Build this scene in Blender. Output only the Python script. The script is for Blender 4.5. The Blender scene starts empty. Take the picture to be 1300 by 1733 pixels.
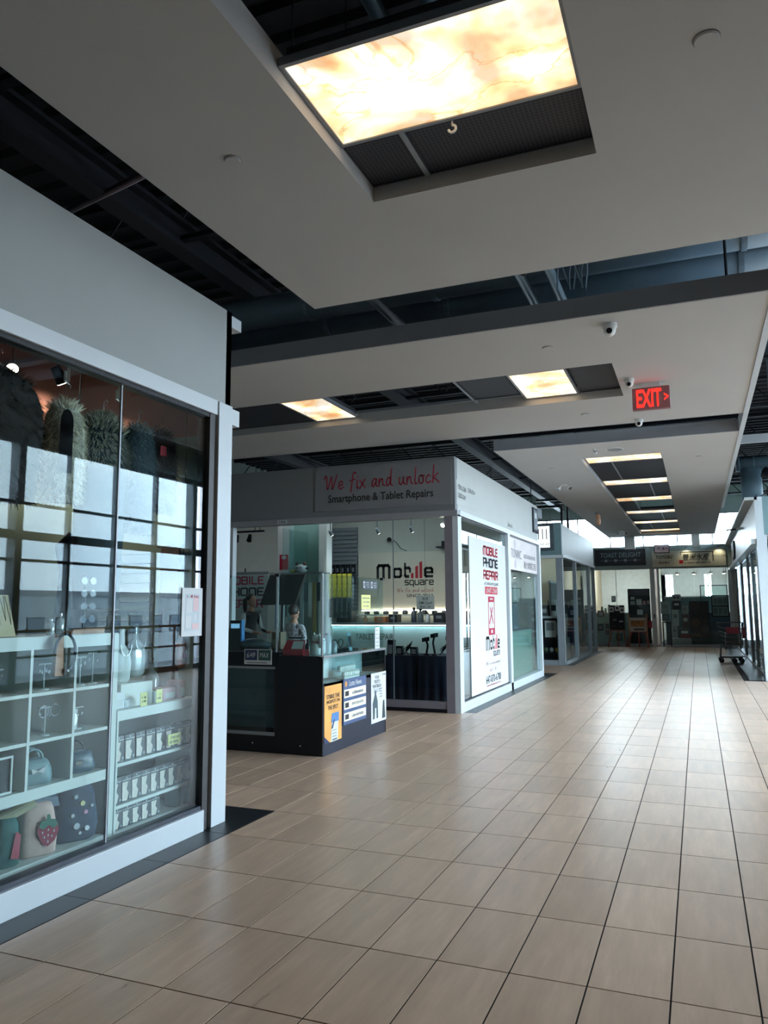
import bpy, bmesh, math, random
from mathutils import Vector, Matrix
random.seed(7)
S = bpy.context.scene
COL = S.collection

# ------------------------------------------------------------------ camera, world, exposure
CAM_H = 1.46
def setup_view():
    yaw, pitch, roll = -0.385610, 0.123285, -0.0062455
    cy, sy = math.cos(yaw), math.sin(yaw)
    f = Vector((sy*math.cos(pitch), cy*math.cos(pitch), math.sin(pitch)))
    r0 = Vector((cy, -sy, 0)); u0 = r0.cross(f)
    r = math.cos(roll)*r0 + math.sin(roll)*u0; u = r.cross(f)
    cd = bpy.data.cameras.new('camera'); co = bpy.data.objects.new('camera', cd); COL.objects.link(co)
    cd.sensor_fit = 'VERTICAL'; cd.sensor_height = 36.0; cd.sensor_width = 27.0
    cd.lens = 1298.2/1733*36.0; cd.clip_start = 0.05; cd.clip_end = 400
    co.matrix_world = Matrix(((r.x, u.x, -f.x, 0), (r.y, u.y, -f.y, 0), (r.z, u.z, -f.z, CAM_H), (0, 0, 0, 1)))
    S.camera = co
    return r, u, f
CAM_R, CAM_U, CAM_F = setup_view()
def cam_px(p):
    d = Vector(p) - Vector((0, 0, CAM_H)); w = d.dot(CAM_F)
    if w < 0.1: return None
    return 650 + 1298.2*d.dot(CAM_R)/w, 866.5 - 1298.2*d.dot(CAM_U)/w

S.view_settings.view_transform = 'Standard'; S.view_settings.look = 'None'
S.view_settings.gamma = 1.0; S.view_settings.use_curve_mapping = False
S.view_settings.exposure = 0.93
try:
    S.cycles.transparent_max_bounces = 32; S.cycles.max_bounces = 9; S.cycles.diffuse_bounces = 5
    S.cycles.glossy_bounces = 4; S.cycles.sample_clamp_indirect = 6.0; S.cycles.caustics_reflective = False
except Exception: pass

SKY_STRENGTH = 15.0
w = bpy.data.worlds.new('overcast_sky'); S.world = w; w.use_nodes = True
nt = w.node_tree; nt.nodes.clear()
tc = nt.nodes.new('ShaderNodeTexCoord'); mp = nt.nodes.new('ShaderNodeMapping'); mp.inputs['Scale'].default_value = (1.6, 1.6, 4.5)
ns = nt.nodes.new('ShaderNodeTexNoise'); ns.inputs['Scale'].default_value = 1.7; ns.inputs['Detail'].default_value = 6
cr = nt.nodes.new('ShaderNodeValToRGB')
cr.color_ramp.elements[0].position = 0.32; cr.color_ramp.elements[0].color = (0.50, 0.62, 0.78, 1)
cr.color_ramp.elements[1].position = 0.68; cr.color_ramp.elements[1].color = (0.86, 0.92, 1.0, 1)
bg = nt.nodes.new('ShaderNodeBackground'); bg.inputs['Strength'].default_value = SKY_STRENGTH
ow = nt.nodes.new('ShaderNodeOutputWorld')
nt.links.new(tc.outputs['Generated'], mp.inputs['Vector']); nt.links.new(mp.outputs[0], ns.inputs['Vector'])
nt.links.new(ns.outputs[0], cr.inputs[0]); nt.links.new(cr.outputs[0], bg.inputs[0]); nt.links.new(bg.outputs[0], ow.inputs[0])

def portal(name, loc, rot, sx, sy):
    l = bpy.data.lights.new(name, 'AREA'); l.shape = 'RECTANGLE'; l.size = sx; l.size_y = sy
    l.cycles.is_portal = True
    o = bpy.data.objects.new(name, l); o.location = loc; o.rotation_euler = rot; COL.objects.link(o)
portal('daylight_portal_side', (5.44, 10.95, 2.35), (0, math.pi/2, 0), 4.6, 11.6)      # the window wall beside the concourse
portal('daylight_portal_back', (-3.0, 29.75, 4.15), (-math.pi/2, 0, 0), 16.0, 1.3)    # the clerestory above the far shops

portal('daylight_portal_side_high', (5.52, 24.6, 4.3), (0, math.pi/2, 0), 1.2, 9.0)      # added unseen clerestory above the right hand shops

# ------------------------------------------------------------------ materials
def lin(h):
    h = h.lstrip('#'); v = [int(h[i:i+2], 16)/255 for i in (0, 2, 4)]
    return tuple(((c/12.92) if c <= 0.04045 else ((c+0.055)/1.055)**2.4) for c in v) + (1,)
MATS = {}
def mat(name, col, rough=0.6, metal=0.0, var=0.06, scale=6.0, bump=0.0, bscale=60.0, spec=0.5, emit=None, es=0.0, stretch=None, coat=0.0):
    if name in MATS: return MATS[name]
    m = bpy.data.materials.new(name); m.use_nodes = True; n = m.node_tree; N = n.nodes; L = n.links
    b = N['Principled BSDF']; c = lin(col) if isinstance(col, str) else col
    b.inputs['Roughness'].default_value = rough; b.inputs['Metallic'].default_value = metal
    b.inputs['Specular IOR Level'].default_value = spec; b.inputs['Coat Weight'].default_value = coat
    tcn = N.new('ShaderNodeTexCoord'); mpn = N.new('ShaderNodeMapping')
    L.new(tcn.outputs['Object'], mpn.inputs['Vector'])
    if stretch: mpn.inputs['Scale'].default_value = stretch
    nz = N.new('ShaderNodeTexNoise'); nz.inputs['Scale'].default_value = scale; nz.inputs['Detail'].default_value = 4
    L.new(mpn.outputs[0], nz.inputs['Vector'])
    r = N.new('ShaderNodeValToRGB')
    r.color_ramp.elements[0].position = 0.3; r.color_ramp.elements[1].position = 0.7
    r.color_ramp.elements[0].color = tuple(max(0, x*(1-var)) for x in c[:3]) + (1,)
    r.color_ramp.elements[1].color = tuple(min(1, x*(1+var)) for x in c[:3]) + (1,)
    L.new(nz.outputs[0], r.inputs[0]); L.new(r.outputs[0], b.inputs['Base Color'])
    if bump:
        n2 = N.new('ShaderNodeTexNoise'); n2.inputs['Scale'].default_value = bscale; n2.inputs['Detail'].default_value = 3
        L.new(mpn.outputs[0], n2.inputs['Vector'])
        bp = N.new('ShaderNodeBump'); bp.inputs['Strength'].default_value = bump; bp.inputs['Distance'].default_value = 0.01
        L.new(n2.outputs[0], bp.inputs['Height']); L.new(bp.outputs[0], b.inputs['Normal'])
    if emit:
        b.inputs['Emission Color'].default_value = lin(emit); b.inputs['Emission Strength'].default_value = es
    MATS[name] = m; return m

def glass(name, tint, base=0.009, rough=0.0):
    m = bpy.data.materials.new(name); m.use_nodes = True; n = m.node_tree; N = n.nodes; L = n.links
    N.clear(); out = N.new('ShaderNodeOutputMaterial')
    tr = N.new('ShaderNodeBsdfTransparent'); tr.inputs[0].default_value = tint
    gl = N.new('ShaderNodeBsdfGlossy'); gl.inputs['Roughness'].default_value = rough; gl.inputs['Color'].default_value = (0.93, 0.98, 1, 1)
    lw = N.new('ShaderNodeLayerWeight'); lw.inputs['Blend'].default_value = 0.5
    pw = N.new('ShaderNodeMath'); pw.operation = 'POWER'; pw.inputs[1].default_value = 4.0
    ml = N.new('ShaderNodeMath'); ml.operation = 'MULTIPLY_ADD'; ml.inputs[1].default_value = 0.9; ml.inputs[2].default_value = base
    mx = N.new('ShaderNodeMixShader')
    L.new(lw.outputs['Facing'], pw.inputs[0]); L.new(pw.outputs[0], ml.inputs[0]); L.new(ml.outputs[0], mx.inputs[0])
    L.new(tr.outputs[0], mx.inputs[1]); L.new(gl.outputs[0], mx.inputs[2]); L.new(mx.outputs[0], out.inputs[0])
    MATS[name] = m; return m

def tile_material():
    m = bpy.data.materials.new('beige_floor_tile'); m.use_nodes = True; n = m.node_tree; N = n.nodes; L = n.links
    b = N['Principled BSDF']
    g = N.new('ShaderNodeNewGeometry'); mpn = N.new('ShaderNodeMapping'); L.new(g.outputs['Position'], mpn.inputs[0])
    # one random value for each tile cell
    mc = N.new('ShaderNodeMapping'); mc.inputs['Location'].default_value = (0.171/0.305, -2.618/0.608, 0); mc.inputs['Scale'].default_value = (1/0.305, 1/0.608, 0)
    L.new(g.outputs['Position'], mc.inputs[0])
    fl = N.new('ShaderNodeVectorMath'); fl.operation = 'FLOOR'; L.new(mc.outputs[0], fl.inputs[0])
    wn = N.new('ShaderNodeTexWhiteNoise'); wn.noise_dimensions = '3D'; L.new(fl.outputs[0], wn.inputs['Vector'])
    off = N.new('ShaderNodeVectorMath'); off.operation = 'MULTIPLY_ADD'; L.new(wn.outputs['Color'], off.inputs[0])
    off.inputs[1].default_value = (30, 30, 30); L.new(g.outputs['Position'], off.inputs[2])
    st = N.new('ShaderNodeMapping'); st.inputs['Scale'].default_value = (16, 2.2, 1); L.new(off.outputs[0], st.inputs[0])
    nz = N.new('ShaderNodeTexNoise'); nz.inputs['Scale'].default_value = 1.0; nz.inputs['Detail'].default_value = 6; nz.inputs['Roughness'].default_value = 0.62
    L.new(st.outputs[0], nz.inputs['Vector'])
    r = N.new('ShaderNodeValToRGB'); e = r.color_ramp.elements
    e[0].position = 0.27; e[0].color = lin('#b69a85'); e[1].position = 0.74; e[1].color = lin('#d3b49d')
    e2 = r.color_ramp.elements.new(0.52); e2.color = lin('#c4a68f')
    L.new(nz.outputs[0], r.inputs[0])
    hs = N.new('ShaderNodeHueSaturation'); L.new(r.outputs[0], hs.inputs['Color'])
    mr = N.new('ShaderNodeMapRange'); mr.inputs['To Min'].default_value = 0.90; mr.inputs['To Max'].default_value = 1.07
    L.new(wn.outputs['Value'], mr.inputs['Value']); L.new(mr.outputs[0], hs.inputs['Value'])
    L.new(hs.outputs[0], b.inputs['Base Color'])
    rr = N.new('ShaderNodeMapRange'); rr.inputs['To Min'].default_value = 0.24; rr.inputs['To Max'].default_value = 0.36
    L.new(nz.outputs[0], rr.inputs['Value']); L.new(rr.outputs[0], b.inputs['Roughness'])
    bp = N.new('ShaderNodeBump'); bp.inputs['Strength'].default_value = 0.05; bp.inputs['Distance'].default_value = 0.004
    n2 = N.new('ShaderNodeTexNoise'); n2.inputs['Scale'].default_value = 9; L.new(g.outputs['Position'], n2.inputs['Vector'])
    L.new(n2.outputs[0], bp.inputs['Height']); L.new(bp.outputs[0], b.inputs['Normal'])
    MATS['tile'] = m; return m

def onyx_material(es):
    m = bpy.data.materials.new('backlit_onyx'); m.use_nodes = True; n = m.node_tree; N = n.nodes; L = n.links
    b = N['Principled BSDF']; b.inputs['Roughness'].default_value = 0.35
    tcn = N.new('ShaderNodeTexCoord'); oi = N.new('ShaderNodeObjectInfo')
    ad = N.new('ShaderNodeVectorMath'); ad.operation = 'MULTIPLY_ADD'; L.new(oi.outputs['Random'], ad.inputs[0]); ad.inputs[1].default_value = (7, 9, 3)
    L.new(tcn.outputs['Object'], ad.inputs[2])
    nz = N.new('ShaderNodeTexNoise'); nz.inputs['Scale'].default_value = 1.5; nz.inputs['Detail'].default_value = 8; nz.inputs['Distortion'].default_value = 1.6
    L.new(ad.outputs[0], nz.inputs['Vector'])
    r = N.new('ShaderNodeValToRGB'); e = r.color_ramp.elements
    e[0].position = 0.32; e[0].color = (0.95, 0.46, 0.18, 1); e[1].position = 0.62; e[1].color = (1, 0.93, 0.78, 1)
    x = r.color_ramp.elements.new(0.46); x.color = (1.0, 0.72, 0.42, 1)
    L.new(nz.outputs[0], r.inputs[0])
    vn = N.new('ShaderNodeTexNoise'); vn.inputs['Scale'].default_value = 1.5; vn.inputs['Detail'].default_value = 5; vn.inputs['Distortion'].default_value = 0.8
    L.new(ad.outputs[0], vn.inputs['Vector'])
    vr = N.new('ShaderNodeValToRGB'); ve = vr.color_ramp.elements
    ve[0].position = 0.49; ve[0].color = (1, 1, 1, 1); ve[1].position = 0.51; ve[1].color = (1, 1, 1, 1)
    vv = vr.color_ramp.elements.new(0.5); vv.color = (0.85, 0.45, 0.16, 1)
    L.new(vn.outputs[0], vr.inputs[0])
    mx = N.new('ShaderNodeMix'); mx.data_type = 'RGBA'; mx.blend_type = 'MULTIPLY'; mx.inputs[0].default_value = 0.6
    L.new(r.outputs[0], mx.inputs[6]); L.new(vr.outputs[0], mx.inputs[7])
    # tubes behind the stone: some places let more light through
    cl = N.new('ShaderNodeTexNoise'); cl.inputs['Scale'].default_value = 2.6; cl.inputs['Detail'].default_value = 3; L.new(ad.outputs[0], cl.inputs['Vector'])
    cm = N.new('ShaderNodeMapRange'); cm.inputs['From Min'].default_value = 0.42; cm.inputs['From Max'].default_value = 0.68
    cm.inputs['To Min'].default_value = es*0.72; cm.inputs['To Max'].default_value = es*2.6; L.new(cl.outputs[0], cm.inputs['Value'])
    L.new(mx.outputs[2], b.inputs['Emission Color']); L.new(cm.outputs[0], b.inputs['Emission Strength'])
    L.new(mx.outputs[2], b.inputs['Base Color'])
    MATS['onyx'] = m; return m

def mesh_panel_material():
    m = bpy.data.materials.new('perforated_dark_metal'); m.use_nodes = True; n = m.node_tree; N = n.nodes; L = n.links
    b = N['Principled BSDF']; b.inputs['Roughness'].default_value = 0.55; b.inputs['Metallic'].default_value = 0.3
    g = N.new('ShaderNodeNewGeometry'); v = N.new('ShaderNodeTexVoronoi'); v.inputs['Scale'].default_value = 42; v.inputs['Randomness'].default_value = 0.0
    L.new(g.outputs['Position'], v.inputs['Vector'])
    r = N.new('ShaderNodeValToRGB'); r.color_ramp.elements[0].position = 0.38; r.color_ramp.elements[0].color = (0.008, 0.010, 0.014, 1)
    r.color_ramp.elements[1].position = 0.48; r.color_ramp.elements[1].color = (0.038, 0.042, 0.055, 1)
    L.new(v.outputs['Distance'], r.inputs[0]); L.new(r.outputs[0], b.inputs['Base Color'])
    MATS['perf'] = m; return m

WHITE = mat('white_painted_wall', '#b9b9b4', 0.75, var=0.03, scale=2.5, bump=0.03, bscale=90)
SOFFIT = mat('white_ceiling_board', '#b0b1b0', 0.85, var=0.025, scale=1.2, bump=0.03, bscale=120)
FASCIA = mat('pale_grey_fascia', '#a9adab', 0.5, var=0.03, scale=1.5)
FRAME = mat('white_aluminium_frame', '#bcc4c9', 0.38, var=0.02, scale=4)
GREYFR = mat('grey_aluminium_frame', '#868c93', 0.4, metal=0.3, var=0.04)
BLACK = mat('black_laminate', '#0b0e16', 0.35, var=0.1, spec=0.3)
DARKFR = mat('dark_bronze_frame', '#1d1618', 0.45, var=0.1)
NAVY = mat('navy_laminate', '#0f182b', 0.4, var=0.1)
DECK = mat('dark_navy_roof_deck', '#0f121b', 0.8, var=0.15, scale=2)
STEEL = mat('dark_painted_steel', '#171b25', 0.7, var=0.1)
DUCT = mat('galvanised_duct', '#8fa3b0', 0.5, metal=0.2, var=0.08, scale=3)
PIPE = mat('pale_blue_grey_pipe', '#6d8794', 0.55, var=0.06)
GROUT = mat('dark_grout', '#1a161a', 0.9, var=0.15, scale=30)
BAND = mat('charcoal_floor_tile', '#14181e', 0.38, var=0.12, scale=5, bump=0.03)
TILE = tile_material()
ONYX = onyx_material(0.55)
PERF = mesh_panel_material()
GLASS = glass('shop_window_glass', (0.90, 0.955, 0.955, 1))
KGLASS = glass('kiosk_glass', (0.86, 0.95, 0.94, 1), base=0.02)
WHITEP = mat('white_plastic', '#d4d6d4', 0.4, var=0.02)
CHROME = mat('brushed_chrome', '#b9bec2', 0.25, metal=0.9, var=0.05)
PAPER = mat('white_paper', '#c3c6c7', 0.7, var=0.02)
REDINK = mat('red_print', '#b3152c', 0.6, var=0.05)
CRIMSON = mat('dark_red_print', '#a01c3c', 0.6, var=0.05)
BLACKINK = mat('black_print', '#14151c', 0.6, var=0.05)
GREYINK = mat('grey_print', '#7d7f86', 0.6, var=0.05)
WOOD = mat('warm_wood', '#9c6a44', 0.5, var=0.2, scale=3, stretch=(1, 1, 12))
YELLOW = mat('pale_yellow_paper', '#cfcf84', 0.7, var=0.04)
MAUVE = mat('mauve_painted_wall', '#8f5f56', 0.75, var=0.05)
TEALW = mat('pale_green_wall', '#a9bdb6', 0.8, var=0.03)
CREAM = mat('cream_wall', '#c9bba2', 0.8, var=0.03)
LAMP = mat('lit_lamp_lens', '#fff3df', 0.3, emit='#fff0d8', es=14.0)
TEALCAB = mat('teal_grey_board', '#6f8b90', 0.5, var=0.05)

# ------------------------------------------------------------------ mesh helpers
class MB:
    def __init__(s): s.v = []; s.f = []; s.m = []; s.cur = 0
    def add(s, vs, fs):
        o = len(s.v); s.v += [tuple(map(float, v)) for v in vs]
        for f in fs: s.f.append(tuple(i+o for i in f)); s.m.append(s.cur)
        return s
    def box(s, x0, x1, y0, y1, z0, z1):
        if x0 > x1: x0, x1 = x1, x0
        if y0 > y1: y0, y1 = y1, y0
        if z0 > z1: z0, z1 = z1, z0
        return s.add([(x0,y0,z0),(x1,y0,z0),(x1,y1,z0),(x0,y1,z0),(x0,y0,z1),(x1,y0,z1),(x1,y1,z1),(x0,y1,z1)],
              [(0,3,2,1),(4,5,6,7),(0,1,5,4),(1,2,6,5),(2,3,7,6),(3,0,4,7)])
    def obox(s, o, X, Y, Z):
        o, X, Y, Z = Vector(o), Vector(X), Vector(Y), Vector(Z)
        c = [o, o+X, o+X+Y, o+Y, o+Z, o+X+Z, o+X+Y+Z, o+Y+Z]
        if X.cross(Y).dot(Z) < 0: fs = [(0,1,2,3),(4,7,6,5),(0,4,5,1),(1,5,6,2),(2,6,7,3),(3,7,4,0)]
        else: fs = [(0,3,2,1),(4,5,6,7),(0,1,5,4),(1,2,6,5),(2,3,7,6),(3,0,4,7)]
        return s.add(c, fs)
    def tube(s, pts, r, seg=10, cap=True):
        pts = [Vector(p) for p in pts]; n = len(pts); rr = r if isinstance(r, (list, tuple)) else [r]*n
        rings = []; prev = None
        for i, p in enumerate(pts):
            t = (pts[min(i+1, n-1)] - pts[max(i-1, 0)]).normalized()
            if prev is None:
                a = Vector((0, 0, 1)) if abs(t.z) < 0.9 else Vector((1, 0, 0)); u = t.cross(a).normalized()
            else:
                u = (prev - t*prev.dot(t)).normalized()
            prev = u; v = t.cross(u)
            rings.append([p + (u*math.cos(2*math.pi*k/seg) + v*math.sin(2*math.pi*k/seg))*rr[i] for k in range(seg)])
        vs = [q for ring in rings for q in ring]; fs = []
        for i in range(n-1):
            for k in range(seg):
                fs.append((i*seg+k, i*seg+(k+1) % seg, (i+1)*seg+(k+1) % seg, (i+1)*seg+k))
        if cap: fs.append(tuple(range(seg))[::-1]); fs.append(tuple((n-1)*seg+k for k in range(seg)))
        return s.add(vs, fs)
    def lathe(s, prof, c=(0,0,0), seg=20, sx=1.0, sy=1.0):
        vs = []; fs = []; n = len(prof)
        for (r, z) in prof:
            for k in range(seg):
                a = 2*math.pi*k/seg; vs.append((c[0]+r*sx*math.cos(a), c[1]+r*sy*math.sin(a), c[2]+z))
        for i in range(n-1):
            for k in range(seg): fs.append((i*seg+k, i*seg+(k+1) % seg, (i+1)*seg+(k+1) % seg, (i+1)*seg+k))
        fs.append(tuple(range(seg))[::-1]); fs.append(tuple((n-1)*seg+k for k in range(seg)))
        return s.add(vs, fs)
    def ball(s, c, rx, ry=None, rz=None, seg=14, rings=9):
        ry = ry or rx; rz = rz or rx
        prof = [(math.sin(math.pi*i/rings)*1.0, -math.cos(math.pi*i/rings)) for i in range(rings+1)]
        prof[0] = (0.02, -1); prof[-1] = (0.02, 1)
        vs = []; fs = []
        for (r, z) in prof:
            for k in range(seg):
                a = 2*math.pi*k/seg; vs.append((c[0]+rx*r*math.cos(a), c[1]+ry*r*math.sin(a), c[2]+rz*z))
        n = len(prof)
        for i in range(n-1):
            for k in range(seg): fs.append((i*seg+k, i*seg+(k+1) % seg, (i+1)*seg+(k+1) % seg, (i+1)*seg+k))
        fs.append(tuple(range(seg))[::-1]); fs.append(tuple((n-1)*seg+k for k in range(seg)))
        return s.add(vs, fs)
    def prism(s, poly, o, R, U, d):
        """polygon (list of 2D) in plane o,R,U pushed by vector d"""
        o, R, U, d = Vector(o), Vector(R), Vector(U), Vector(d); n = len(poly)
        vs = [o + R*a + U*b for a, b in poly]; vs += [v + d for v in vs]
        fs = [tuple(range(n)), tuple(range(2*n-1, n-1, -1))] + [(i, i+n, (i+1) % n + n, (i+1) % n) for i in range(n)]
        return s.add(vs, fs)

def obj(name, mb, m=None, parent=None, smooth=False, label=None, bevel=0.0):
    me = bpy.data.meshes.new(name); vs = mb.v
    if parent is not None:
        p = parent.location.copy(); q = parent.parent
        while q is not None: p += q.location; q = q.parent
        vs = [(x-p.x, y-p.y, z-p.z) for x, y, z in vs]
    me.from_pydata(vs, [], mb.f); ms = m if isinstance(m, (list, tuple)) else [m]
    for x in ms: me.materials.append(x)
    if len(ms) > 1: me.polygons.foreach_set('material_index', mb.m)
    if smooth: me.polygons.foreach_set('use_smooth', [True]*len(me.polygons))
    bm = bmesh.new(); bm.from_mesh(me); bmesh.ops.recalc_face_normals(bm, faces=bm.faces); bm.to_mesh(me); bm.free()
    o = bpy.data.objects.new(name, me); COL.objects.link(o)
    if parent is not None: o.parent = parent
    if bevel:
        b = o.modifiers.new('bevel', 'BEVEL'); b.width = bevel; b.segments = 2; b.limit_method = 'ANGLE'
    if label: o['label'] = label
    return o
def tag(o, label, cat, group=None):
    o['label'] = label; o['category'] = cat
    if group: o['group'] = group
    return o
def thing(name, label, cat, loc=(0,0,0), group=None):
    o = bpy.data.objects.new(name, None); COL.objects.link(o); o.location = loc; o.empty_display_size = 0.1
    return tag(o, label, cat, group)
def shell(name, loc=(0,0,0)):
    o = bpy.data.objects.new(name, None); COL.objects.link(o); o.location = loc; o['kind'] = 'structure'; o.empty_display_size = 0.1
    return o
def struct(name, mb, m, label=None, bevel=0.0):
    o = obj(name, mb, m, bevel=bevel); o['kind'] = 'structure'
    if label: o['label'] = label
    return o
def dup(root, loc=None, label=None, rotz=None):
    r = root.copy(); COL.objects.link(r)
    if loc is not None: r.location = loc
    if rotz is not None: r.rotation_euler[2] = rotz
    if label: r['label'] = label
    for ch in list(root.children):
        c = ch.copy(); COL.objects.link(c); c.parent = r
        for g in list(ch.children):
            d = g.copy(); COL.objects.link(d); d.parent = c
    return r
def bx(*a): return MB().box(*a)

# ------------------------------------------------------------------ lettering
XR = (Vector((1,0,0)), Vector((0,0,1)), Vector((0,-1,0)))      # a face turned to the viewer
YR = (Vector((0,1,0)), Vector((0,0,1)), Vector((1,0,0)))       # a face turned to the right
YL = (Vector((0,-1,0)), Vector((0,0,1)), Vector((-1,0,0)))     # a face turned to the left
def text_geo(t, bold=0.0):
    cu = bpy.data.curves.new('t', 'FONT'); cu.body = t; cu.size = 1; cu.offset = bold; cu.resolution_u = 3
    ob = bpy.data.objects.new('t', cu); COL.objects.link(ob)
    bpy.context.view_layer.update()
    ev = ob.evaluated_get(bpy.context.evaluated_depsgraph_get()); me = ev.to_mesh()
    vs = [(v.co.x, v.co.y) for v in me.vertices]; fs = [tuple(p.vertices) for p in me.polygons]
    ev.to_mesh_clear(); bpy.data.objects.remove(ob); bpy.data.curves.remove(cu)
    return vs, fs
def place(name, vs, fs, o, fr, w, h, m, parent, lift=0.003, keep=False, shear=0.0):
    if not vs: return None
    R, U, Nn = fr
    if shear: vs = [(a+b*shear, b) for a, b in vs]
    x0 = min(v[0] for v in vs); x1 = max(v[0] for v in vs); y0 = min(v[1] for v in vs); y1 = max(v[1] for v in vs)
    sx = w/max(1e-6, x1-x0); sy = (h/max(1e-6, y1-y0)) if h else sx
    o = Vector(o) + Nn*lift; cx, cy = (x0+x1)/2, (y0+y1)/2
    mb = MB().add([tuple(o + R*((a-cx)*sx) + U*((b-cy)*sy)) for a, b in vs], fs)
    return obj(name, mb, m, parent)
def scribble(o, fr, w, h, m, parent, lift=0.003):
    """handwriting or print too small to read: short upright dashes on a line"""
    rs = random.Random(int((o[0]+o[1]*7+o[2]*13)*977)); R, U, Nn = fr; o = Vector(o)+Nn*lift; mb = MB(); x = -w/2
    while x < w/2-h*0.3:
        ww = h*rs.uniform(0.18, 0.45); hh = h*rs.uniform(0.55, 1.0)
        if rs.random() < 0.82:
            p = o+R*x-U*(h/2); mb.add([p, p+R*ww, p+R*ww+U*hh, p+U*hh], [(0,1,2,3)])
        x += ww+h*0.16
    return obj('lettering', mb, m, parent)
def lettering(t, o, fr, w, h, m, parent, bold=0.0, lift=0.003, name='lettering', shear=0.0):
    if t == '~': return scribble(o, fr, w, h, m, parent, lift)
    vs, fs = text_geo(t, bold); return place(name, vs, fs, o, fr, w, h, m, parent, lift, shear=shear)
# a rounded-square stroke alphabet and a handwriting alphabet, as polylines on a 0..1 grid
TECH = {
 'M': (1.15, [[(0,0),(0,.85),(.12,1),(.46,1),(.575,.88),(.575,0)],[(.575,.88),(.69,1),(1.03,1),(1.15,.85),(1.15,0)]]),
 'O': (.8, [[(.12,0),(0,.12),(0,.88),(.12,1),(.68,1),(.8,.88),(.8,.12),(.68,0),(.12,0)]]),
 'B': (.8, [[(0,0),(0,1),(.65,1),(.75,.9),(.75,.62),(.65,.52),(0,.52)],[(.65,.52),(.8,.4),(.8,.12),(.68,0),(0,0)]]),
 'I': (.15, [[(.07,0),(.07,1)]]), 'L': (.65, [[(0,1),(0,.12),(.12,0),(.65,0)]]),
 'E': (.7, [[(.7,1),(.12,1),(0,.88),(0,.12),(.12,0),(.7,0)],[(0,.5),(.6,.5)]]),
 'P': (.78, [[(0,0),(0,1),(.66,1),(.78,.88),(.78,.52),(.66,.42),(0,.42)]]),
 'H': (.8, [[(0,0),(0,1)],[(.8,0),(.8,1)],[(0,.5),(.8,.5)]]),
 'N': (.8, [[(0,0),(0,.88),(.12,1),(.68,1),(.8,.88),(.8,0)]]),
 'R': (.8, [[(0,0),(0,1),(.66,1),(.78,.88),(.78,.55),(.66,.45),(0,.45)],[(.45,.45),(.8,0)]]),
 'A': (.8, [[(0,0),(0,.85),(.14,1),(.66,1),(.8,.85),(.8,0)],[(0,.42),(.8,.42)]]),
 'o': (.62, [[(.1,0),(0,.1),(0,.58),(.1,.68),(.52,.68),(.62,.58),(.62,.1),(.52,0),(.1,0)]]),
 'b': (.62, [[(0,1),(0,.1),(.1,0),(.42,0)],[(0,.68),(.5,.68),(.62,.58),(.62,.4)]]),
 'e': (.62, [[(.62,0),(.1,0),(0,.1),(0,.58),(.1,.68),(.52,.68),(.62,.58),(.62,.34),(0,.34)]]),
 's': (.55, [[(0,0),(.47,0),(.55,.08),(.55,.26),(.47,.34),(.08,.34),(0,.42),(0,.6),(.08,.68),(.55,.68)]]),
 'q': (.62, [[(.62,0),(.1,0),(0,.1),(0,.58),(.1,.68),(.52,.68),(.62,.58),(.62,-.3)]]),
 'u': (.62, [[(0,.68),(0,.1),(.1,0),(.52,0),(.62,.1),(.62,.68)]]),
 'a': (.62, [[(0,.68),(.52,.68),(.62,.58),(.62,0),(.1,0),(0,.1),(0,.28),(.1,.38),(.62,.38)]]),
 'r': (.42, [[(0,0),(0,.56),(.12,.68),(.42,.68)]]), ' ': (.35, []),
}
def arc(cx, cy, rx, ry, a0, a1, n=8): return [(cx+rx*math.cos(math.radians(a0+(a1-a0)*i/n)), cy+ry*math.sin(math.radians(a0+(a1-a0)*i/n))) for i in range(n+1)]
HAND = {
 'W': (1.0, [[(-.12,.75),(-.02,.95),(.1,.9),(.14,.05),(.2,.05),(.5,.9),(.54,.05),(.6,.05),(.98,1.02)]]),
 'e': (.42, [[(0,.22),(.3,.3),(.32,.48),(.18,.55),(.03,.4),(.02,.12),(.14,0),(.42,.12)]]),
 'f': (.4, [[(.5,.98),(.38,1.1),(.26,1.0),(.16,.3),(.06,-.25)],[(0,.52),(.4,.6)]]),
 'i': (.2, [[(.1,.5),(.06,.1),(.12,0),(.2,.06)],[(.13,.72),(.16,.76)]]),
 'x': (.45, [[(0,.5),(.42,.02)],[(.42,.56),(0,-.05)]]),
 'a': (.46, [[(.36,.5),(.2,.55),(.04,.35),(.02,.1),(.12,0),(.3,.25),(.38,.52),(.34,.1),(.46,.02)]]),
 'n': (.48, [[(.04,.5),(.02,0)],[(.02,.2),(.2,.5),(.3,.5),(.34,.1),(.48,.03)]]),
 'd': (.5, [[(.36,.48),(.2,.55),(.04,.35),(.02,.1),(.12,0),(.3,.2),(.46,1.12)],[(.4,.6),(.36,.1),(.5,.02)]]),
 'u': (.5, [[(.04,.5),(.03,.1),(.14,0),(.3,.2),(.38,.52),(.36,.1),(.5,.02)]]),
 'l': (.24, [[(.14,1.1),(.06,.2),(.1,0),(.24,.06)]]),
 'o': (.44, [[(.2,.54)] + arc(.2,.27,.18,.27,90,450,12) + [(.44,.5)]]),
 'c': (.4, [[(.34,.45),(.22,.55),(.05,.35),(.03,.12),(.14,0),(.4,.12)]]),
 'k': (.5, [[(.14,1.15),(.03,0)],[(.42,.62),(.08,.3),(.3,.22),(.5,.0)]]), ' ': (.32, []),
}
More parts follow.
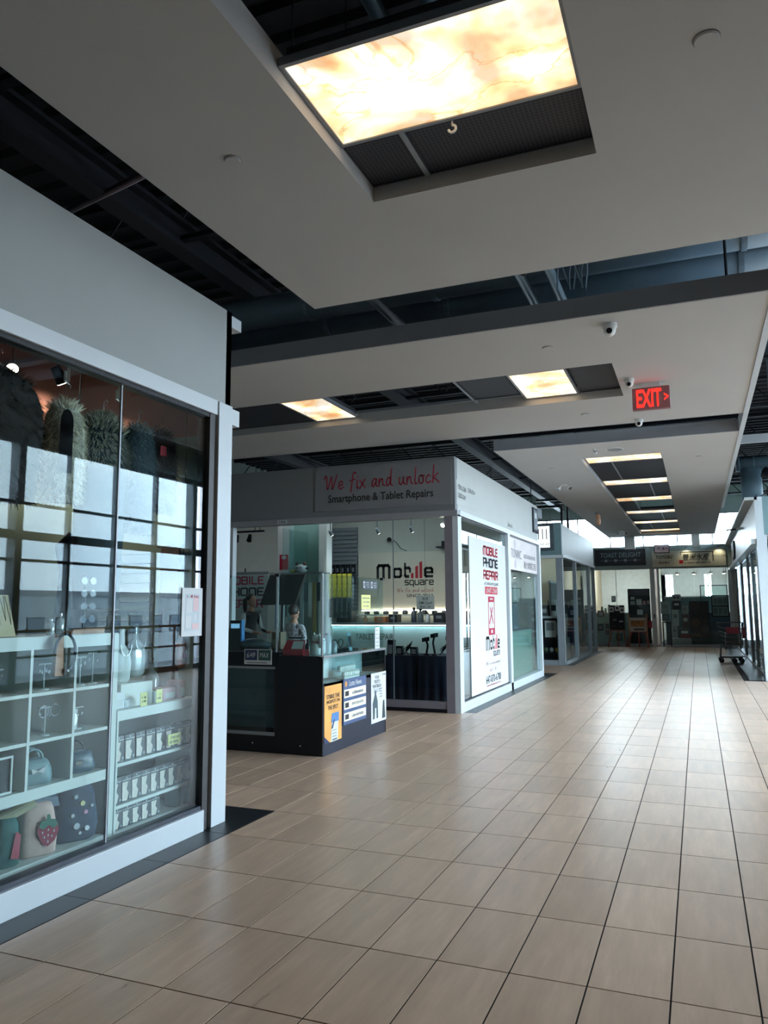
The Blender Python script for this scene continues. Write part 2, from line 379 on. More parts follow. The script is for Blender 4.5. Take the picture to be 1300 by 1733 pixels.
def stroke_geo(t, table, sw, gap):
    vs = []; fs = []; x = 0.0
    for ch in t:
        wd, pl = table[ch]
        for line in pl:
            pts = [Vector((x+a, b)) for a, b in line]
            for i in range(len(pts)-1):
                a, b = pts[i], pts[i+1]; d = (b-a)
                if d.length < 1e-6: continue
                d = d.normalized(); n = Vector((-d.y, d.x))*sw/2; e = d*sw*0.42
                k = len(vs); vs += [tuple(a-e-n), tuple(b+e-n), tuple(b+e+n), tuple(a-e+n)]; fs.append((k, k+1, k+2, k+3))
        x += wd + gap
    return vs, fs
def strokes(t, table, o, fr, w, h, m, parent, sw=0.2, gap=0.3, lift=0.003, name='lettering'):
    vs, fs = stroke_geo(t, table, sw, gap); return place(name, vs, fs, o, fr, w, h, m, parent, lift)
def plate(o, fr, w, h, d=0.006, lift=0.0):
    """a board whose front face lies at o + normal*(lift+d)"""
    R, U, Nn = fr; o = Vector(o) + Nn*lift - R*w/2 - U*h/2
    return MB().obox(o, R*w, U*h, Nn*d)
# ================================================================== THE SETTING
TX, TY, OX, OY = 0.305, 0.608, -0.171, 2.618
floor = struct('floor', bx(-12.5, 6.0, -5, 36, -0.25, -0.003), GROUT)
def tile_ok(x, y):
    if 0.85 < x and y > 16.8: return False
    if x > 5.25 or x < -12.2: return False
    if x < -2.92:
        return (5.05 < y < 10.52) or (17.2 < y < 19.6) or (26.0 < y < 29.2)
    return -4.8 < y < 29.2
def make_tiles():
    g = 0.0036
    tile_me = bx(0, TX-2*g, 0, TY-2*g, -0.02, 0.0)
    cells = []
    for k in range(-40, 19):
        for r in range(-12, 45):
            x, y = OX+k*TX+g, OY+r*TY+g
            if tile_ok(x+TX/2, y+TY/2): cells.append((x, y))
    def score(c):
        p = [cam_px((c[0]+a*TX, c[1]+b*TY, 0)) for a in (0, 1) for b in (0, 1)]
        if any(q is None for q in p): return 1e9
        if not any(-20 < q[0] < 1320 and -20 < q[1] < 1760 for q in p): return 1e9
        if -5.2 < c[0] < -3.6 and 7.0 < c[1] < 8.3: return 1e8
        if c[0] < -2.9 and c[1] > 5: return 500 + c[1]
        return c[1]
    cells.sort(key=score)
    proto = None
    for c in cells[:290]:
        if proto is None:
            proto = obj('tile', tile_me, TILE); o = proto
        else:
            o = proto.copy(); COL.objects.link(o)
        o.parent = floor; o.location = (c[0], c[1], 0)
    mb = MB()
    for c in cells[290:]: mb.box(c[0], c[0]+TX-2*g, c[1], c[1]+TY-2*g, -0.02, 0.0)
    o = obj('distant_tiles', mb, TILE, floor); o['kind'] = 'stuff'
make_tiles()
def band_tiles():
    rows = []
    y = OY - 8*TY
    g = 0.002
    def run(x0, x1, ya, yb):
        n = max(1, round((yb-ya)/TY))
        for i in range(n): rows.append((x0, x1, ya+(yb-ya)*i/n, ya+(yb-ya)*(i+1)/n))
    run(-3.3, -2.918, OY-8*TY, OY+4*TY)
    for i in range(12): rows.append((-3.3-0.305*(i+1), -3.3-0.305*i, OY+3*TY+0.18, OY+4*TY))
    run(-3.3, -2.918, OY+13*TY-0.02, OY+24*TY)
    for i in range(5): rows.append((-3.3-0.305*(i+1), -3.3-0.305*i, OY+23*TY+0.1, OY+24*TY))
    run(-3.3, -2.918, OY+28*TY-0.1, OY+38.4*TY)
    run(0.85, 1.3, OY+23.35*TY, 29.1)
    for a, b, c, d in rows: obj('border_tile', bx(a+g, b-g, c+g, d-g, -0.02, 0.0005), BAND, floor)
band_tiles()

# outer shell
struct('wall_left', bx(-12.5, -12.3, -5, 36, 0, 6), TEALW)
struct('wall_behind', bx(-12.5, 6, -5.2, -5, 0, 6), WHITE)
struct('wall_right', MB().box(5.3, 5.5, 16.75, 36, 0, 3.7).box(5.3, 5.5, 16.75, 36, 4.9, 6).box(5.3, 5.5, 16.75, 20.1, 3.7, 4.9).box(5.3, 5.5, 29.1, 36, 3.7, 4.9).box(5.3, 5.5, -5, 16.75, 4.65, 6).box(5.3, 5.5, -5, 5.17, 0, 4.65), WHITE)
deck = MB().box(-12.5, 6, -5.2, 36, 5.75, 5.85)
y = -5.0
while y < 36:
    deck.add([(-12.4, y, 5.755), (5.6, y, 5.755), (-12.4, y+0.05, 5.70), (5.6, y+0.05, 5.70), (-12.4, y+0.13, 5.70), (5.6, y+0.13, 5.70), (-12.4, y+0.18, 5.755), (5.6, y+0.18, 5.755)],
             [(0,1,3,2),(2,3,5,4),(4,5,7,6)])
    y += 0.3
struct('roof', deck, DECK, 'dark navy corrugated steel roof deck')

# open-web joists under the deck
def joist(yy):
    j = MB(); z0, z1 = 5.1, 5.68
    j.box(-12.2, 5.2, yy-0.04, yy+0.04, z1-0.06, z1).box(-12.2, 5.2, yy-0.04, yy+0.04, z0, z0+0.05)
    x = -12.0; up = True
    while x < 5.0:
        a, b = (z0+0.03, z1-0.03) if up else (z1-0.03, z0+0.03)
        j.tube([(x, yy, a), (x+0.45, yy, b)], 0.014, 5, False); x += 0.45; up = not up
    o = obj('ceiling_beam', j, STEEL); o['kind'] = 'structure'; o['label'] = 'dark open web steel roof joist'
for yy in (1.6, 3.6, 6.0, 10.2, 12.4, 15.5, 18.6, 21.7, 24.8, 27.6): joist(yy)
for xx in (-9.2, -4.6, 2.4):
    o = obj('ceiling_beam', MB().box(xx-0.1, xx+0.1, -5, 29.2, 4.98, 5.02).box(xx-0.1, xx+0.1, -5, 29.2, 5.24, 5.28).box(xx-0.012, xx+0.012, -5, 29.2, 5.0, 5.26), STEEL)
    o['kind'] = 'structure'; o['label'] = 'dark steel girder running along the concourse'

# hung white soffits with recessed slots
ZS, ZT = 3.9, 4.075
def slab(holes, x0, x1, y0, y1):
    m = MB(); hx0, hx1, hy0, hy1 = holes
    m.box(x0, x1, y0, hy0, ZS, ZT).box(x0, x1, hy1, y1, ZS, ZT)
    if hx0 > x0: m.box(x0, hx0, hy0, hy1, ZS, ZT)
    if hx1 < x1: m.box(hx1, x1, hy0, hy1, ZS, ZT)
    return m
HA = (-1.70, -0.385, 0.6, 4.05); HB = (-11.5, -0.685, 7.85, 9.17); HC = (-1.70, -0.425, 12.95, 27.75)
struct('ceiling', slab(HA, -2.8, 0.66, -4.9, 5.41), SOFFIT, 'white hung ceiling board with recessed slot nearest the camera')
struct('ceiling', slab(HB, -12.2, 0.66, 6.47, 10.63), SOFFIT, 'white hung ceiling board crossing the concourse with exit sign')
struct('ceiling', slab(HC, -2.88, 0.66, 11.75, 28.75), SOFFIT, 'white hung ceiling board running down the far concourse')
struct('trim_1', MB().box(0.66, 0.72, 5.9, 10.75, ZS-0.015, ZT+0.02).box(0.66, 0.72, 10.75, 21.0, ZS-0.015, ZT+0.02), FRAME, 'pale metal edge trim along the ceiling boards')
EDGE = mat('shade_toned_edge', '#8f949b', 0.7, var=0.03)  # shade on the front edges is put into this greyer colour
struct('trim_6', MB().box(-12.2, 0.66, 6.455, 6.47, ZS+0.002, ZT), EDGE, 'shade-toned edge board of the crossing ceiling board')
struct('trim_7', MB().box(-2.88, 0.66, 11.735, 11.75, ZS+0.002, ZT), EDGE, 'shade-toned edge board of the far ceiling board')
# boxes hanging from the far end of the ceiling board
for (a, b) in ((-2.31, -1.97), (-0.1, 0.16)):
    o = obj('pillar', MB().box(a, b, 28.35, 28.7, 3.46, 3.9), FASCIA); o['kind'] = 'structure'; o['label'] = 'short boxed drop column under the far ceiling board'
    obj('lower_trim', bx(a-0.01, b+0.01, 28.33, 28.72, 3.44, 3.46), WHITEP, o)

# ---- slot fittings: backlit stone lights, perforated panels, rails
def stone_light(x0, x1, y0, y1, label, group='backlit stone ceiling lights', z=3.985):
    t = thing('ceiling_light', label, 'ceiling light', ((x0+x1)/2, (y0+y1)/2, z), group)
    f = 0.022
    obj('stone_panel', bx(x0+f, x1-f, y0+f, y1-f, z, z+0.02), ONYX, t, label='glowing cream and amber veined stone panel')
    fr = MB().box(x0, x1, y0, y0+f, z-0.008, z+0.035).box(x0, x1, y1-f, y1, z-0.008, z+0.035).box(x0, x0+f, y0+f, y1-f, z-0.008, z+0.035).box(x1-f, x1, y0+f, y1-f, z-0.008, z+0.035)
    obj('frame', fr, GREYFR, t)
    obj('housing', MB().box(x0+0.03, x1-0.03, y0+0.03, y1-0.03, z+0.04, z+0.10), STEEL, t)
    for (sx, sy) in ((x0, y0), (x1, y0), (x0, y1), (x1, y1)):
        obj('hanger_rod', MB().tube([(sx+(0.05 if sx == x0 else -0.05), sy+(0.05 if sy == y0 else -0.05), z+0.09), (sx+(0.05 if sx == x0 else -0.05), sy+(0.05 if sy == y0 else -0.05), 5.1)], 0.004, 5), STEEL, t)
    return t
def perf_panel(x0, x1, y0, y1, label, z=3.99):
    t = thing('perforated_panel', label, 'panel', ((x0+x1)/2, (y0+y1)/2, z), 'dark perforated panels in the ceiling slots')
    obj('sheet', bx(x0+0.012, x1-0.012, y0+0.012, y1-0.012, z+0.004, z+0.008), PERF, t)
    fr = MB().box(x0, x1, y0, y0+0.014, z, z+0.03).box(x0, x1, y1-0.014, y1, z, z+0.03).box(x0, x0+0.014, y0, y1, z, z+0.03).box(x1-0.014, x1, y0, y1, z, z+0.03)
    obj('edge_frame', fr, STEEL, t)
    return t
def rail(x0, x1, y0, y1, label, z=3.985):
    o = obj('slot_rail', bx(x0, x1, y0, y1, z-0.004, z+0.03), GREYFR); tag(o, label, 'rail', 'pale rails across the ceiling slots'); return o
# slot nearest the camera
stone_light(-1.695, -0.39, 2.885, 3.585, 'largest glowing onyx ceiling light, in the slot nearest the camera')
perf_panel(-1.695, -1.36, 3.6, 4.04, 'small dark perforated panel beside the nearest onyx light')
rail(-1.36, -1.33, 3.59, 4.045, 'pale rail between the two perforated panels beside the nearest onyx light')
perf_panel(-1.33, -0.39, 3.6, 4.04, 'wide dark perforated panel beside the nearest onyx light')
hk = thing('ceiling_hook', 'small white hook hanging from the frame of the nearest onyx light', 'hook', (-1.06, 3.592, 3.975))
obj('stem', MB().tube([(-1.06, 3.592, 3.976), (-1.06, 3.592, 3.955)], 0.005, 8), WHITEP, hk)
obj('curl', MB().tube([(-1.06+0.02*math.sin(a/8*4.6), 3.592, 3.935+0.02*math.cos(a/8*4.6)) for a in range(9)], 0.007, 8), WHITEP, hk)
# slot crossing the concourse
stone_light(-4.70, -4.08, 8.1, 9.16, 'glowing onyx ceiling light above the gap between the two near shops')
stone_light(-1.83, -1.19, 8.1, 9.16, 'glowing onyx ceiling light beside the exit sign')
perf_panel(-1.165, -0.70, 8.0, 9.16, 'dark perforated panel between the onyx light and the exit sign')
perf_panel(-2.42, -1.85, 8.0, 8.95, 'dark perforated panel left of the onyx light by the exit sign')
rail(-2.45, -2.425, 8.0, 9.15, 'thin pale rail across the crossing ceiling slot')
rail(-4.05, -1.85, 8.96, 8.985, 'long thin pale rail between the two onyx lights of the crossing slot')
perf_panel(-6.4, -4.72, 8.12, 9.16, 'dark perforated panel left of the onyx light above the kiosk')
rail(-6.6, -4.72, 8.09, 8.115, 'thin pale rail at the left end of the crossing ceiling slot')
# far slot: six lights with panels between
names = ['first', 'second', 'third', 'fourth', 'fifth', 'sixth and farthest']
Y0 = 13.25
for i in range(6):
    ya = Y0 + i*2.75; stone_light(-1.695, -0.43, ya, ya+0.64, f'{names[i]} onyx light from the camera in the long far ceiling slot')
    if i < 5:
        b, c = ya+0.66, ya+2.73; sp = (-1.29, -0.80, -1.30, -0.80, -1.25)[i]
        perf_panel(-1.695, sp-0.015, b, c, f'left dark panel behind the {names[i]} onyx light of the far slot')
        if i != 2: perf_panel(sp+0.015, -0.43, b, c, f'right dark panel behind the {names[i]} onyx light of the far slot')
        rail(sp-0.015, sp+0.015, b, c, f'pale rail behind the {names[i]} onyx light of the far slot')

# ---- ducts and pipes above the soffits
def duct(name, pts, r, label, cat, m=DUCT, seg=18, rings=True):
    t = thing(name, label, cat, tuple(pts[0]))
    obj('run', MB().tube(pts, r, seg), m, t, smooth=True)
    a, b = Vector(pts[0]), Vector(pts[-1]); n = int((b-a).length/1.4); d = (b-a).normalized()
    if rings:
        for i in range(1, n): obj('joint_ring', MB().tube([a+d*1.4*i, a+d*(1.4*i+0.05)], r+0.012, seg), m, t)
    return t
duct('air_duct', [(-6.5, 7.0, 4.68), (4.5, 7.0, 4.68)], 0.17, 'large round grey duct seen in the gap between ceiling boards', 'duct')
duct('air_duct', [(-6.5, 7.5, 4.62), (4.5, 7.5, 4.62)], 0.16, 'second round grey duct just behind the large one', 'duct')
duct('water_pipe', [(-1.31, -3, 4.36), (-1.31, 7.7, 4.36)], 0.042, 'left of two pale blue pipes above the nearest ceiling slot', 'pipe', PIPE, 12, False)
duct('water_pipe', [(-1.05, -3, 4.36), (-1.05, 7.7, 4.36)], 0.042, 'right of two pale blue pipes above the nearest ceiling slot', 'pipe', PIPE, 12, False)
duct('water_pipe', [(-2.75, 3, 4.40), (-2.75, 7.6, 4.40)], 0.05, 'dark blue pipe passing above the corner of the nearest ceiling board', 'pipe', STEEL, 12, False)
duct('conduit', [(-5.05, 4.96, 5.0), (-4.05, 4.75, 5.0)], 0.03, 'thin lilac grey conduit in the dark gap above the left shop', 'conduit', mat('lilac_grey_conduit', '#6d6470', 0.6), 8, False)
duct('air_duct', [(4.3, 11, 4.7), (4.3, 29, 4.7)], 0.3, 'dark blue-grey duct above the right hand shops', 'duct')
# flexible cables
for i in range(7):
    x0 = -0.96+0.035*i; pts = [(x0+0.05*math.sin(i*2.1+k*0.8), 6.3+0.05*k, 5.0-0.13*k) for k in range(7)]
    o = obj('hanging_cable', MB().tube(pts, 0.007, 5), DUCT); tag(o, 'thin grey cable of the loose bundle hanging in the gap between ceiling boards', 'cable', 'loose ceiling cables')
o = obj('flexible_hose', MB().tube([(-1.25, 6.2, 4.25), (-1.18, 6.2, 4.33), (-1.1, 6.2, 4.42), (-0.95, 6.25, 4.5), (-0.9, 6.2, 4.7)], 0.035, 10), BLACK, smooth=True); tag(o, 'black flexible hose bending beside the pale pipes above', 'hose')
for (xx, yy, lb) in ((-2.75, 5.35, 'thin wire rising from the far left corner of the nearest ceiling board'), (0.35, 6.55, 'thin dark rod hanging the crossing ceiling board near the right edge')):
    o = obj('hanger_wire', MB().tube([(xx, yy, ZT), (xx-0.1, yy+0.3, 5.1)] if xx < 0 else [(xx, yy, ZT), (xx, yy, 5.1)], 0.006 if xx < 0 else 0.012, 6), STEEL); tag(o, lb, 'wire')

# ---- things mounted on the soffit
def downlight(x, y, r, label):
    t = thing('ceiling_disc', label, 'ceiling fitting', (x, y, ZS), 'round white cover discs on the ceiling boards')
    obj('ring', MB().lathe([(r, 0), (r, -0.006), (r*0.9, -0.012), (0.001, -0.012)], (x, y, ZS), 24), SOFFIT, t, smooth=False)
    obj('rim_gap', MB().lathe([(r*1.05, -0.0005), (r*1.05, -0.003), (r*0.98, -0.003), (r*0.98, -0.0005)], (x, y, ZS), 24), GREYINK, t)
downlight(-2.24, 3.34, 0.045, 'round cover disc on the nearest ceiling board, left of the slot')
downlight(0.16, 3.36, 0.055, 'round cover disc on the nearest ceiling board, right of the slot')
for (x, y, l) in ((-1.2, 7.12, 'round cover disc in front of the crossing slot'), (-1.22, 9.88, 'round cover disc behind the crossing slot'), (-6.4, 9.6, 'round cover disc at the left end of the crossing ceiling board'), (-2.3, 13.66, 'first round cover disc on the left of the far ceiling board'),
                  (0.14, 13.5, 'first round cover disc on the right of the far ceiling board'), (0.14, 18.4, 'second round cover disc on the right of the far ceiling board'), (-2.3, 18.9, 'second round cover disc on the left of the far ceiling board'), (0.14, 26.2, 'farthest round cover disc on the right of the far ceiling board'), (-2.3, 22.7, 'small lit disc on the left of the far ceiling board')):
    downlight(x, y, 0.05, l)
def dome_cam(x, y, label, s=1.0):
    t = thing('security_camera', label, 'camera', (x, y, ZS), 'dome cameras on the ceiling boards')
    obj('base', MB().lathe([(0.055*s, 0), (0.055*s, -0.03*s), (0.045*s, -0.04*s)], (x, y, ZS), 20), WHITEP, t)
    obj('eyeball', MB().ball((x, y-0.012*s, ZS-0.055*s), 0.045*s), WHITEP, t, smooth=True)
    obj('lens', MB().tube([(x, y-0.03*s, ZS-0.06*s), (x, y-0.062*s, ZS-0.072*s)], 0.022*s, 14), BLACK, t)
dome_cam(-0.59, 6.72, 'white dome camera near the front edge of the crossing ceiling board', 1.15)
dome_cam(-0.57, 8.5, 'white dome camera fixed beside the red exit sign', 1.0)
dome_cam(-0.6, 10.45, 'white dome camera at the back edge of the crossing ceiling board', 1.0)
# exit sign
t = thing('exit_sign', 'red lit exit sign under the crossing ceiling board', 'sign', (-0.38, 8.75, ZS))
EXY = 8.72
obj('mount', bx(-0.47, -0.27, EXY+0.0, EXY+0.07, ZS-0.05, ZS), WHITEP, t)
obj('housing', bx(-0.56, -0.165, EXY, EXY+0.07, ZS-0.30, ZS-0.05), mat('dim_red_sign_face', '#5c4f52', 0.5, emit='#6b2a2c', es=0.25), t, bevel=0.008)
EXRED = mat('red_glowing_letters', '#ff2a20', 0.5, emit='#ff1a12', es=2.2)
lettering('EXIT', (-0.385, EXY, ZS-0.175), XR, 0.26, 0.2, EXRED, t, bold=0.02)
lettering('>', (-0.205, EXY, ZS-0.175), XR, 0.045, 0.08, EXRED, t, bold=0.02)
# speaker, detectors, emergency lamps
t = thing('ceiling_speaker', 'round grey ceiling speaker at the front of the far ceiling board', 'speaker', (-1.09, 12.35, ZS))
obj('grille', MB().lathe([(0.12, 0), (0.12, -0.008), (0.11, -0.012), (0.001, -0.016)], (-1.09, 12.35, ZS), 28), mat('grey_grille', '#80878c', 0.6), t)
obj('rim', MB().lathe([(0.13, 0), (0.13, -0.006), (0.12, -0.008)], (-1.09, 12.35, ZS), 28), WHITEP, t)
t = thing('sprinkler', 'small white sprinkler left of the ceiling speaker', 'sprinkler', (-1.4, 12.2, ZS))
obj('plate', MB().lathe([(0.035, 0), (0.03, -0.012)], (-1.4, 12.2, ZS), 14), WHITEP, t); obj('arm', MB().tube([(-1.4, 12.2, ZS), (-1.37, 12.15, ZS-0.06)], 0.014, 8), WHITEP, t)
obj('head', MB().ball((-1.36, 12.14, ZS-0.07), 0.025), CHROME, t)
def emergency(x, y, label):
    t = thing('emergency_light', label, 'emergency light', (x, y, ZS), 'twin-headed emergency lights')
    obj('canopy', bx(x-0.07, x+0.07, y-0.03, y+0.03, ZS-0.025, ZS), WHITEP, t)
    for s in (-1, 1):
        h = obj('lamp_head', MB().tube([(x+s*0.07, y, ZS-0.03), (x+s*0.12, y-0.03, ZS-0.09)], [0.02, 0.05], 12), WHITEP, t)
        obj('lens', MB().tube([(x+s*0.12, y-0.03, ZS-0.09), (x+s*0.123, y-0.032, ZS-0.094)], 0.042, 12), CHROME, h)
emergency(-2.39, 15.6, 'nearer twin-headed emergency light on the far ceiling board')
emergency(-2.2, 26.2, 'farther twin-headed emergency light on the far ceiling board')
t = thing('hanging_beacon', 'small orange cylinder hanging on the left of the far ceiling board', 'ceiling fitting', (-2.33, 20.8, ZS))
obj('base', MB().lathe([(0.09, 0), (0.09, -0.03)], (-2.33, 20.8, ZS), 14), GREYFR, t)
obj('cylinder', MB().lathe([(0.05, -0.03), (0.06, -0.10), (0.06, -0.28), (0.04, -0.33)], (-2.33, 20.8, ZS), 14), mat('pale_orange_plastic', '#cf9a78', 0.5), t, smooth=True)

# ---- window wall beside the concourse (seen mirrored in the left shop's glass)
wn = shell('window_1', (5.35, 10.95, 0)); wn['label'] = 'tall window wall with grey mullions beside the concourse'
XW0, XW1 = 5.30, 5.42
yb = 5.17; i = 0
while yb < 16.76:
    th = 0.16 if i % 4 == 0 else 0.07
    obj('mullion', bx(XW0-(0.1 if i % 4 == 0 else 0), XW1, yb-th/2, yb+th/2, 0.0, 4.65), GREYFR, wn)
    yb += 1.33; i += 1
for (za, zb) in ((0, 0.12), (0.55, 0.6), (2.35, 2.40), (2.76, 2.92), (3.42, 3.47), (4.55, 4.65)):
    obj('transom', bx(XW0+0.01, XW1-0.01, 5.17, 16.75, za, zb), GREYFR, wn)
for k in range(9):
    ya = 5.17+1.33*k
    if ya+1.3 < 16.8: obj('pane', bx(5.355, 5.365, ya+0.03, ya+1.30, 0.1, 4.58), GLASS, wn)
ra = thing('guard_rail', 'dark guard rail standing along the window wall', 'railing', (4.9, 6, 0))
obj('handrail', bx(4.87, 4.93, -3, 16.5, 1.04, 1.09), STEEL, ra); obj('lower_rail', bx(4.885, 4.915, -3, 16.5, 0.12, 0.15), STEEL, ra)
for k in range(13): obj('post', bx(4.88, 4.92, -2.9+1.6*k, -2.86+1.6*k, 0, 1.04), STEEL, ra)
# outdoors
struct('ground', bx(6, 160, -120, 160, -5.6, -5.5), mat('asphalt_parking', '#6b7076', 0.9, var=0.1, scale=0.4))
def far_building(x, y0, y1, h, c, label, roofc='#8a8f94'):
    t = thing('building', label, 'building', (x, (y0+y1)/2, -5.5)); d = 14
    obj('wall', bx(x, x+d, y0, y1, -5.5, h), mat('facade_'+c[1:], c, 0.8), t)
    obj('roof', bx(x-0.2, x+d, y0-0.2, y1+0.2, h, h+0.5), mat('roof_'+roofc[1:], roofc, 0.7), t)
    n = int((y1-y0)/4)
    for k in range(n):
        f = obj('window', bx(x-0.05, x, y0+1+4*k, y0+3.4+4*k, -1.6, 0.6), STEEL, t); obj('pane', bx(x-0.07, x-0.05, y0+1.1+4*k, y0+3.3+4*k, -1.5, 0.5), mat('far_window_glass', '#5b6f80', 0.15), f)
far_building(52, -40, 22, 3.2, '#b9bcbd', 'long pale grey low building outside the window wall')
far_building(56, 23, 48, 3.6, '#b98f78', 'terracotta fronted low building outside the window wall')
far_building(60, 49, 110, 3.0, '#a9b2b8', 'blue-grey low building outside the window wall')
far_building(95, 30, 60, 6.2, '#7f8c98', 'taller blue building far outside the window wall')
# ================================================================== LEFT SHOP (furs and accessories)
XG = -3.15
struct('fascia_wall', bx(-3.27, -3.13, -4.9, 4.70, 2.93, 3.655), mat('dimmed_fascia', '#8f9392', 0.6, var=0.03, scale=1.5), 'plain pale grey fascia above the left shop window')  # grey darkened for the weaker light on this near fascia
struct('partition', bx(-7.4, -3.13, 4.635, 4.70, 0, 3.655), FASCIA, 'end wall of the left shop')
struct('partition', MB().box(-7.4, -3.2, 4.61, 4.635, 2.72, 3.5), MAUVE, 'mauve upper lining of the left shop end wall')
struct('partition', MB().box(-7.4, -3.2, 4.612, 4.635, 0, 2.72), mat('grey_green_lining', '#7c8f8a', 0.8), 'pale lower lining of the left shop end wall')
struct('wall_shop_back', bx(-7.45, -7.4, -4.9, 4.7, 0, 3.655), MAUVE)
struct('ceiling', bx(-7.4, -3.27, -4.9, 4.62, 3.5, 3.56), mat('dark_mauve_ceiling', '#4c2f31', 0.85), 'dark mauve ceiling inside the left shop')
struct('floor_platform', bx(-7.4, -3.2, -4.9, 4.62, 0, 0.13), mat('pale_shop_plinth', '#b6bdb9', 0.6), 'raised pale display floor inside the left shop')
struct('pillar', bx(-3.26, -3.10, 4.52, 4.69, 0, 2.93), FRAME, 'white corner post of the left shop', bevel=0.004)
t1 = struct('trim_2', MB().box(-6.5, -3.15, 4.70, 4.86, 3.56, 3.65).box(-6.5, -3.16, 4.70, 4.87, 2.82, 2.94), FRAME, 'two white ledges on the end wall of the left shop')
wn = shell('window_2', (XG, 2.5, 0)); wn['label'] = 'wide display window of the left shop'
obj('head_rail', bx(-3.24, -3.10, -4.9, 4.50, 2.825, 2.93), FRAME, wn, bevel=0.003)
obj('head_gasket', bx(-3.2, -3.125, -4.9, 4.44, 2.80, 2.825), BLACK, wn)
obj('sill_rail', bx(-3.24, -3.10, -4.9, 4.44, 0.0, 0.135), FRAME, wn, bevel=0.003)
obj('sill_gasket', bx(-3.2, -3.125, -4.9, 4.44, 0.135, 0.16), NAVY, wn)
obj('jamb', bx(-3.22, -3.12, 4.44, 4.50, 0.0, 2.93), DARKFR, wn)
obj('shadow_gap', bx(-3.2, -3.13, 4.50, 4.52, 0.0, 2.93), BLACK, wn)
for (a, b) in ((-4.9, 1.21), (1.22, 3.565), (3.575, 4.44)):
    obj('pane', bx(XG-0.006, XG+0.004, a, b, 0.16, 2.80), GLASS, wn)
obj('pane_joint', bx(XG-0.008, XG+0.006, 3.565, 3.575, 0.16, 2.80), GREYFR, wn)
obj('pane_joint', bx(XG-0.008, XG+0.006, 1.21, 1.22, 0.16, 2.80), GREYFR, wn)

# --- shelving
SHELF = mat('white_shelf_board', '#c3cac6', 0.5, var=0.02)
SHBACK = mat('grey_shelf_back', '#8b8f8e', 0.7, var=0.04)
XF, XB = -3.28, -3.62
u = thing('display_shelf', 'large white cubby shelf behind the left shop glass', 'shelf', (-3.45, 3.0, 0.13))
obj('top_board', bx(XB, XF, 2.0, 3.77, 1.245, 1.315), SHELF, u)
for (za, zb) in ((1.0, 1.018), (0.752, 0.77), (0.466, 0.524), (0.13, 0.15)): obj('shelf_board', bx(XB, XF, 2.0, 3.77, za, zb), SHELF, u)
for yy in (2.0, 2.45, 2.78, 3.107, 3.42): obj('divider', bx(XB, XF+0.002, yy, yy+0.018, 0.524, 1.245), SHELF, u)
obj('side_panel', bx(XB, XF+0.004, 3.73, 3.77, 0.13, 1.31), SHELF, u)
obj('back_panel', bx(XB-0.012, XB, 2.0, 3.77, 0.13, 1.31), SHBACK, u)
u2 = thing('display_shelf', 'lower white shelf of packets beside the shop corner post', 'shelf', (-3.45, 4.2, 0.13))
obj('top_board', bx(XB, XF, 3.80, 4.58, 0.785, 0.845), SHELF, u2)
for (za, zb) in ((0.515, 0.534), (0.27, 0.289), (0.13, 0.14)): obj('shelf_board', bx(XB, XF, 3.80, 4.58, za, zb), SHELF, u2)
obj('side_panel', bx(XB, XF, 3.785, 3.80, 0.13, 0.845), SHELF, u2)
obj('side_panel', bx(XB, XF, 4.58, 4.595, 0.13, 0.845), SHELF, u2)
obj('back_panel', bx(XB-0.012, XB, 3.79, 4.59, 0.13, 0.84), SHBACK, u2)

# --- packets
PACKBK = mat('charcoal_packet', '#2c3338', 0.4, var=0.1); PACKPALE = mat('pale_hair_print', '#c9c2b8', 0.5, var=0.15, scale=40)
pk = thing('accessory_packet', 'x', 'packet', (0, 0, 0), 'black and white packets')
obj('pouch', MB().add([(-0.05,-0.044,0),(0.006,-0.044,0),(0.006,0.044,0),(-0.05,0.044,0),(-0.03,-0.044,0.155),(0.0,-0.044,0.155),(0.0,0.044,0.155),(-0.03,0.044,0.155)],
    [(0,3,2,1),(4,5,6,7),(0,1,5,4),(1,2,6,5),(2,3,7,6),(3,0,4,7)]), PACKBK, pk)
obj('printed_picture', MB().prism([(-0.042,0.012),(0.0,0.008),(0.016,0.05),(-0.002,0.075),(0.012,0.118),(-0.04,0.118)], (0.0085,0,0), (0,1,0), (-0.04,0,1), (0.001,0,0)), PACKPALE, pk)
obj('header_stripe', MB().box(0.003, 0.0045, -0.04, 0.04, 0.128, 0.132), PAPER, pk)
obj('emblem', MB().tube([(0.003,-0.0,0.142),(0.0045,-0.0,0.142)], 0.005, 10), PAPER, pk)
obj('seal', MB().tube([(0.007,0.03,0.022),(0.0085,0.03,0.022)], 0.009, 10), mat('grey_seal', '#8b979b', 0.5), pk)
spots = [(4.04-0.2+0.098*i, 0.534, 'top') for i in range(6)] + [(4.45, 0.534, 'top'), (4.535, 0.534, 'top')]
spots += [(3.83+0.089*i, 0.289, 'middle') for i in range(9)] + [(3.845+0.088*i, 0.14, 'bottom') for i in range(5)]
for i, (yy, zz, lv) in enumerate(spots):
    lb = f'black and white accessory packet lined up on the {lv} shelf by the corner post'
    o = pk if i == 0 else dup(pk)
    o.location = (XF-0.03, yy, zz); o['label'] = lb; o['group'] = f'packets on the {lv} shelf'
    if lv == 'bottom': o.scale = (1, 1, 0.8)
def card(name, o, fr, w, h, m, label, cat, lines=(), ink=BLACKINK, d=0.004, tilt=0):
    t = thing(name, label, cat, tuple(Vector(o)))
    obj('card', plate(o, fr, w, h, d), m, t)
    for (s, dx, dz, lw, lh) in lines: lettering(s, Vector(o)+fr[0]*dx+fr[1]*dz, fr, lw, lh, ink, t, lift=d+0.001)
    return t
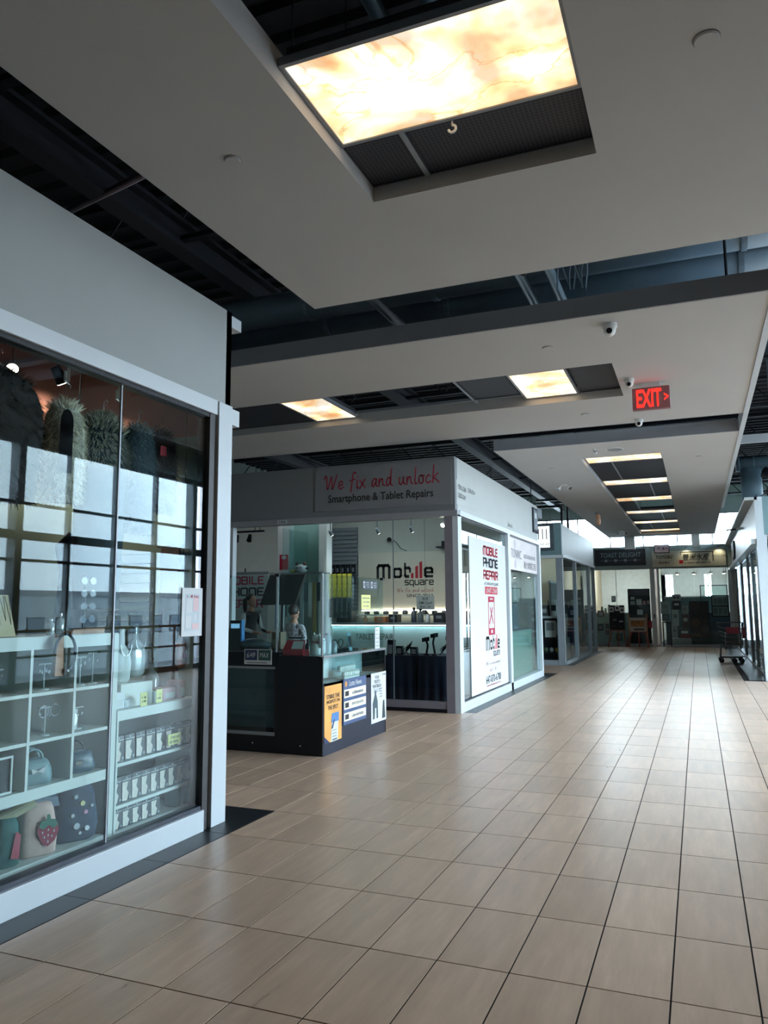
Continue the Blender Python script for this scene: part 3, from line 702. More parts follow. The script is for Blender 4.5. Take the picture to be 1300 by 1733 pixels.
card('price_card', (XF+0.006, 4.33, 0.60), YR, 0.13, 0.07, YELLOW, 'pale yellow price card on the top packet shelf', 'price card', (('~', 0, 0.015, 0.10, 0.018), ('~', 0, -0.015, 0.10, 0.018)))
card('price_card', (XF-0.01, 4.03, 0.89), YR, 0.062, 0.085, YELLOW, 'pale yellow price card left of two on the low shelf top', 'price card', (('~', 0, 0.012, 0.04, 0.014), ('~', 0, -0.012, 0.04, 0.014)))
card('price_card', (XF-0.01, 4.18, 0.895), YR, 0.062, 0.085, YELLOW, 'pale yellow price card right of two on the low shelf top', 'price card', (('~', 0, 0.012, 0.04, 0.014), ('~', 0, -0.012, 0.04, 0.014)))
TEALP = mat('teal_box_card', '#3f8d92', 0.5, var=0.05)
for k, yy in enumerate((4.41, 4.5)):
    o = obj('slim_box', bx(XF-0.12, XF-0.03, yy, yy+0.06, 0.14, 0.262), TEALP); tag(o, 'slim teal box standing on the bottom packet shelf', 'box', 'teal boxes on the bottom packet shelf')

# --- poster on the glass
t = thing('window_poster', 'white poster with pale pink drawing stuck on the left shop glass', 'poster', (XG+0.005, 4.32, 1.42))
obj('sheet', bx(XG+0.005, XG+0.009, 4.20, 4.425, 1.275, 1.595), PAPER, t)
PINK = mat('pale_pink_print', '#cfb0b2', 0.6, var=0.05); PGREY = mat('pale_grey_print', '#b3bcc2', 0.6)
px = XG+0.009
g = MB(); g.box(px, px+0.001, 4.235, 4.39, 1.31, 1.555); obj('printed_field', g, PGREY, t)
for i, (a, b, c, d) in enumerate(((4.25,4.31,1.43,1.52),(4.32,4.38,1.44,1.53),(4.24,4.30,1.33,1.41),(4.31,4.385,1.32,1.36),(4.33,4.36,1.38,1.425))):
    obj('printed_shape', bx(px+0.001, px+0.002, a, b, c, d), PINK if i % 2 else PAPER, t)
scribble((px+0.001, 4.312, 1.54), YR, 0.12, 0.02, REDINK, t)

# --- bags at the bottom
def sack(name, label, cy, w, d, h, m, z0=0.15, lean=0.0, cat='bag', fold=True, x=None):
    x = XF-0.12 if x is None else x
    t = thing(name, label, cat, (x, cy, z0)); prof = [(0.80,0.0),(0.98,0.05),(1.0,0.3),(0.96,0.6),(0.86,0.85),(0.7,0.97),(0.5,1.0)]
    mb = MB(); seg = 22; vs = []; fs = []
    for i, (r, z) in enumerate(prof):
        for k in range(seg):
            a = 2*math.pi*k/seg; c, s_ = math.cos(a), math.sin(a)
            e = 0.55; cx = math.copysign(abs(c)**e, c); sx = math.copysign(abs(s_)**e, s_)
            wr = 1+0.045*math.sin(5*a+z*9+cy*7)+0.028*math.sin(11*a-z*15)
            vs.append((x+d/2*r*cx*wr, cy+w/2*r*sx*wr+lean*z, z0+h*z))
    n = len(prof)
    for i in range(n-1):
        for k in range(seg): fs.append((i*seg+k, i*seg+(k+1) % seg, (i+1)*seg+(k+1) % seg, (i+1)*seg+k))
    fs.append(tuple(range(seg))[::-1]); fs.append(tuple((n-1)*seg+k for k in range(seg)))
    obj('body', mb.add(vs, fs), m, t, smooth=True)
    t.rotation_euler[2] = math.radians(-24)
    return t
PINKC = mat('blush_canvas', '#c2a59b', 0.85, var=0.08, scale=20, bump=0.15)
b1 = sack('backpack', 'blush pink canvas bag with strawberry picture on the bottom shelf', 3.30, 0.21, 0.18, 0.27, PINKC)
sx = XF-0.025
obj('strawberry', MB().prism([(0.0,-0.075),(0.035,-0.05),(0.055,0.0),(0.05,0.04),(0.0,0.05),(-0.05,0.04),(-0.055,0.0),(-0.035,-0.05)], (sx,3.34,0.275), (0,1,0), (0,0,1), (0.004,0,0)), mat('strawberry_felt', '#8c2b40', 0.8), b1)
obj('strawberry_leaf', MB().prism([(-0.05,0.03),(-0.025,0.015),(0.0,0.035),(0.025,0.015),(0.05,0.03),(0.035,0.06),(0.01,0.065),(0.005,0.09),(-0.01,0.09),(-0.01,0.065),(-0.04,0.06)], (sx+0.003,3.34,0.275), (0,1,0), (0,0,1), (0.004,0,0)), mat('leaf_felt', '#2f6b58', 0.8), b1)
seeds = MB()
for (a, b) in ((-0.03,0.0),(0.0,0.01),(0.03,0.0),(-0.02,-0.025),(0.02,-0.025),(0.0,-0.05),(0.0,-0.018)): seeds.box(sx+0.004, sx+0.0055, 3.34+a-0.003, 3.34+a+0.003, 0.275+b-0.005, 0.275+b+0.006)
obj('seed_marks', seeds, PAPER, b1)
obj('top_flap', MB().prism([(-0.1,0),(0.1,0),(0.085,0.05),(-0.07,0.07)], (XF-0.16,3.33,0.40), (0,1,0), (0.2,0,1), (0.05,0,-0.02)), mat('slate_blue_cloth', '#6c7c8c', 0.85), b1)
b2 = sack('bag', 'dark green cloth bag with pink patch beside the strawberry bag', 3.10, 0.13, 0.18, 0.25, mat('dark_green_cloth', '#1d5b57', 0.8, var=0.15, bump=0.2))
obj('patch', MB().prism([(-0.02,-0.06),(0.02,-0.07),(0.025,0.05),(0.0,0.07)], (XF-0.028,3.13,0.26), (0,1,0), (0,0,1), (0.004,0,0)), mat('rose_patch', '#b04a5a', 0.7), b2)
obj('roll_top', MB().tube([(XF-0.1,3.03,0.375),(XF-0.08,3.13,0.41),(XF-0.06,3.23,0.455)], 0.028, 10), mat('pale_straw_cloth', '#b7b79a', 0.85, var=0.1), b2)
b3 = sack('bag', 'black glittering sequin bag at the left end of the bottom shelf', 2.93, 0.16, 0.17, 0.2, mat('sequin_black', '#4a4d55', 0.25, metal=0.6, var=0.9, scale=120))
obj('handle', MB().tube([(XF-0.1,2.93,0.33),(XF-0.08,2.95,0.43),(XF-0.08,3.0,0.43),(XF-0.1,3.02,0.33)], 0.012, 8), BLACK, b3)
b4 = sack('backpack', 'dark blue denim backpack covered in pins on the bottom shelf', 3.58, 0.25, 0.16, 0.31, mat('dark_denim', '#26384d', 0.8, var=0.12, bump=0.2))
for (a, b, c, s_) in ((3.60,0.36,'#d8d3a0',0.014),(3.56,0.40,'#b9c7cf',0.012),(3.545,0.30,'#c8cfd3',0.011),(3.62,0.31,'#cf9db4',0.012),(3.57,0.24,'#c3ccd4',0.018),(3.63,0.22,'#dfe4e6',0.014),(3.655,0.34,'#b7c4cc',0.009),(3.59,0.20,'#c7cdd0',0.009)):
    obj('pin', MB().tube([(XF-0.042,a,b),(XF-0.03,a,b)], s_, 10), mat('pin_'+c[1:], c, 0.3), b4)
# --- on the shelves
hb = sack('handbag', 'small dusty blue handbag with ring handles in the middle cubby', 3.26, 0.20, 0.14, 0.13, mat('dusty_blue_leather', '#6f8d92', 0.45), z0=0.524, x=XF-0.12)
for s in (-0.03, 0.03): obj('handle', MB().tube([(XF-0.12+s, 3.26+0.05*math.cos(a*math.pi/8), 0.65+0.055*math.sin(a*math.pi/8)) for a in range(9)], 0.006, 8), mat('dusty_blue_leather', '#6f8d92'), hb)
obj('bow', MB().prism([(-0.035,0.012),(0,0.0),(0.035,0.018),(0.03,-0.018),(0,-0.004),(-0.03,-0.015)], (XF-0.045,3.27,0.60), (0,1,0), (0,0,1), (0.008,0,0)), PAPER, hb)
hb = sack('handbag', 'dark teal handbag with metal trims in the right cubby', 3.57, 0.22, 0.14, 0.12, mat('dark_teal_leather', '#2d4a58', 0.4), z0=0.524, x=XF-0.12)
obj('handle', MB().tube([(XF-0.12, 3.57+0.06*math.cos(a*math.pi/8), 0.64+0.06*math.sin(a*math.pi/8)) for a in range(9)], 0.006, 8), BLACK, hb)
obj('clasp', bx(XF-0.048, XF-0.04, 3.55, 3.59, 0.575, 0.595), CHROME, hb)
t = thing('picture_frame', 'white framed dark picture leaning in the left cubby', 'picture frame', (XF-0.05, 2.98, 0.524))
obj('picture', bx(XF-0.06, XF-0.05, 2.86, 3.055, 0.53, 0.70), BLACK, t)
obj('frame', MB().box(XF-0.06, XF-0.04, 2.85, 3.065, 0.524, 0.535).box(XF-0.06, XF-0.04, 2.85, 3.065, 0.70, 0.711).box(XF-0.06, XF-0.04, 2.85, 2.861, 0.535, 0.70).box(XF-0.06, XF-0.04, 3.054, 3.065, 0.535, 0.70), SHELF, t)
obj('printed_glow', MB().prism([(-0.05,0.0),(0.0,-0.03),(0.03,0.02),(0.0,0.05)], (XF-0.049,2.96,0.60), (0,1,0), (0,0,1), (0.001,0,0)), mat('amber_print', '#c99a6a', 0.6), t)
def stand(yy, zz, h, label, m, n=3, x=XF-0.10):
    t = thing('jewellery_stand', label, 'jewellery stand', (x, yy, zz), 'jewellery stands')
    obj('foot', MB().lathe([(0.03, 0), (0.03, 0.006), (0.008, 0.012)], (x, yy, zz), 14), m, t)
    obj('stem', MB().tube([(x, yy, zz+0.01), (x, yy, zz+h)], 0.005, 8), m, t)
    obj('arm', MB().tube([(x, yy-0.045, zz+h), (x, yy+0.045, zz+h)], 0.005, 8), m, t)
    for k in range(n):
        q = yy-0.035+0.07*k/max(1, n-1)
        obj('pendant', MB().ball((x+0.004, q, zz+h-0.035-0.01*(k % 2)), 0.008, 0.008, 0.013, 8, 6), CHROME, t)
SILV = mat('clear_acrylic', '#b7c1c2', 0.15, metal=0.3)
stand(3.30, 1.018, 0.14, 'earring stand with pendants in the upper middle cubby', SILV, 4)
stand(3.57, 1.018, 0.16, 'left earring stand in the upper right cubby', SILV, 3)
stand(3.67, 1.018, 0.18, 'right earring stand in the upper right cubby', SILV, 2)
stand(2.98, 1.018, 0.13, 'short earring stand in the upper left cubby', SILV, 3)
stand(3.32, 0.77, 0.15, 'hoop earring stand in the centre cubby', SILV, 2)
stand(3.56, 0.77, 0.12, 'earring stand beside the round brooch in the centre cubby', SILV, 3)
for k, yy in enumerate((3.27, 3.35)):
    o = obj('hoop_earring', MB().tube([(XF-0.06, yy+0.032*math.cos(a*math.pi/8), 0.905+0.032*math.sin(a*math.pi/8)) for a in range(17)], 0.003, 6), GREYFR); tag(o, 'large thin hoop earring hanging in the centre cubby', 'earring', 'hoop earrings in the centre cubby')
for k, (yy, zz) in enumerate(((2.85, 1.018), (2.93, 1.018), (3.18, 1.018), (3.47, 1.018))):
    o = obj('gift_box', bx(XF-0.16, XF-0.1, yy-0.03, yy+0.03, zz, zz+0.07), WHITEP, bevel=0.004); tag(o, ['white gift box left of two in the upper left cubby', 'white gift box right of two in the upper left cubby', 'white gift box in the upper middle cubby', 'white gift box in the upper right cubby'][k], 'box')
br = thing('brooch', 'round silver brooch on a card in the right centre cubby', 'brooch', (XF-0.08, 3.49, 0.77))
obj('disc', MB().tube([(XF-0.08,3.49,0.83),(XF-0.072,3.49,0.83)], 0.045, 20), CHROME, br); obj('backing', bx(XF-0.09, XF-0.081, 3.44, 3.54, 0.772, 0.885), PAPER, br)
# --- on top of the cubby shelf
t = thing('necklace_board', 'cream sloping board with hanging necklaces on the cubby shelf', 'display board', (XF-0.15, 3.02, 1.315))
obj('board', MB().prism([(-0.075,0),(0.075,0),(0.06,0.22),(-0.09,0.22)], (XF-0.1,3.02,1.317), (0,1,0), (-0.25,0,1), (-0.02,0,0)), mat('cream_linen', '#c2b493', 0.85), t)
for k in range(4):
    yy = 2.96+0.035*k; zb = 1.40-0.02*(k % 2)
    obj('chain', MB().tube([(XF-0.148,yy-0.012,1.53),(XF-0.105,yy+0.0,zb),(XF-0.148,yy+0.014,1.53)], 0.002, 5), STEEL, t)
t = thing('headband_stand', 'brown wooden headband holder carrying a black headband', 'headband stand', (XF-0.05, 3.24, 1.09))
obj('holder', MB().prism([(-0.03,0),(0.03,0),(0.022,0.22),(-0.022,0.22)], (XF+0.03,3.26,1.10), (0,1,0), (0,0,1), (0.018,0,0)), WOOD, t)
obj('headband', MB().tube([(XF+0.055, 3.29+0.075*math.cos(math.radians(a)), 1.22+0.105*math.sin(math.radians(a))) for a in range(-60, 200, 20)], 0.008, 8), BLACK, t)
obj('ornament', MB().ball((XF+0.06,3.30,1.125), 0.018), CHROME, t)
t = thing('wooden_tray', 'low wooden tray on the right of the cubby shelf top', 'tray', (XF-0.1, 3.55, 1.315))
obj('base', bx(XF-0.16, XF-0.03, 3.43, 3.68, 1.315, 1.33), WOOD, t); obj('rim', bx(XF-0.04, XF-0.03, 3.43, 3.68, 1.33, 1.345), WOOD, t)
t = thing('sunglasses_stand', 'dark stand of sunglasses by the window joint', 'sunglasses stand', (XF-0.1, 3.58, 1.345))
obj('pole', MB().tube([(XF-0.1,3.58,1.33),(XF-0.1,3.58,1.66)], 0.008, 8), BLACK, t)
for k in range(4):
    z = 1.40+0.075*k; gmb = MB()
    for s in (-0.035, 0.035): gmb.tube([(XF-0.07, 3.58+s+0.026*math.cos(a*math.pi/6), z+0.02*math.sin(a*math.pi/6)) for a in range(13)], 0.004, 6)
    gmb.box(XF-0.073, XF-0.067, 3.57, 3.59, z+0.003, z+0.01)
    q = obj('sunglasses', gmb, BLACK, t)
    obj('lens', MB().tube([(XF-0.07,3.545,z),(XF-0.068,3.545,z)], 0.024, 12).tube([(XF-0.07,3.615,z),(XF-0.068,3.615,z)], 0.024, 12), mat('smoke_lens', '#2b3036', 0.1), q)
for k, (yy, hh, lb) in enumerate(((3.35, 0.09, 'small acrylic perfume bottle on the cubby shelf top'), (3.42, 0.12, 'tall acrylic perfume bottle on the cubby shelf top'))):
    t = thing('perfume_bottle', lb, 'bottle', (XF-0.12, yy, 1.315)); obj('body', MB().lathe([(0.02,0),(0.024,0.01),(0.024,hh*0.7),(0.008,hh*0.8),(0.008,hh*0.88)], (XF-0.12,yy,1.315), 12), SILV, t, smooth=True); obj('cap', MB().tube([(XF-0.12,yy,1.315+hh*0.88),(XF-0.12,yy,1.315+hh)], 0.012, 10), CHROME, t)
# --- on the low shelf top
for k, (yy, w_, h_, c, lb) in enumerate(((3.86, 0.11, 0.10, '#c9d0d2', 'white lace box at the left end of the low shelf top'), (3.95, 0.07, 0.05, '#aebbc4', 'small pale blue packet on the low shelf top'), (4.24, 0.07, 0.07, '#b7ccd2', 'small pale teal packet on the low shelf top'), (4.36, 0.15, 0.085, '#c7a3a8', 'pink wrapped gift set on the low shelf top'), (4.50, 0.06, 0.12, '#c3959e', 'rose pink tall packet on the low shelf top'))):
    t = thing('gift_packet', lb, 'packet', (XF-0.12, yy, 0.845)); obj('body', bx(XF-0.18, XF-0.06, yy-w_/2, yy+w_/2, 0.845, 0.845+h_), mat('gift_'+c[1:], c, 0.5), t, bevel=0.006); obj('label', bx(XF-0.06, XF-0.058, yy-w_/3, yy+w_/3, 0.86, 0.845+h_*0.6), PAPER, t)
t = thing('perfume_bottle', 'clear round bottle standing at the back of the low shelf top', 'bottle', (XF-0.2, 4.36, 0.845)); obj('body', MB().lathe([(0.05,0),(0.06,0.03),(0.06,0.15),(0.02,0.2),(0.02,0.24)], (XF-0.22,4.36,0.845), 16), SILV, t, smooth=True); obj('cap', MB().ball((XF-0.22,4.36,1.10), 0.025), CHROME, t)
t = thing('pouch', 'orange drawstring pouch hanging beside the dark window jamb', 'pouch', (XF, 4.42, 1.05)); obj('body', MB().lathe([(0.03,0),(0.055,0.03),(0.06,0.1),(0.045,0.17),(0.02,0.19),(0.03,0.22)], (XF-0.03,4.43,1.06), 14, 0.5, 1), mat('orange_satin', '#b4561f', 0.45), t, smooth=True); obj('emblem', MB().tube([(XF-0.002,4.43,1.14),(XF+0.002,4.43,1.14)], 0.025, 12), REDINK, t); obj('cord', MB().tube([(XF-0.03,4.43,1.28),(XF-0.03,4.43,3.5)], 0.003, 5), STEEL, t)
def bust(yy, z0, label, m, s=1.0):
    t = thing('display_bust', label, 'display bust', (XF-0.16, yy, z0))
    obj('torso', MB().lathe([(0.05*s,0),(0.075*s,0.02),(0.085*s,0.12*s),(0.07*s,0.2*s),(0.03*s,0.24*s),(0.026*s,0.32*s),(0.02*s,0.34*s)], (XF-0.16,yy,z0), 16, 0.6, 1), m, t, smooth=True)
    obj('necklace', MB().tube([(XF-0.16+0.04*s, yy+0.05*s*math.cos(math.radians(a)), z0+0.24*s+0.07*s*math.sin(math.radians(a))) for a in range(180, 361, 20)], 0.005, 6), CHROME, t)
bust(3.98, 0.99, 'pale display bust with necklace above the low shelf', mat('pale_bust', '#bcc4c2', 0.6))
bust(4.12, 1.02, 'glassy display bust next to the pale bust above the low shelf', SILV)
o = obj('riser_block', MB().box(XF-0.26, XF-0.08, 3.9, 4.2, 0.845, 0.99), SHELF); tag(o, 'white riser block carrying the two display busts', 'riser')
# garments at the back
t = thing('hanging_dress', 'long black dress hanging behind the sunglasses stand', 'dress', (-3.5, 3.8, 1.0))
obj('body', MB().lathe([(0.16,0),(0.15,0.3),(0.11,0.65),(0.10,0.85),(0.14,1.0),(0.06,1.08),(0.04,1.1)], (-3.80,3.9,0.86), 18, 0.45, 1), BLACK, t, smooth=True)
obj('hanger_hook', MB().tube([(-3.80,3.9,1.95),(-3.80,3.9,2.6),(-3.80,3.92,3.5)], 0.005, 6), CHROME, t)
pn = thing('garment_panel', 'tall brown and teal patterned cloth panel inside the left shop', 'cloth panel', (-3.7, 4.5, 0.9))
obj('cloth', bx(-3.62, -3.46, 4.575, 4.60, 0.86, 1.9), mat('brown_teal_pattern', '#5b4a48', 0.8, var=0.45, scale=9), pn)
obj('rail', MB().tube([(-3.66,4.585,1.91),(-3.42,4.585,1.91)], 0.008, 8), CHROME, pn)
sw = thing('slat_panel', 'wire display grid on the pale wall behind the black dress', 'grid panel', (-3.9, 4.58, 1.3))
for k in range(9): obj('wire', MB().tube([(-4.4,4.585,1.30+0.07*k),(-3.72,4.585,1.30+0.07*k)], 0.004, 6), STEEL, sw)

# --- fur coats
def fur_coat(label, cy, w, ztop, length, c_body, c_fur, hood=False, x=-3.52, trim_only=False, n=1900, depth=0.2):
    t = thing('fur_coat', label, 'coat', (x, cy, ztop-length), 'fur coats hanging in the left shop window')
    hd_ = min(0.45, 0.32/length); prof = [(0.86,0.0),(0.92,(1-hd_)*0.4),(0.98,(1-hd_)*0.8),(1.0,1-hd_),(0.95,1-hd_*0.62),(0.82,1-hd_*0.34),(0.6,1-hd_*0.13),(0.35,1-hd_*0.04),(0.12,1.0)]
    seg = 20; vs = []; fs = []
    for (r, z) in prof:
        for k in range(seg):
            a = 2*math.pi*k/seg; vs.append((x+depth/2*r*math.cos(a)*(1+0.06*math.sin(3*a+z*5)), cy+w/2*r*math.sin(a), ztop-length*(1-z)))
    m = len(prof)
    for i in range(m-1):
        for k in range(seg): fs.append((i*seg+k, i*seg+(k+1) % seg, (i+1)*seg+(k+1) % seg, (i+1)*seg+k))
    fs.append(tuple(range(seg))[::-1]); fs.append(tuple((m-1)*seg+k for k in range(seg)))
    obj('body', MB().add(vs, fs), mat('coat_'+c_body[1:], c_body, 0.85, var=0.25, scale=14, stretch=(4, 4, 1)), t, smooth=True)
    f = MB(); rnd = random.Random(int(cy*1000))
    for i in range(n):
        z = rnd.random(); z = 1-z**1.6 if trim_only else z
        if trim_only and z < 0.72: z = 0.72+0.28*rnd.random()
        a = rnd.random()*2*math.pi
        j = 0
        while j < m-2 and prof[j+1][1] < z: j += 1
        q = (z-prof[j][1])/(prof[j+1][1]-prof[j][1]); r = prof[j][0]+(prof[j+1][0]-prof[j][0])*q
        p = Vector((x+depth/2*r*math.cos(a), cy+w/2*r*math.sin(a), ztop-length*(1-z)))
        nrm = Vector((math.cos(a)*1.2, math.sin(a), 0.5 if z > 0.9 else 0)).normalized()
        L = (0.028+0.03*rnd.random())*(1.0 if not trim_only else 1.1)
        d = (nrm*0.8 + Vector((0, 0, -0.7 if z < 0.9 else 0.35)) + Vector((rnd.uniform(-.3,.3), rnd.uniform(-.3,.3), rnd.uniform(-.3,.2)))).normalized()
        sd = d.cross(nrm); sd = (sd.normalized() if sd.length > 1e-4 else Vector((0,0,1)))*0.0035
        f.add([p-sd, p+sd, p+d*L], [(0, 1, 2)])
    o = obj('fur', f, mat('fur_'+c_fur[1:], c_fur, 0.75, var=0.3, scale=25), t); o['kind'] = 'stuff'
    if hood:
        ring = [(x+0.085, cy+0.032*math.cos(math.radians(a)), ztop-0.17+0.085*math.sin(math.radians(a))) for a in range(0, 361, 30)]
        g2 = MB(); cc = (x+0.103, cy, ztop-0.2)
        pts = [(x+0.138, cy+0.036*math.sin(math.radians(a)), ztop-0.16+0.08*math.cos(math.radians(a))) for a in range(0, 360, 20)]
        g2.add([Vector(p) for p in pts] + [Vector(p)+Vector((-0.05,0,0)) for p in pts], [tuple(range(len(pts)))])
        g2.box(x+0.128, x+0.138, cy-0.036, cy+0.036, ztop-length*0.75, ztop-0.16)
        obj('dark_lining', g2, BLACK, t)
    obj('hanger', MB().tube([(x, cy-w*0.28, ztop-0.035), (x, cy, ztop+0.03), (x, cy+w*0.28, ztop-0.035)], 0.008, 8), WOOD, t)
    obj('hanger_hook', MB().tube([(x, cy, ztop+0.03), (x, cy, ztop+0.09), (x, cy+0.02, ztop+0.11), (x, cy+0.03, ztop+0.09)], 0.003, 6), CHROME, t)
    t.rotation_euler[2] = math.radians(-38) if hood else math.radians(-12)
    return t
fur_coat('dark brown fur coat at the left edge of the left shop window', 3.0, 0.58, 2.79, 0.74, '#150f0f', '#241a16', n=3200)
fur_coat('white fur hooded coat with dark lining in the left shop window', 3.50, 0.25, 2.72, 0.62, '#b0aea0', '#dcd6c2', hood=True, n=3200)
fur_coat('long grey-green fur coat hanging behind the window joint', 3.83, 0.37, 2.71, 1.25, '#12242a', '#8a8d7c', trim_only=True, n=2600)
fur_coat('teal-grey fur coat right of the grey-green one', 4.17, 0.29, 2.72, 0.75, '#16303a', '#55686a', n=2600)
k5 = fur_coat('dark fur coat with red lining nearest the window jamb', 4.42, 0.26, 2.74, 0.6, '#2a1a1e', '#3c2b2c', depth=0.16)
obj('red_lining', MB().prism([(-0.03,-0.07),(0.03,-0.07),(0.02,0.0),(-0.025,0.0)], (-3.44,4.37,2.60), (0,1,0), (0,0,1), (0.006,0,0)), REDINK, k5)
# --- hanging rods and spot lamps
for (yy, lb) in ((3.5, 'white vertical hanging rod above the white hooded coat'), (3.95, 'white vertical hanging rod above the grey-green coat')):
    t = thing('hanging_rod', lb, 'rod', (-3.5, yy, 2.82)); obj('rod', MB().tube([(-3.5,yy,3.5),(-3.5,yy,2.84)], 0.009, 10), WHITEP, t); obj('clip', MB().tube([(-3.5,yy-0.025,2.90),(-3.5,yy-0.025,2.84)], 0.01, 10), WHITEP, t); obj('hook', MB().tube([(-3.5,yy-0.03,2.84),(-3.5,yy+0.01,2.825),(-3.5,yy+0.015,2.80)], 0.005, 6), CHROME, t)
def spot(p, d, label, energy=30, m=WHITEP, size=0.045, length=0.12, col=(1, 0.78, 0.55), group='spot lamps in the left shop', top=3.5, ang=80):
    p = Vector(p); d = Vector(d).normalized(); t = thing('spot_lamp', label, 'spot lamp', tuple(p), group)
    obj('stem', MB().tube([p, (p.x, p.y, top)], 0.008, 8), m, t)
    obj('barrel', MB().tube([p-d*length*0.4, p+d*length*0.6], [size*0.75, size], 16), m, t, smooth=False)
    obj('lens', MB().tube([p+d*length*0.6, p+d*(length*0.6+0.004)], size*0.88, 16), LAMP, t)
    if energy:
        l = bpy.data.lights.new('spot_beam', 'SPOT'); l.energy = energy; l.color = col; l.spot_size = math.radians(ang); l.spot_blend = 0.7; l.shadow_soft_size = 0.03
        o = bpy.data.objects.new('spot_beam', l); COL.objects.link(o); o.parent = t; o.location = d*(length*0.6+0.02)
        o.rotation_euler = (-d).to_track_quat('Z', 'Y').to_euler()
    return t
spot((-4.48, 3.95, 3.2), (0.55, -0.5, -0.55), 'lit silver spot lamp at the top left of the left shop', 3, CHROME)
spot((-4.15, 4.05, 3.13), (0.05, 0.6, -0.8), 'lit spot lamp facing down on the mauve wall', 38, BLACK)
spot((-5.0, 4.0, 3.25), (0.0, 0.6, -0.4), 'spot lamp washing the mauve wall behind the dark fur coat', 38, BLACK)
spot((-4.3, 2.6, 3.3), (0.5, 0.0, -0.8), 'spot lamp over the cubby shelf of the left shop', 12, BLACK)
# ================================================================== PEOPLE
SKIN = mat('skin', '#a8806c', 0.55, var=0.05, scale=20); HAIR = mat('dark_hair', '#15110f', 0.5, var=0.3, scale=40)
def person(label, loc, rotz, top_mats, hair_long, arms='down', scale=1.0):
    V_ = {'pel': (0,0.0,.93,.13,.10), 'sp': (0,0,1.10,.115,.085), 'ch': (0,0.01,1.30,.145,.10), 'nb': (0,0.005,1.44,.055,.05), 'hd': (0,-0.01,1.53,.05,.05)}
    E_ = [('pel','sp'),('sp','ch'),('ch','nb'),('nb','hd')]
    for s, n in ((-1,'l'),(1,'r')):
        V_['sh'+n] = (s*.165,.01,1.38,.06,.055)
        if arms == 'forward':
            V_['el'+n] = (s*.22,-.03,1.12,.042,.042); V_['wr'+n] = (s*.15,-.26,1.06,.027,.027); hd = (0, -1, 0)
        else:
            V_['el'+n] = (s*.225,.02,1.11,.042,.042); V_['wr'+n] = (s*.235,-.05,.87,.027,.027); hd = (0, -.15, -1)
        w0 = Vector(V_['wr'+n][:3]); hv = Vector(hd).normalized()
        V_['pa'+n] = (*(w0+hv*.06), .036, .020)
        E_ += [('ch','sh'+n),('sh'+n,'el'+n),('el'+n,'wr'+n),('wr'+n,'pa'+n)]
        side = Vector((1,0,0)) if arms == 'forward' else Vector((0,1,0))
        for k, ln in enumerate((.062,.072,.068,.052)):
            b = w0+hv*.10+side*(-.027+.018*k); V_[f'f{k}{n}'] = (*b, .0095,.0095); q = b+hv*ln*.6+Vector((0,0,-.012)); V_[f'g{k}{n}'] = (*q, .0088,.0088)
            e = q+hv*ln*.4+Vector((0,0,-.02)); V_[f'h{k}{n}'] = (*e, .0075,.0075)
            E_ += [('pa'+n,f'f{k}{n}'),(f'f{k}{n}',f'g{k}{n}'),(f'g{k}{n}',f'h{k}{n}')]
        b = w0+hv*.045-side*s*.035*(1 if arms != 'forward' else 1); V_['t0'+n] = (*b,.011,.011); V_['t1'+n] = (*(b+hv*.04-side*s*.02),.009,.009)
        E_ += [('pa'+n,'t0'+n),('t0'+n,'t1'+n)]
        V_['hp'+n] = (s*.085,0,.88,.095,.09); V_['kn'+n] = (s*.095,-.01,.49,.06,.06); V_['an'+n] = (s*.095,.02,.09,.042,.042); V_['to'+n] = (s*.105,-.14,.04,.04,.03)
        E_ += [('pel','hp'+n),('hp'+n,'kn'+n),('kn'+n,'an'+n),('an'+n,'to'+n)]
    keys = list(V_); idx = {k: i for i, k in enumerate(keys)}
    me = bpy.data.meshes.new('b'); me.from_pydata([V_[k][:3] for k in keys], [(idx[a], idx[b]) for a, b in E_], [])
    ob = bpy.data.objects.new('b', me); COL.objects.link(ob)
    md = ob.modifiers.new('s', 'SKIN')
    if not me.skin_vertices: bpy.context.view_layer.objects.active = ob; bpy.ops.mesh.customdata_skin_add()
    for i, k in enumerate(keys):
        me.skin_vertices[0].data[i].radius = V_[k][3:5]; me.skin_vertices[0].data[i].use_root = (k == 'pel')
    sb = ob.modifiers.new('u', 'SUBSURF'); sb.levels = 2; sb.render_levels = 2
    bpy.context.view_layer.update(); ev = ob.evaluated_get(bpy.context.evaluated_depsgraph_get()); m2 = ev.to_mesh()
    mb = MB(); vs = [tuple(v.co) for v in m2.vertices]
    for p in m2.polygons:
        c = p.center
        mi = 1 if c.z > 0.9 else 2
        if c.z > 1.43: mi = 0
        if arms == 'forward' and c.y < -.24 and c.z > .9: mi = 0
        if arms != 'forward' and abs(c.x) > .19 and c.z < .88: mi = 0
        if c.z < 0.1: mi = 3
        if top_mats[1] is not None and abs(c.x) > .165 and .9 < c.z < 1.41 and mi == 1: mi = 4
        mb.f.append(tuple(p.vertices)); mb.m.append(mi)
    mb.v = vs; ev.to_mesh_clear(); bpy.data.objects.remove(ob)
    # head: skull, jaw, nose, ears, eyes, mouth, all in the body's mesh
    mb.cur = 0; hz = 1.60
    mb.ball((0,-.005,hz+.015), .075,.095,.105); mb.ball((0,-.035,hz-.055), .052,.06,.055)
    mb.add([(-.013,-.092,hz-.03),(.013,-.092,hz-.03),(0,-.118,hz-.028),(0,-.096,hz+.012)], [(0,1,2),(0,2,3),(2,1,3)])
    for s in (-1, 1): mb.ball((s*.076,.0,hz-.005), .012,.02,.03, 8, 6)
    mb.cur = 5
    for s in (-1, 1): mb.ball((s*.03,-.088,hz+.012), .011,.008,.007, 8, 6)
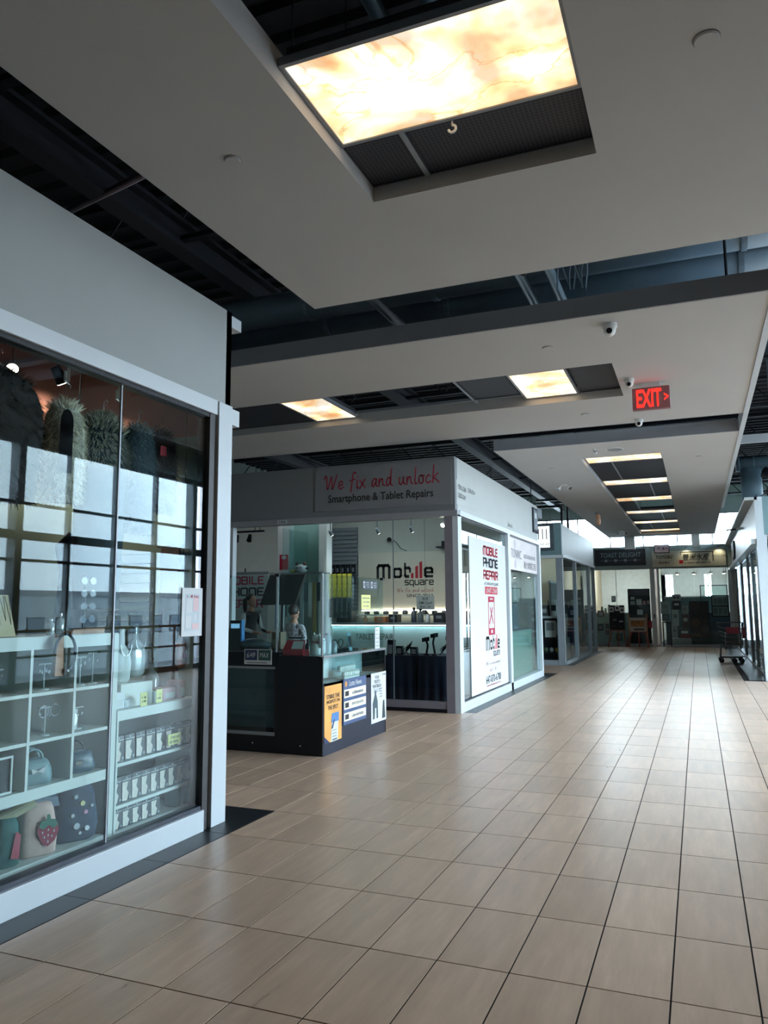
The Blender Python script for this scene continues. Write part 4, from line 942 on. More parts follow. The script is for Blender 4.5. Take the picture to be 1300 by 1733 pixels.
    mb.cur = 6; mb.ball((0,-.088,hz-.062), .022,.01,.006, 8, 6)
    t = thing('person', label, 'person', (0,0,0))
    eyes = mat('eye_dark', '#1c1614', 0.3); lips = mat('lips', '#8a4f49', 0.5)
    obj('body', mb, [SKIN, top_mats[0], top_mats[2], BLACK, top_mats[1] or top_mats[0], eyes, lips], t, smooth=True)
    h = MB(); h.ball((0,.018,hz+.04), .086,.098,.098)
    if hair_long:
        h.tube([(0,.1,hz+.05),(0,.15,hz+.02),(0,.15,hz-.12),(0,.12,hz-.28)], [.03,.045,.04,.012], 10)
    obj('hair', h, HAIR, t, smooth=True)
    t.location = loc; t.rotation_euler[2] = rotz; t.scale = (scale,)*3
    return t
person('person with dark tied hair, dark vest and white sleeves inside the phone shop doorway', (-7.22, 11.6, 0.0), math.radians(75), (mat('charcoal_vest', '#1b2028', 0.8), mat('white_sleeve', '#b9bec2', 0.8), mat('dark_trousers', '#181c26', 0.8)), True, 'forward', 0.985)
person('person in patterned shirt with back turned behind the kiosk screen', (-5.27, 9.6, 0.0), math.radians(175), (mat('patterned_shirt', '#8d8f96', 0.8, var=0.8, scale=30), None, mat('dark_trousers', '#181c26')), False, 'down', 0.87)

# ================================================================== KIOSK
KX, KY = -3.5, 6.98
k = thing('kiosk', 'black lottery kiosk counter with glass screens in the side passage', 'kiosk', (-4.4, 7.8, 0))
obj('corner_cabinet', MB().box(-4.03, KX-0.02, KY, KY+0.012, 0.0, 0.972).box(-4.03, -4.0, KY+0.012, KY+0.5, 0.0, 0.972).box(KX-0.03, KX-0.004, KY, KY+0.02, 0.0, 0.972), BLACK, k, bevel=0.004)
obj('side_panel', bx(KX-0.03, KX, KY+0.006, 8.635, 0.0, 0.695), NAVY, k)
obj('base_plinth', bx(-5.6, -4.03, KY+0.006, KY+0.5, 0.0, 0.17), BLACK, k)
obj('counter_top', bx(-5.6, -4.03, KY-0.005, KY+0.55, 0.86, 1.005), BLACK, k)
obj('back_panel', bx(-5.6, -4.03, KY+0.45, KY+0.48, 0.17, 0.86), mat('grey_cabinet_back', '#656b75', 0.6), k)
obj('case_floor', bx(KX-0.5, KX, KY+0.02, 8.635, 0.67, 0.695), TEALCAB, k)
obj('case_back', bx(KX-0.5, KX-0.48, KY+0.5, 8.635, 0.0, 0.965), NAVY, k)
obj('case_end', bx(KX-0.5, KX, 8.615, 8.635, 0.0, 0.965), BLACK, k)
obj('case_lining', bx(KX-0.3, KX-0.29, KY+0.02, 8.6, 0.695, 0.955), mat('pale_teal_lining', '#93a7aa', 0.5), k)
obj('case_glass', bx(KX-0.012, KX-0.004, KY+0.02, 8.62, 0.70, 0.95), KGLASS, k)
obj('top_rail', bx(KX-0.05, KX+0.008, KY, 8.635, 0.955, 0.978), CHROME, k)
obj('case_top', bx(KX-0.5, KX-0.05, KY+0.012, 8.635, 0.958, 0.97), KGLASS, k)
for zz in (0.40, 0.63): obj('glass_shelf', bx(-5.58, -4.06, KY+0.05, KY+0.44, zz, zz+0.008), KGLASS, k)
for zz in (0.40, 0.63): obj('shelf_bracket', bx(-4.30, -4.10, KY+0.42, KY+0.45, zz-0.02, zz), STEEL, k)
obj('cabinet_glass', bx(-5.58, -4.16, KY+0.01, KY+0.016, 0.19, 0.84), KGLASS, k)
obj('cabinet_post', bx(-4.06, -4.03, KY+0.004, KY+0.03, 0.17, 0.86), STEEL, k)
obj('cabinet_strip', bx(-5.6, -4.05, KY, KY+0.012, 0.835, 0.86), GREYFR, k)
obj('cabinet_strip', bx(-5.6, -4.05, KY, KY+0.012, 0.17, 0.205), GREYFR, k)
for xx in (-4.3, -3.75): obj('lock', MB().tube([(xx,KY-0.004,0.09),(xx,KY+0.002,0.09)], 0.008, 10), CHROME, k)
# glass screens
for (a, b) in ((-4.03, -3.52), (-4.66, -4.045), (-5.6, -4.67)):
    obj('screen_pane', bx(a, b, KY+0.02, KY+0.028, 0.975 if a > -4.04 else 1.005, 1.80), KGLASS, k)
obj('screen_pane', bx(KX-0.028, KX-0.02, KY+0.03, 7.80, 0.978, 1.80), KGLASS, k)
obj('screen_pane', bx(KX-0.028, KX-0.02, 7.81, 8.62, 0.978, 1.80), KGLASS, k)
obj('screen_post', bx(KX-0.034, KX-0.016, KY+0.014, KY+0.034, 0.975, 1.81), CHROME, k)
obj('screen_post', bx(-4.05, -4.03, KY+0.012, KY+0.034, 0.975, 1.80), CHROME, k)
for (xx, yy) in ((KX-0.024, 8.6), (-4.04, KY+0.024), (-4.64, KY+0.024)): obj('glass_clip', bx(xx-0.02, xx+0.02, yy-0.02, yy+0.02, 1.78, 1.81), BLACK, k)
# signs on it
LB = mat('lotto_navy', '#1d2f55', 0.5); LG = mat('lotto_green', '#1f4a45', 0.5)
t = thing('lottery_sign', 'framed lottery sign with two dark panels on the kiosk front', 'sign', (-4.25, KY, 0.95))
obj('board', plate((-4.247, KY-0.005, 0.957), XR, 0.325, 0.155, 0.006), PAPER, t)
obj('blue_panel', plate((-4.327, KY-0.011, 0.975), XR, 0.145, 0.105, 0.002), LB, t); obj('green_panel', plate((-4.167, KY-0.011, 0.975), XR, 0.145, 0.105, 0.002), LG, t)
lettering('6/49', (-4.327, KY-0.013, 0.975), XR, 0.10, 0.055, PAPER, t, shear=0.2); lettering('MAX', (-4.167, KY-0.013, 0.975), XR, 0.11, 0.05, PAPER, t, shear=0.2)
obj('caption_bar', plate((-4.26, KY-0.011, 0.897), XR, 0.24, 0.012, 0.001), GREYINK, t)
t = thing('poster', 'orange jackpot poster on the kiosk side', 'poster', (KX, 7.19, 0.4))
OR = mat('orange_poster', '#d89a4e', 0.6, var=0.18, scale=3)
obj('sheet', plate((KX, 7.205, 0.395), YR, 0.40, 0.56, 0.004), OR, t)
for i, s in enumerate(('STRIKE THE', 'JACKPOT ON', 'THE SPOT')): lettering(s, (KX+0.004, 7.20, 0.565-0.055*i), YR, (0.30, 0.31, 0.24)[i], 0.042, BLACKINK, t, bold=0.01)
obj('ticket', MB().prism([(-0.09,-0.15),(0.07,-0.15),(0.085,0.13),(-0.06,0.13)], (KX+0.004,7.24,0.265), (0,1,0), (0,0,1), (0.002,0,0)), PAPER, t)
obj('ticket_header', MB().prism([(-0.085,0.04),(0.09,0.04),(0.095,0.13),(-0.065,0.13)], (KX+0.0065,7.24,0.265), (0,1,0), (0,0,1), (0.001,0,0)), mat('lottery_blue', '#4d79ad', 0.5), t)
obj('ticket_arrow', MB().prism([(-0.08,-0.02),(-0.03,0.06),(0.0,0.07),(-0.05,-0.02)], (KX+0.008,7.24,0.265), (0,1,0), (0,0,1), (0.001,0,0)), LB, t)
for i in range(3): obj('ticket_line', bx(KX+0.0065, KX+0.0075, 7.18, 7.28, 0.16+0.03*i, 0.168+0.03*i), GREYINK, t)
scribble((KX+0.006, 7.23, 0.135), YR, 0.13, 0.02, BLACKINK, t)
obj('corner_wedge', MB().prism([(0,0),(0.12,0),(0,0.07)], (KX+0.005,7.005,0.115), (0,1,0), (0,0,1), (0.001,0,0)), LB, t)
t = thing('news_board', 'blue lottery news board with three white strips on the kiosk side', 'notice board', (KX, 7.74, 0.5))
obj('board', plate((KX, 7.735, 0.47), YR, 0.60, 0.47, 0.01), mat('slate_blue_board', '#3d4f73', 0.5), t)
lettering('Lotto News', (KX+0.01, 7.74, 0.655), YR, 0.32, 0.055, PAPER, t, bold=0.01)
obj('badge', MB().tube([(KX+0.01,7.50,0.655),(KX+0.012,7.50,0.655)], 0.03, 14), mat('amber_badge', '#c98a4a', 0.5), t)
CREAMP = mat('cream_strip', '#d9d2bb', 0.6)
for i, s in enumerate(('~', '$40,000,000', '~')):
    zc = 0.555-0.12*i; q = obj('strip', plate((KX+0.01, 7.735, zc), YR, 0.57, 0.085, 0.003), CREAMP, t)
    lettering(s, (KX+0.0135, 7.79, zc), YR, 0.30, 0.035, GREYINK, t); obj('logo', plate((KX+0.013, 7.52, zc), YR, 0.09, 0.05, 0.001), BLACKINK, t)
t = thing('poster', 'white sportsbook poster at the far end of the kiosk side', 'poster', (KX, 8.42, 0.42))
obj('sheet', plate((KX, 8.415, 0.425), YR, 0.45, 0.56, 0.004), PAPER, t)
for i, s in enumerate(('YOUR', 'TRUSTED', 'SPORTSBOOK', 'SINCE 92')): lettering(s, (KX+0.004, 8.36, 0.655-0.05*i), YR, (0.13, 0.18, 0.26, 0.2)[i], 0.038, (BLACKINK, BLACKINK, BLACKINK, GREYINK)[i], t)
scribble((KX+0.004, 8.57, 0.675), YR, 0.10, 0.022, BLACKINK, t)
fig = MB().prism([(-0.07,-0.14),(-0.02,-0.14),(-0.01,-0.02),(0.03,-0.02),(0.035,-0.14),(0.08,-0.14),(0.07,0.05),(0.03,0.13),(-0.02,0.13),(-0.08,0.03)], (KX+0.0045,8.31,0.33), (0,1,0), (0,0,1), (0.001,0,0))
fig.ball((KX+0.005,8.315,0.475), 0.004, 0.026, 0.03, 8, 6); obj('printed_player', fig, mat('print_slate', '#3b4a50', 0.6), t)
obj('printed_player', MB().prism([(-0.05,-0.14),(0.05,-0.14),(0.03,0.0),(0.02,0.07),(-0.02,0.06),(-0.03,0.0)], (KX+0.0045,8.56,0.31), (0,1,0), (0,0,1), (0.001,0,0)), mat('print_slate2', '#2b3438', 0.6), t)
for i in range(4): obj('caption_line', bx(KX+0.0045, KX+0.0055, 8.44, 8.52, 0.42+0.03*i, 0.432+0.03*i), GREYINK, t)
# things in and on the kiosk
t = thing('ticket_rack', 'white rack of small rounded dispensers in the kiosk glass case', 'rack', (KX-0.1, 7.75, 0.70))
obj('tray', bx(KX-0.13, KX-0.02, 7.52, 7.92, 0.70, 0.72), WHITEP, t)
for r in range(2):
    for i in range(8): obj('dispenser', MB().lathe([(0.022,0),(0.024,0.02),(0.024,0.05),(0.012,0.058)], (KX-0.035-0.05*r, 7.545+0.05*i, 0.72+0.06*r), 10), WHITEP, t, smooth=True)
    obj('tray_step', bx(KX-0.13, KX-0.06, 7.52, 7.92, 0.775, 0.78), WHITEP, t) if r else None
o = obj('paper_sheet', bx(KX-0.2, KX-0.195, 7.2, 7.5, 0.72, 0.94), PAPER); tag(o, 'white paper sheet standing in the kiosk glass case', 'paper')
SCR = mat('black_screen_plastic', '#0a0c11', 0.3)
t = thing('monitor', 'large black screen panel leaning behind the kiosk glass', 'monitor', (-4.18, 7.3, 1.0))
obj('panel', MB().prism([(-0.30,0),(0.13,0),(0.235,0.33),(-0.20,0.33)], (-4.18,7.38,1.49), (1,0,0), (0,0.12,1), (0,0.05,0)), SCR, t)
obj('stand_pole', MB().tube([(-4.22,7.42,0.98),(-4.22,7.44,1.6)], 0.025, 10), SCR, t); obj('stand_foot', bx(-4.34, -4.1, 7.3, 7.48, 1.005, 1.02), SCR, t)
obj('blue_strip', bx(-4.275, -4.262, 7.36, 7.37, 1.22, 1.5), mat('blue_plastic', '#2f6aa0', 0.4), t)
t = thing('card_terminal', 'black card terminal with lit screen at the left of the kiosk', 'card terminal', (-4.72, 7.2, 1.005))
obj('body', MB().prism([(-0.09,0),(0.09,0),(0.075,0.32),(-0.075,0.32)], (-4.70,7.2,1.005), (1,0,0), (0,0.15,1), (0,0.06,0)), SCR, t)
obj('screen', plate((-4.70,7.238,1.265), XR, 0.11, 0.05, 0.003), mat('lit_blue_screen', '#5f8fb8', 0.3, emit='#7fb0d8', es=0.5), t)
obj('blue_edge', bx(-4.618, -4.602, 7.21, 7.27, 1.10, 1.33), mat('blue_plastic', '#2f6aa0'), t)
t = thing('carton', 'brown cardboard carton with white tickets behind the kiosk glass', 'carton', (-4.22, 7.35, 1.005))
obj('box', bx(-4.28, -4.17, 7.3, 7.42, 1.005, 1.2), mat('cardboard', '#6b5a48', 0.8), t, bevel=0.003); obj('printed_label', plate((-4.225,7.3,1.08), XR, 0.09, 0.09, 0.002), mat('tan_label', '#8b7a66', 0.7), t)
o = obj('plastic_bag', MB().ball((-4.48,7.3,1.06), 0.2, 0.12, 0.075, 16, 9), mat('grey_green_plastic', '#3c4a50', 0.25, var=0.4, scale=15), smooth=True); tag(o, 'dark crumpled plastic bag lying behind the kiosk glass', 'bag')
t = thing('ticket_display', 'red ticket display box with white card on the kiosk corner', 'display box', (-3.88, 7.15, 0.975))
obj('box', bx(-4.01, -3.77, 7.06, 7.2, 0.972, 1.03), REDINK, t, bevel=0.003)
obj('sloped_face', MB().prism([(-0.12,0),(0.12,0),(0.11,0.11),(-0.10,0.11)], (-3.89,7.07,1.03), (1,0,0), (0,0.5,0.86), (0,0.01,0)), mat('red_print', '#b3152c'), t)
obj('white_card', MB().prism([(-0.02,0.01),(0.11,0.01),(0.105,0.1),(-0.015,0.1)], (-3.89,7.062,1.03), (1,0,0), (0,0.5,0.86), (0,-0.002,0)), PAPER, t)
obj('lid', bx(-3.97, -3.82, 7.12, 7.2, 1.14, 1.155), BLACK, t)
t = thing('lucky_figurine', 'white lucky cat figurine in the kiosk corner behind glass', 'figurine', (-3.66, 7.15, 0.975))
POR = mat('white_porcelain', '#b9c2c2', 0.25)
obj('body', MB().lathe([(0.05,0),(0.06,0.02),(0.058,0.08),(0.045,0.12),(0.04,0.13)], (-3.66,7.15,0.972), 16), POR, t, smooth=True); obj('head', MB().ball((-3.66,7.15,1.14), 0.05, 0.045, 0.045), POR, t, smooth=True)
for s in (-1, 1): obj('ear', MB().lathe([(0.018,0),(0.003,0.035)], (-3.66+0.03*s,7.15,1.17), 8), POR, t)
obj('raised_paw', MB().tube([(-3.61,7.13,1.05),(-3.60,7.12,1.13),(-3.60,7.11,1.17)], [0.017,0.016,0.02], 10), POR, t, smooth=True); obj('collar', MB().tube([(-3.66,7.15,1.098),(-3.66,7.15,1.106)], 0.043, 14), REDINK, t)
def bottle(x, y, z, r, h, m, capm, label, group=None):
    t = thing('bottle', label, 'bottle', (x, y, z), group)
    obj('body', MB().lathe([(r*0.95,0),(r,0.01),(r,h*0.62),(r*0.4,h*0.78),(r*0.4,h*0.88)], (x,y,z), 14), m, t, smooth=True); obj('cap', MB().tube([(x,y,z+h*0.86),(x,y,z+h)], r*0.48, 10), capm, t); return t
bottle(-3.80, 7.22, 0.972, 0.03, 0.16, mat('dark_bottle', '#1f2a33', 0.2), BLACK, 'dark bottle beside the white figurine in the kiosk')
bottle(-3.74, 7.32, 0.972, 0.035, 0.13, WHITEP, GREYFR, 'white bottle behind the white figurine in the kiosk')
for i, (yy, hh, c, lb) in enumerate(((7.28, 0.17, '#a8b7bd', 'tall clear jar nearest the kiosk corner'), (7.42, 0.22, '#9fb0b8', 'clear roll of plastic standing on the kiosk side'), (7.56, 0.12, '#7d8b92', 'short grey jar in the middle of the kiosk side'))):
    t = thing('jar', lb, 'jar', (KX-0.17, yy, 0.97)); obj('body', MB().lathe([(0.04,0),(0.045,0.02),(0.045,hh*0.85),(0.03,hh*0.9)], (KX-0.17,yy,0.97), 14), mat('jar_'+c[1:], c, 0.2), t, smooth=True); obj('lid', MB().tube([(KX-0.17,yy,0.97+hh*0.9),(KX-0.17,yy,0.97+hh)], 0.035, 12), GREYFR, t)
t = thing('phone_stand', 'small phone card stand on the kiosk side behind the glass', 'stand', (KX-0.12, 7.95, 0.97)); obj('card', MB().obox((KX-0.14,7.90,0.975), (0.0,0.09,0), (-0.03,0,0.2), (0.006,0,0)), mat('teal_card', '#5e8894', 0.4), t); obj('screen', MB().obox((KX-0.138,7.915,1.02), (0,0.06,0), (-0.018,0,0.12), (0.008,0,0)), SCR, t); obj('foot', bx(KX-0.2, KX-0.12, 7.90, 7.99, 0.97, 0.978), SCR, t)
for (yy, zz, w_, h_, m_, lb, ln) in ((8.1, 1.52, 0.26, 0.16, YELLOW, 'yellow handwritten note taped to the kiosk glass', (('~', 0, 0.045, 0.2, 0.02), ('~', 0, 0.0, 0.2, 0.02), ('~', 0, -0.045, 0.16, 0.02))), (8.43, 1.10, 0.14, 0.25, PAPER, 'tall white notice at the far end of the kiosk glass', tuple(('~', 0, 0.09-0.045*q, 0.1, 0.014) for q in range(5)))):
    card('notice', (KX-0.019, yy, zz), YR, w_, h_, m_, lb, 'notice', ln, GREYINK, 0.002)
t = thing('window_sticker', 'dark two-part age sticker at the top of the kiosk glass', 'sticker', (KX-0.019, 8.22, 1.71)); obj('sheet', plate((KX-0.019, 8.22, 1.715), YR, 0.44, 0.10, 0.002), mat('slate_sticker', '#2c3640', 0.5), t)
for s in (-0.11, 0.11):
    obj('icon', plate((KX-0.017, 8.22+s-0.06, 1.715), YR, 0.045, 0.07, 0.001), PAPER, t); obj('icon_centre', plate((KX-0.016, 8.22+s-0.06, 1.715), YR, 0.022, 0.045, 0.001), BLACKINK, t)
    for q in (-0.02, 0.005, 0.03): scribble((KX-0.017, 8.22+s+0.035, 1.71+q), YR, 0.08, 0.012, PAPER, t)
o = obj('curled_cable', MB().tube([(KX-0.2, 7.62+0.1*math.cos(a*0.5)+0.012*a, 1.06+0.05*math.sin(a*0.5)) for a in range(26)], 0.005, 6), BLACK); tag(o, 'curled black cable on the kiosk side behind the glass', 'cable')

# ================================================================== PHONE REPAIR SHOP
struct('fascia_wall', MB().box(-12.3, -3.13, 10.40, 10.52, 2.82, 3.60), mat('shade_toned_fascia', '#74787c', 0.6, var=0.03, scale=1.5), 'front fascia of the phone repair shop')  # front shade painted in; same finish as the side fascia
struct('fascia_wall', MB().box(-3.27, -3.13, 10.52, 16.52, 2.83, 3.60), FASCIA, 'side fascia of the phone repair shop')
struct('trim_3', MB().box(-12.3, -3.09, 10.36, 10.52, 2.735, 2.82), mat('shade_toned_header', '#8b8d93', 0.5), 'shade-toned header rail of the phone repair shop front')  # header colour darkened for the shade on the front
struct('trim_8', MB().box(-3.27, -3.09, 10.52, 16.5, 2.755, 2.83), FRAME, 'pale header rail of the phone repair shop side')
struct('partition', bx(-12.3, -3.2, 13.46, 13.56, 0, 3.5), mat('shop_wall_white', '#bfc2ba', 0.8, var=0.03), 'inner wall between the phone shop and the next shop')
struct('partition', bx(-12.3, -3.2, 16.42, 16.52, 0, 3.55), WHITE, 'end wall of the phone shop block')
struct('pillar', bx(-3.29, -3.17, 10.38, 10.50, 0, 2.74), mat('mauve_grey_post', '#77727a', 0.5), 'grey corner post of the phone shop front')
struct('pillar', bx(-3.17, -3.09, 10.38, 10.56, 0, 2.76), FRAME, 'white corner post of the phone shop side')
struct('pillar', bx(-3.24, -3.09, 16.42, 16.54, 0, 2.76), FRAME, 'white end post of the phone shop side')
w3 = shell('window_3', (-5, 10.45, 0)); w3['label'] = 'front glazing of the phone repair shop'
obj('sill_rail', bx(-5.9, -3.29, 10.39, 10.50, 0.0, 0.145), mat('mauve_grey_post', '#77727a'), w3)
obj('sill_shadow_line', bx(-5.9, -3.29, 10.385, 10.39, 0.0, 0.05), BLACK, w3)  # black strip stands in for the shadow line under the sill
for (a, b) in ((-5.95, -4.105), (-4.095, -3.29)): obj('pane', bx(a, b, 10.44, 10.45, 0.145, 2.735), GLASS, w3)
obj('pane_joint', bx(-4.105, -4.095, 10.438, 10.452, 0.145, 2.735), GREYFR, w3)
obj('jamb', bx(-6.9, -6.82, 10.39, 10.50, 0.0, 2.735), FRAME, w3)
for (a, b) in ((-9.4, -6.9), (-12.3, -9.45)): obj('pane', bx(a, b, 10.44, 10.45, 0.145, 2.735), GLASS, w3)
obj('sill_rail', bx(-12.3, -6.9, 10.39, 10.50, 0.0, 0.145), FRAME, w3)
d1 = shell('door_1', (-6.04, 10.5, 0)); d1['label'] = 'open glass door of the phone repair shop'
obj('leaf', bx(-5.995, -5.985, 10.52, 11.35, 0.05, 2.70), GLASS, d1); obj('patch_rail', bx(-6.0, -5.98, 10.52, 11.35, 0.01, 0.09), CHROME, d1); obj('handle', MB().tube([(-6.03,11.2,0.85),(-6.03,11.2,1.35)], 0.012, 8), CHROME, d1)
w4 = shell('window_4', (-3.13, 12, 0)); w4['label'] = 'side glazing of the phone repair shop'
obj('sill_rail', bx(-3.24, -3.09, 10.56, 16.42, 0.0, 0.13), FRAME, w4)
obj('mullion', bx(-3.22, -3.09, 13.50, 13.66, 0.0, 2.755), FRAME, w4)
obj('inner_gasket', bx(-3.18, -3.12, 10.56, 13.5, 0.13, 0.15), BLACK, w4); obj('inner_gasket', bx(-3.18, -3.12, 10.56, 16.42, 2.735, 2.755), BLACK, w4)
obj('pane', bx(-3.156, -3.146, 10.56, 13.50, 0.13, 2.755), GLASS, w4); obj('pane', bx(-3.156, -3.146, 13.66, 16.42, 0.13, 2.755), GLASS, w4)
# fascia signs
t = thing('shop_sign', 'We fix and unlock sign board on the phone shop front fascia', 'sign', (-4.27, 10.4, 3.24))
obj('board', plate((-4.265, 10.40, 3.24), XR, 2.18, 0.66, 0.012), mat('shade_toned_sign_board', '#787b80', 0.5, var=0.08, scale=2), t)  # board colour darkened to carry the shade of the front
strokes('We fix and unlock', HAND, (-4.28, 10.388, 3.335), XR, 1.86, 0.33, CRIMSON, t, sw=0.085, gap=0.1)
lettering('Smartphone & Tablet Repairs', (-4.29, 10.388, 3.075), XR, 1.68, 0.155, BLACKINK, t, bold=0.012)
t = thing('unit_number', 'small unit number 2368 on the phone shop header', 'sign', (-5.91, 10.36, 2.777)); obj('backing', plate((-5.91, 10.36, 2.778), XR, 0.17, 0.06, 0.002), FRAME, t); lettering('2368', (-5.91, 10.357, 2.778), XR, 0.12, 0.04, BLACKINK, t)
t = thing('directory_sign', 'small arrowed unit directory on the phone shop side fascia', 'sign', (-3.13, 10.95, 3.1)); obj('backing', plate((-3.13, 11.0, 3.10), YR, 1.05, 0.36, 0.002), FASCIA, t)
for (s, yy, zz, w_) in (('<2701-2768', 10.74, 3.18, 0.42), ('2769-2711>', 11.27, 3.20, 0.40), ('2330-2369', 10.74, 3.06, 0.40)): lettering(s, (-3.128, yy, zz), YR, w_, 0.07, BLACKINK, t)
t = thing('unit_number', 'small unit number above the side window post', 'sign', (-3.13, 13.75, 2.92)); obj('backing', plate((-3.13, 13.86, 2.93), YR, 0.42, 0.12, 0.002), FASCIA, t); lettering('2366-2330', (-3.128, 13.86, 2.93), YR, 0.36, 0.06, BLACKINK, t)
t = thing('projecting_sign', 'small dark framed sign at the far end of the phone shop fascia', 'sign', (-3.1, 16.2, 3.3)); obj('frame', bx(-3.13, -3.10, 15.95, 16.42, 3.0, 3.52), STEEL, t); obj('face', plate((-3.10, 16.185, 3.27), YR, 0.38, 0.42, 0.003), mat('slate_panel', '#56636b', 0.5), t); obj('pictogram', plate((-3.097, 16.18, 3.36), YR, 0.2, 0.12, 0.002), PAPER, t); obj('stripe', plate((-3.097, 16.185, 3.14), YR, 0.3, 0.1, 0.002), GREYINK, t)
# banner on the side glass
t = thing('window_banner', 'tall white phone repair banner filling the first side window', 'banner', (-3.14, 12.27, 1.3))
BY = 12.28; bxx = -3.142
obj('sheet', bx(bxx, bxx+0.006, 11.10, 13.45, 0.14, 2.52), PAPER, t)
fx = bxx+0.006
for (s, zz, m_) in (('MOBILE', 2.355, REDINK), ('PHONE', 2.165, BLACKINK), ('REPAIR', 1.965, REDINK)): strokes(s, TECH, (fx, BY+0.1, zz), YR, 0.97, 0.165, m_, t, sw=0.26, gap=0.28)
lettering('AT LANGHAM SQUARE', (fx, BY+0.12, 1.82), YR, 0.92, 0.055, BLACKINK, t)
obj('unit_box', bx(fx, fx+0.001, BY-0.3, BY+0.52, 1.655, 1.775), REDINK, t); lettering('UNIT 2368', (fx+0.001, BY+0.11, 1.715), YR, 0.70, 0.08, PAPER, t)
ph = MB().box(fx, fx+0.001, BY-0.12, BY+0.30, 1.53, 1.62).box(fx, fx+0.001, BY-0.12, BY+0.30, 1.0, 1.11).box(fx, fx+0.001, BY-0.12, BY-0.08, 1.11, 1.53).box(fx, fx+0.001, BY+0.26, BY+0.30, 1.11, 1.53)
obj('phone_outline', ph, CRIMSON, t); obj('phone_slot', bx(fx+0.001, fx+0.002, BY+0.0, BY+0.18, 1.57, 1.59), PAPER, t); obj('phone_button', bx(fx+0.001, fx+0.002, BY+0.04, BY+0.14, 1.03, 1.08), PAPER, t)
tl = MB()
for (a, b, c, d) in ((-0.06, 1.18, 0.18, 1.45), (0.2, 1.18, 0.0, 1.45)):
    n_ = Vector((0, b-d, c-a)).normalized()*0.022; tl.add([Vector((fx+0.001, BY+a, b))-n_, Vector((fx+0.001, BY+c, d))-n_, Vector((fx+0.001, BY+c, d))+n_, Vector((fx+0.001, BY+a, b))+n_], [(0,1,2,3)])
obj('crossed_tools', tl, CRIMSON, t)
def logo(o, fr, w, m_black, m_red, parent, lift=0.003):
    """the word mark: M o b, three rising bars, e"""
    R, U, Nn = fr; o = Vector(o); s_ = w/515.0
    def at(a, b, ww, hh, ch, sw): strokes(ch, TECH, o+R*(a*s_)+U*(b*s_), fr, ww*s_, hh*s_, m_black, parent, sw=sw, gap=0.2, lift=lift)
    at(-190, 65, 135, 130, 'M', 0.25); at(-63, 48, 90, 95, 'o', 0.22); at(28, 66, 66, 132, 'b', 0.24); at(215, 48, 88, 95, 'e', 0.22)
    g_ = MB()
    for (a, b, hh) in ((70, 22, 45), (110, 25, 105), (147, 25, 142)):
        p = o+R*(a*s_)+Nn*lift; g_.add([p-R*(b/2*s_), p+R*(b/2*s_), p+R*(b/2*s_)+U*(hh*s_), p-R*(b/2*s_)+U*(hh*s_*0.93)], [(0,1,2,3)])
    obj('signal_bars', g_, m_red, parent)
    strokes('square', TECH, o+R*(130*s_)+U*(-42*s_), fr, 260*s_, 62*s_, m_black, parent, sw=0.17, gap=0.24, lift=lift)
logo((fx, BY+0.14, 0.76), YR, 0.92, BLACKINK, REDINK, t, lift=0.001)
strokes('We fix and unlock', HAND, (fx, BY+0.14, 0.56), YR, 0.95, 0.09, PINK, t, sw=0.1, gap=0.1); lettering('Since 2012', (fx, BY+0.16, 0.46), YR, 0.55, 0.07, PINK, t)
lettering('647-870-6700', (fx, BY+0.14, 0.31), YR, 0.98, 0.12, BLACKINK, t, bold=0.01); lettering('www.mobilesquare.ca', (fx, BY+0.14, 0.215), YR, 0.92, 0.05, CRIMSON, t)
t = thing('window_banner', 'white engineering sign filling the top of the second side window', 'sign', (-3.14, 14.9, 2.4))
obj('sheet', bx(bxx, bxx+0.006, 13.68, 16.35, 2.13, 2.73), mat('warm_white_sheet', '#d3cccc', 0.6), t)
lettering('TONNIC', (fx, 14.35, 2.44), YR, 0.9, 0.17, GREYINK, t); lettering('BUILD & RENOVATIONS', (fx, 15.6, 2.44), YR, 1.15, 0.08, GREYINK, t); lettering('通力建築工程', (fx, 15.6, 2.265), YR, 1.2, 0.14, BLACKINK, t)
for zz in (2.62, 2.25): obj('pale_flower', MB().tube([(fx,14.25,zz),(fx+0.001,14.25,zz)], 0.09, 12), mat('pale_flower_print', '#bdb6ba', 0.6), t)
# things on the wall and the repair counter
t = thing('logo_panel', 'cream wall panel with the Mobile square logo inside the phone shop', 'sign', (-4.7, 13.45, 1.95))
obj('panel', bx(-5.98, -3.4, 13.41, 13.455, 1.42, 2.48), mat('cream_panel', '#cfc9ba', 0.6, var=0.02), t)
logo((-5.04, 13.41, 1.985), XR, 1.14, BLACKINK, REDINK, t)
strokes('We fix and unlock', HAND, (-4.83, 13.41, 1.765), XR, 0.74, 0.105, CRIMSON, t, sw=0.08, gap=0.1); lettering('SINCE 2012', (-4.74, 13.41, 1.665), XR, 0.52, 0.06, BLACKINK, t, bold=0.01)
t = thing('notice', 'grey SIM card notice hanging before the logo panel', 'notice', (-4.42, 12.9, 1.5)); obj('board', plate((-4.46, 12.9, 1.535), XR, 0.33, 0.25, 0.006), mat('pale_grey_board', '#9aa3a4', 0.6), t)
lettering('SIM Card', (-4.46, 12.894, 1.53), XR, 0.24, 0.05, BLACKINK, t, bold=0.01); lettering('香港', (-4.46, 12.894, 1.60), XR, 0.11, 0.055, BLACKINK, t); lettering('數據上網', (-4.46, 12.894, 1.46), XR, 0.19, 0.04, BLACKINK, t)
obj('string', MB().tube([(-4.46,12.9,1.66),(-4.46,12.9,3.4)], 0.002, 4), STEEL, t)
cn = thing('repair_counter', 'white repair counter with glowing light strip inside the phone shop', 'counter', (-5.2, 12.9, 0))
COUNTW = mat('counter_front', '#9fb3b6', 0.5)
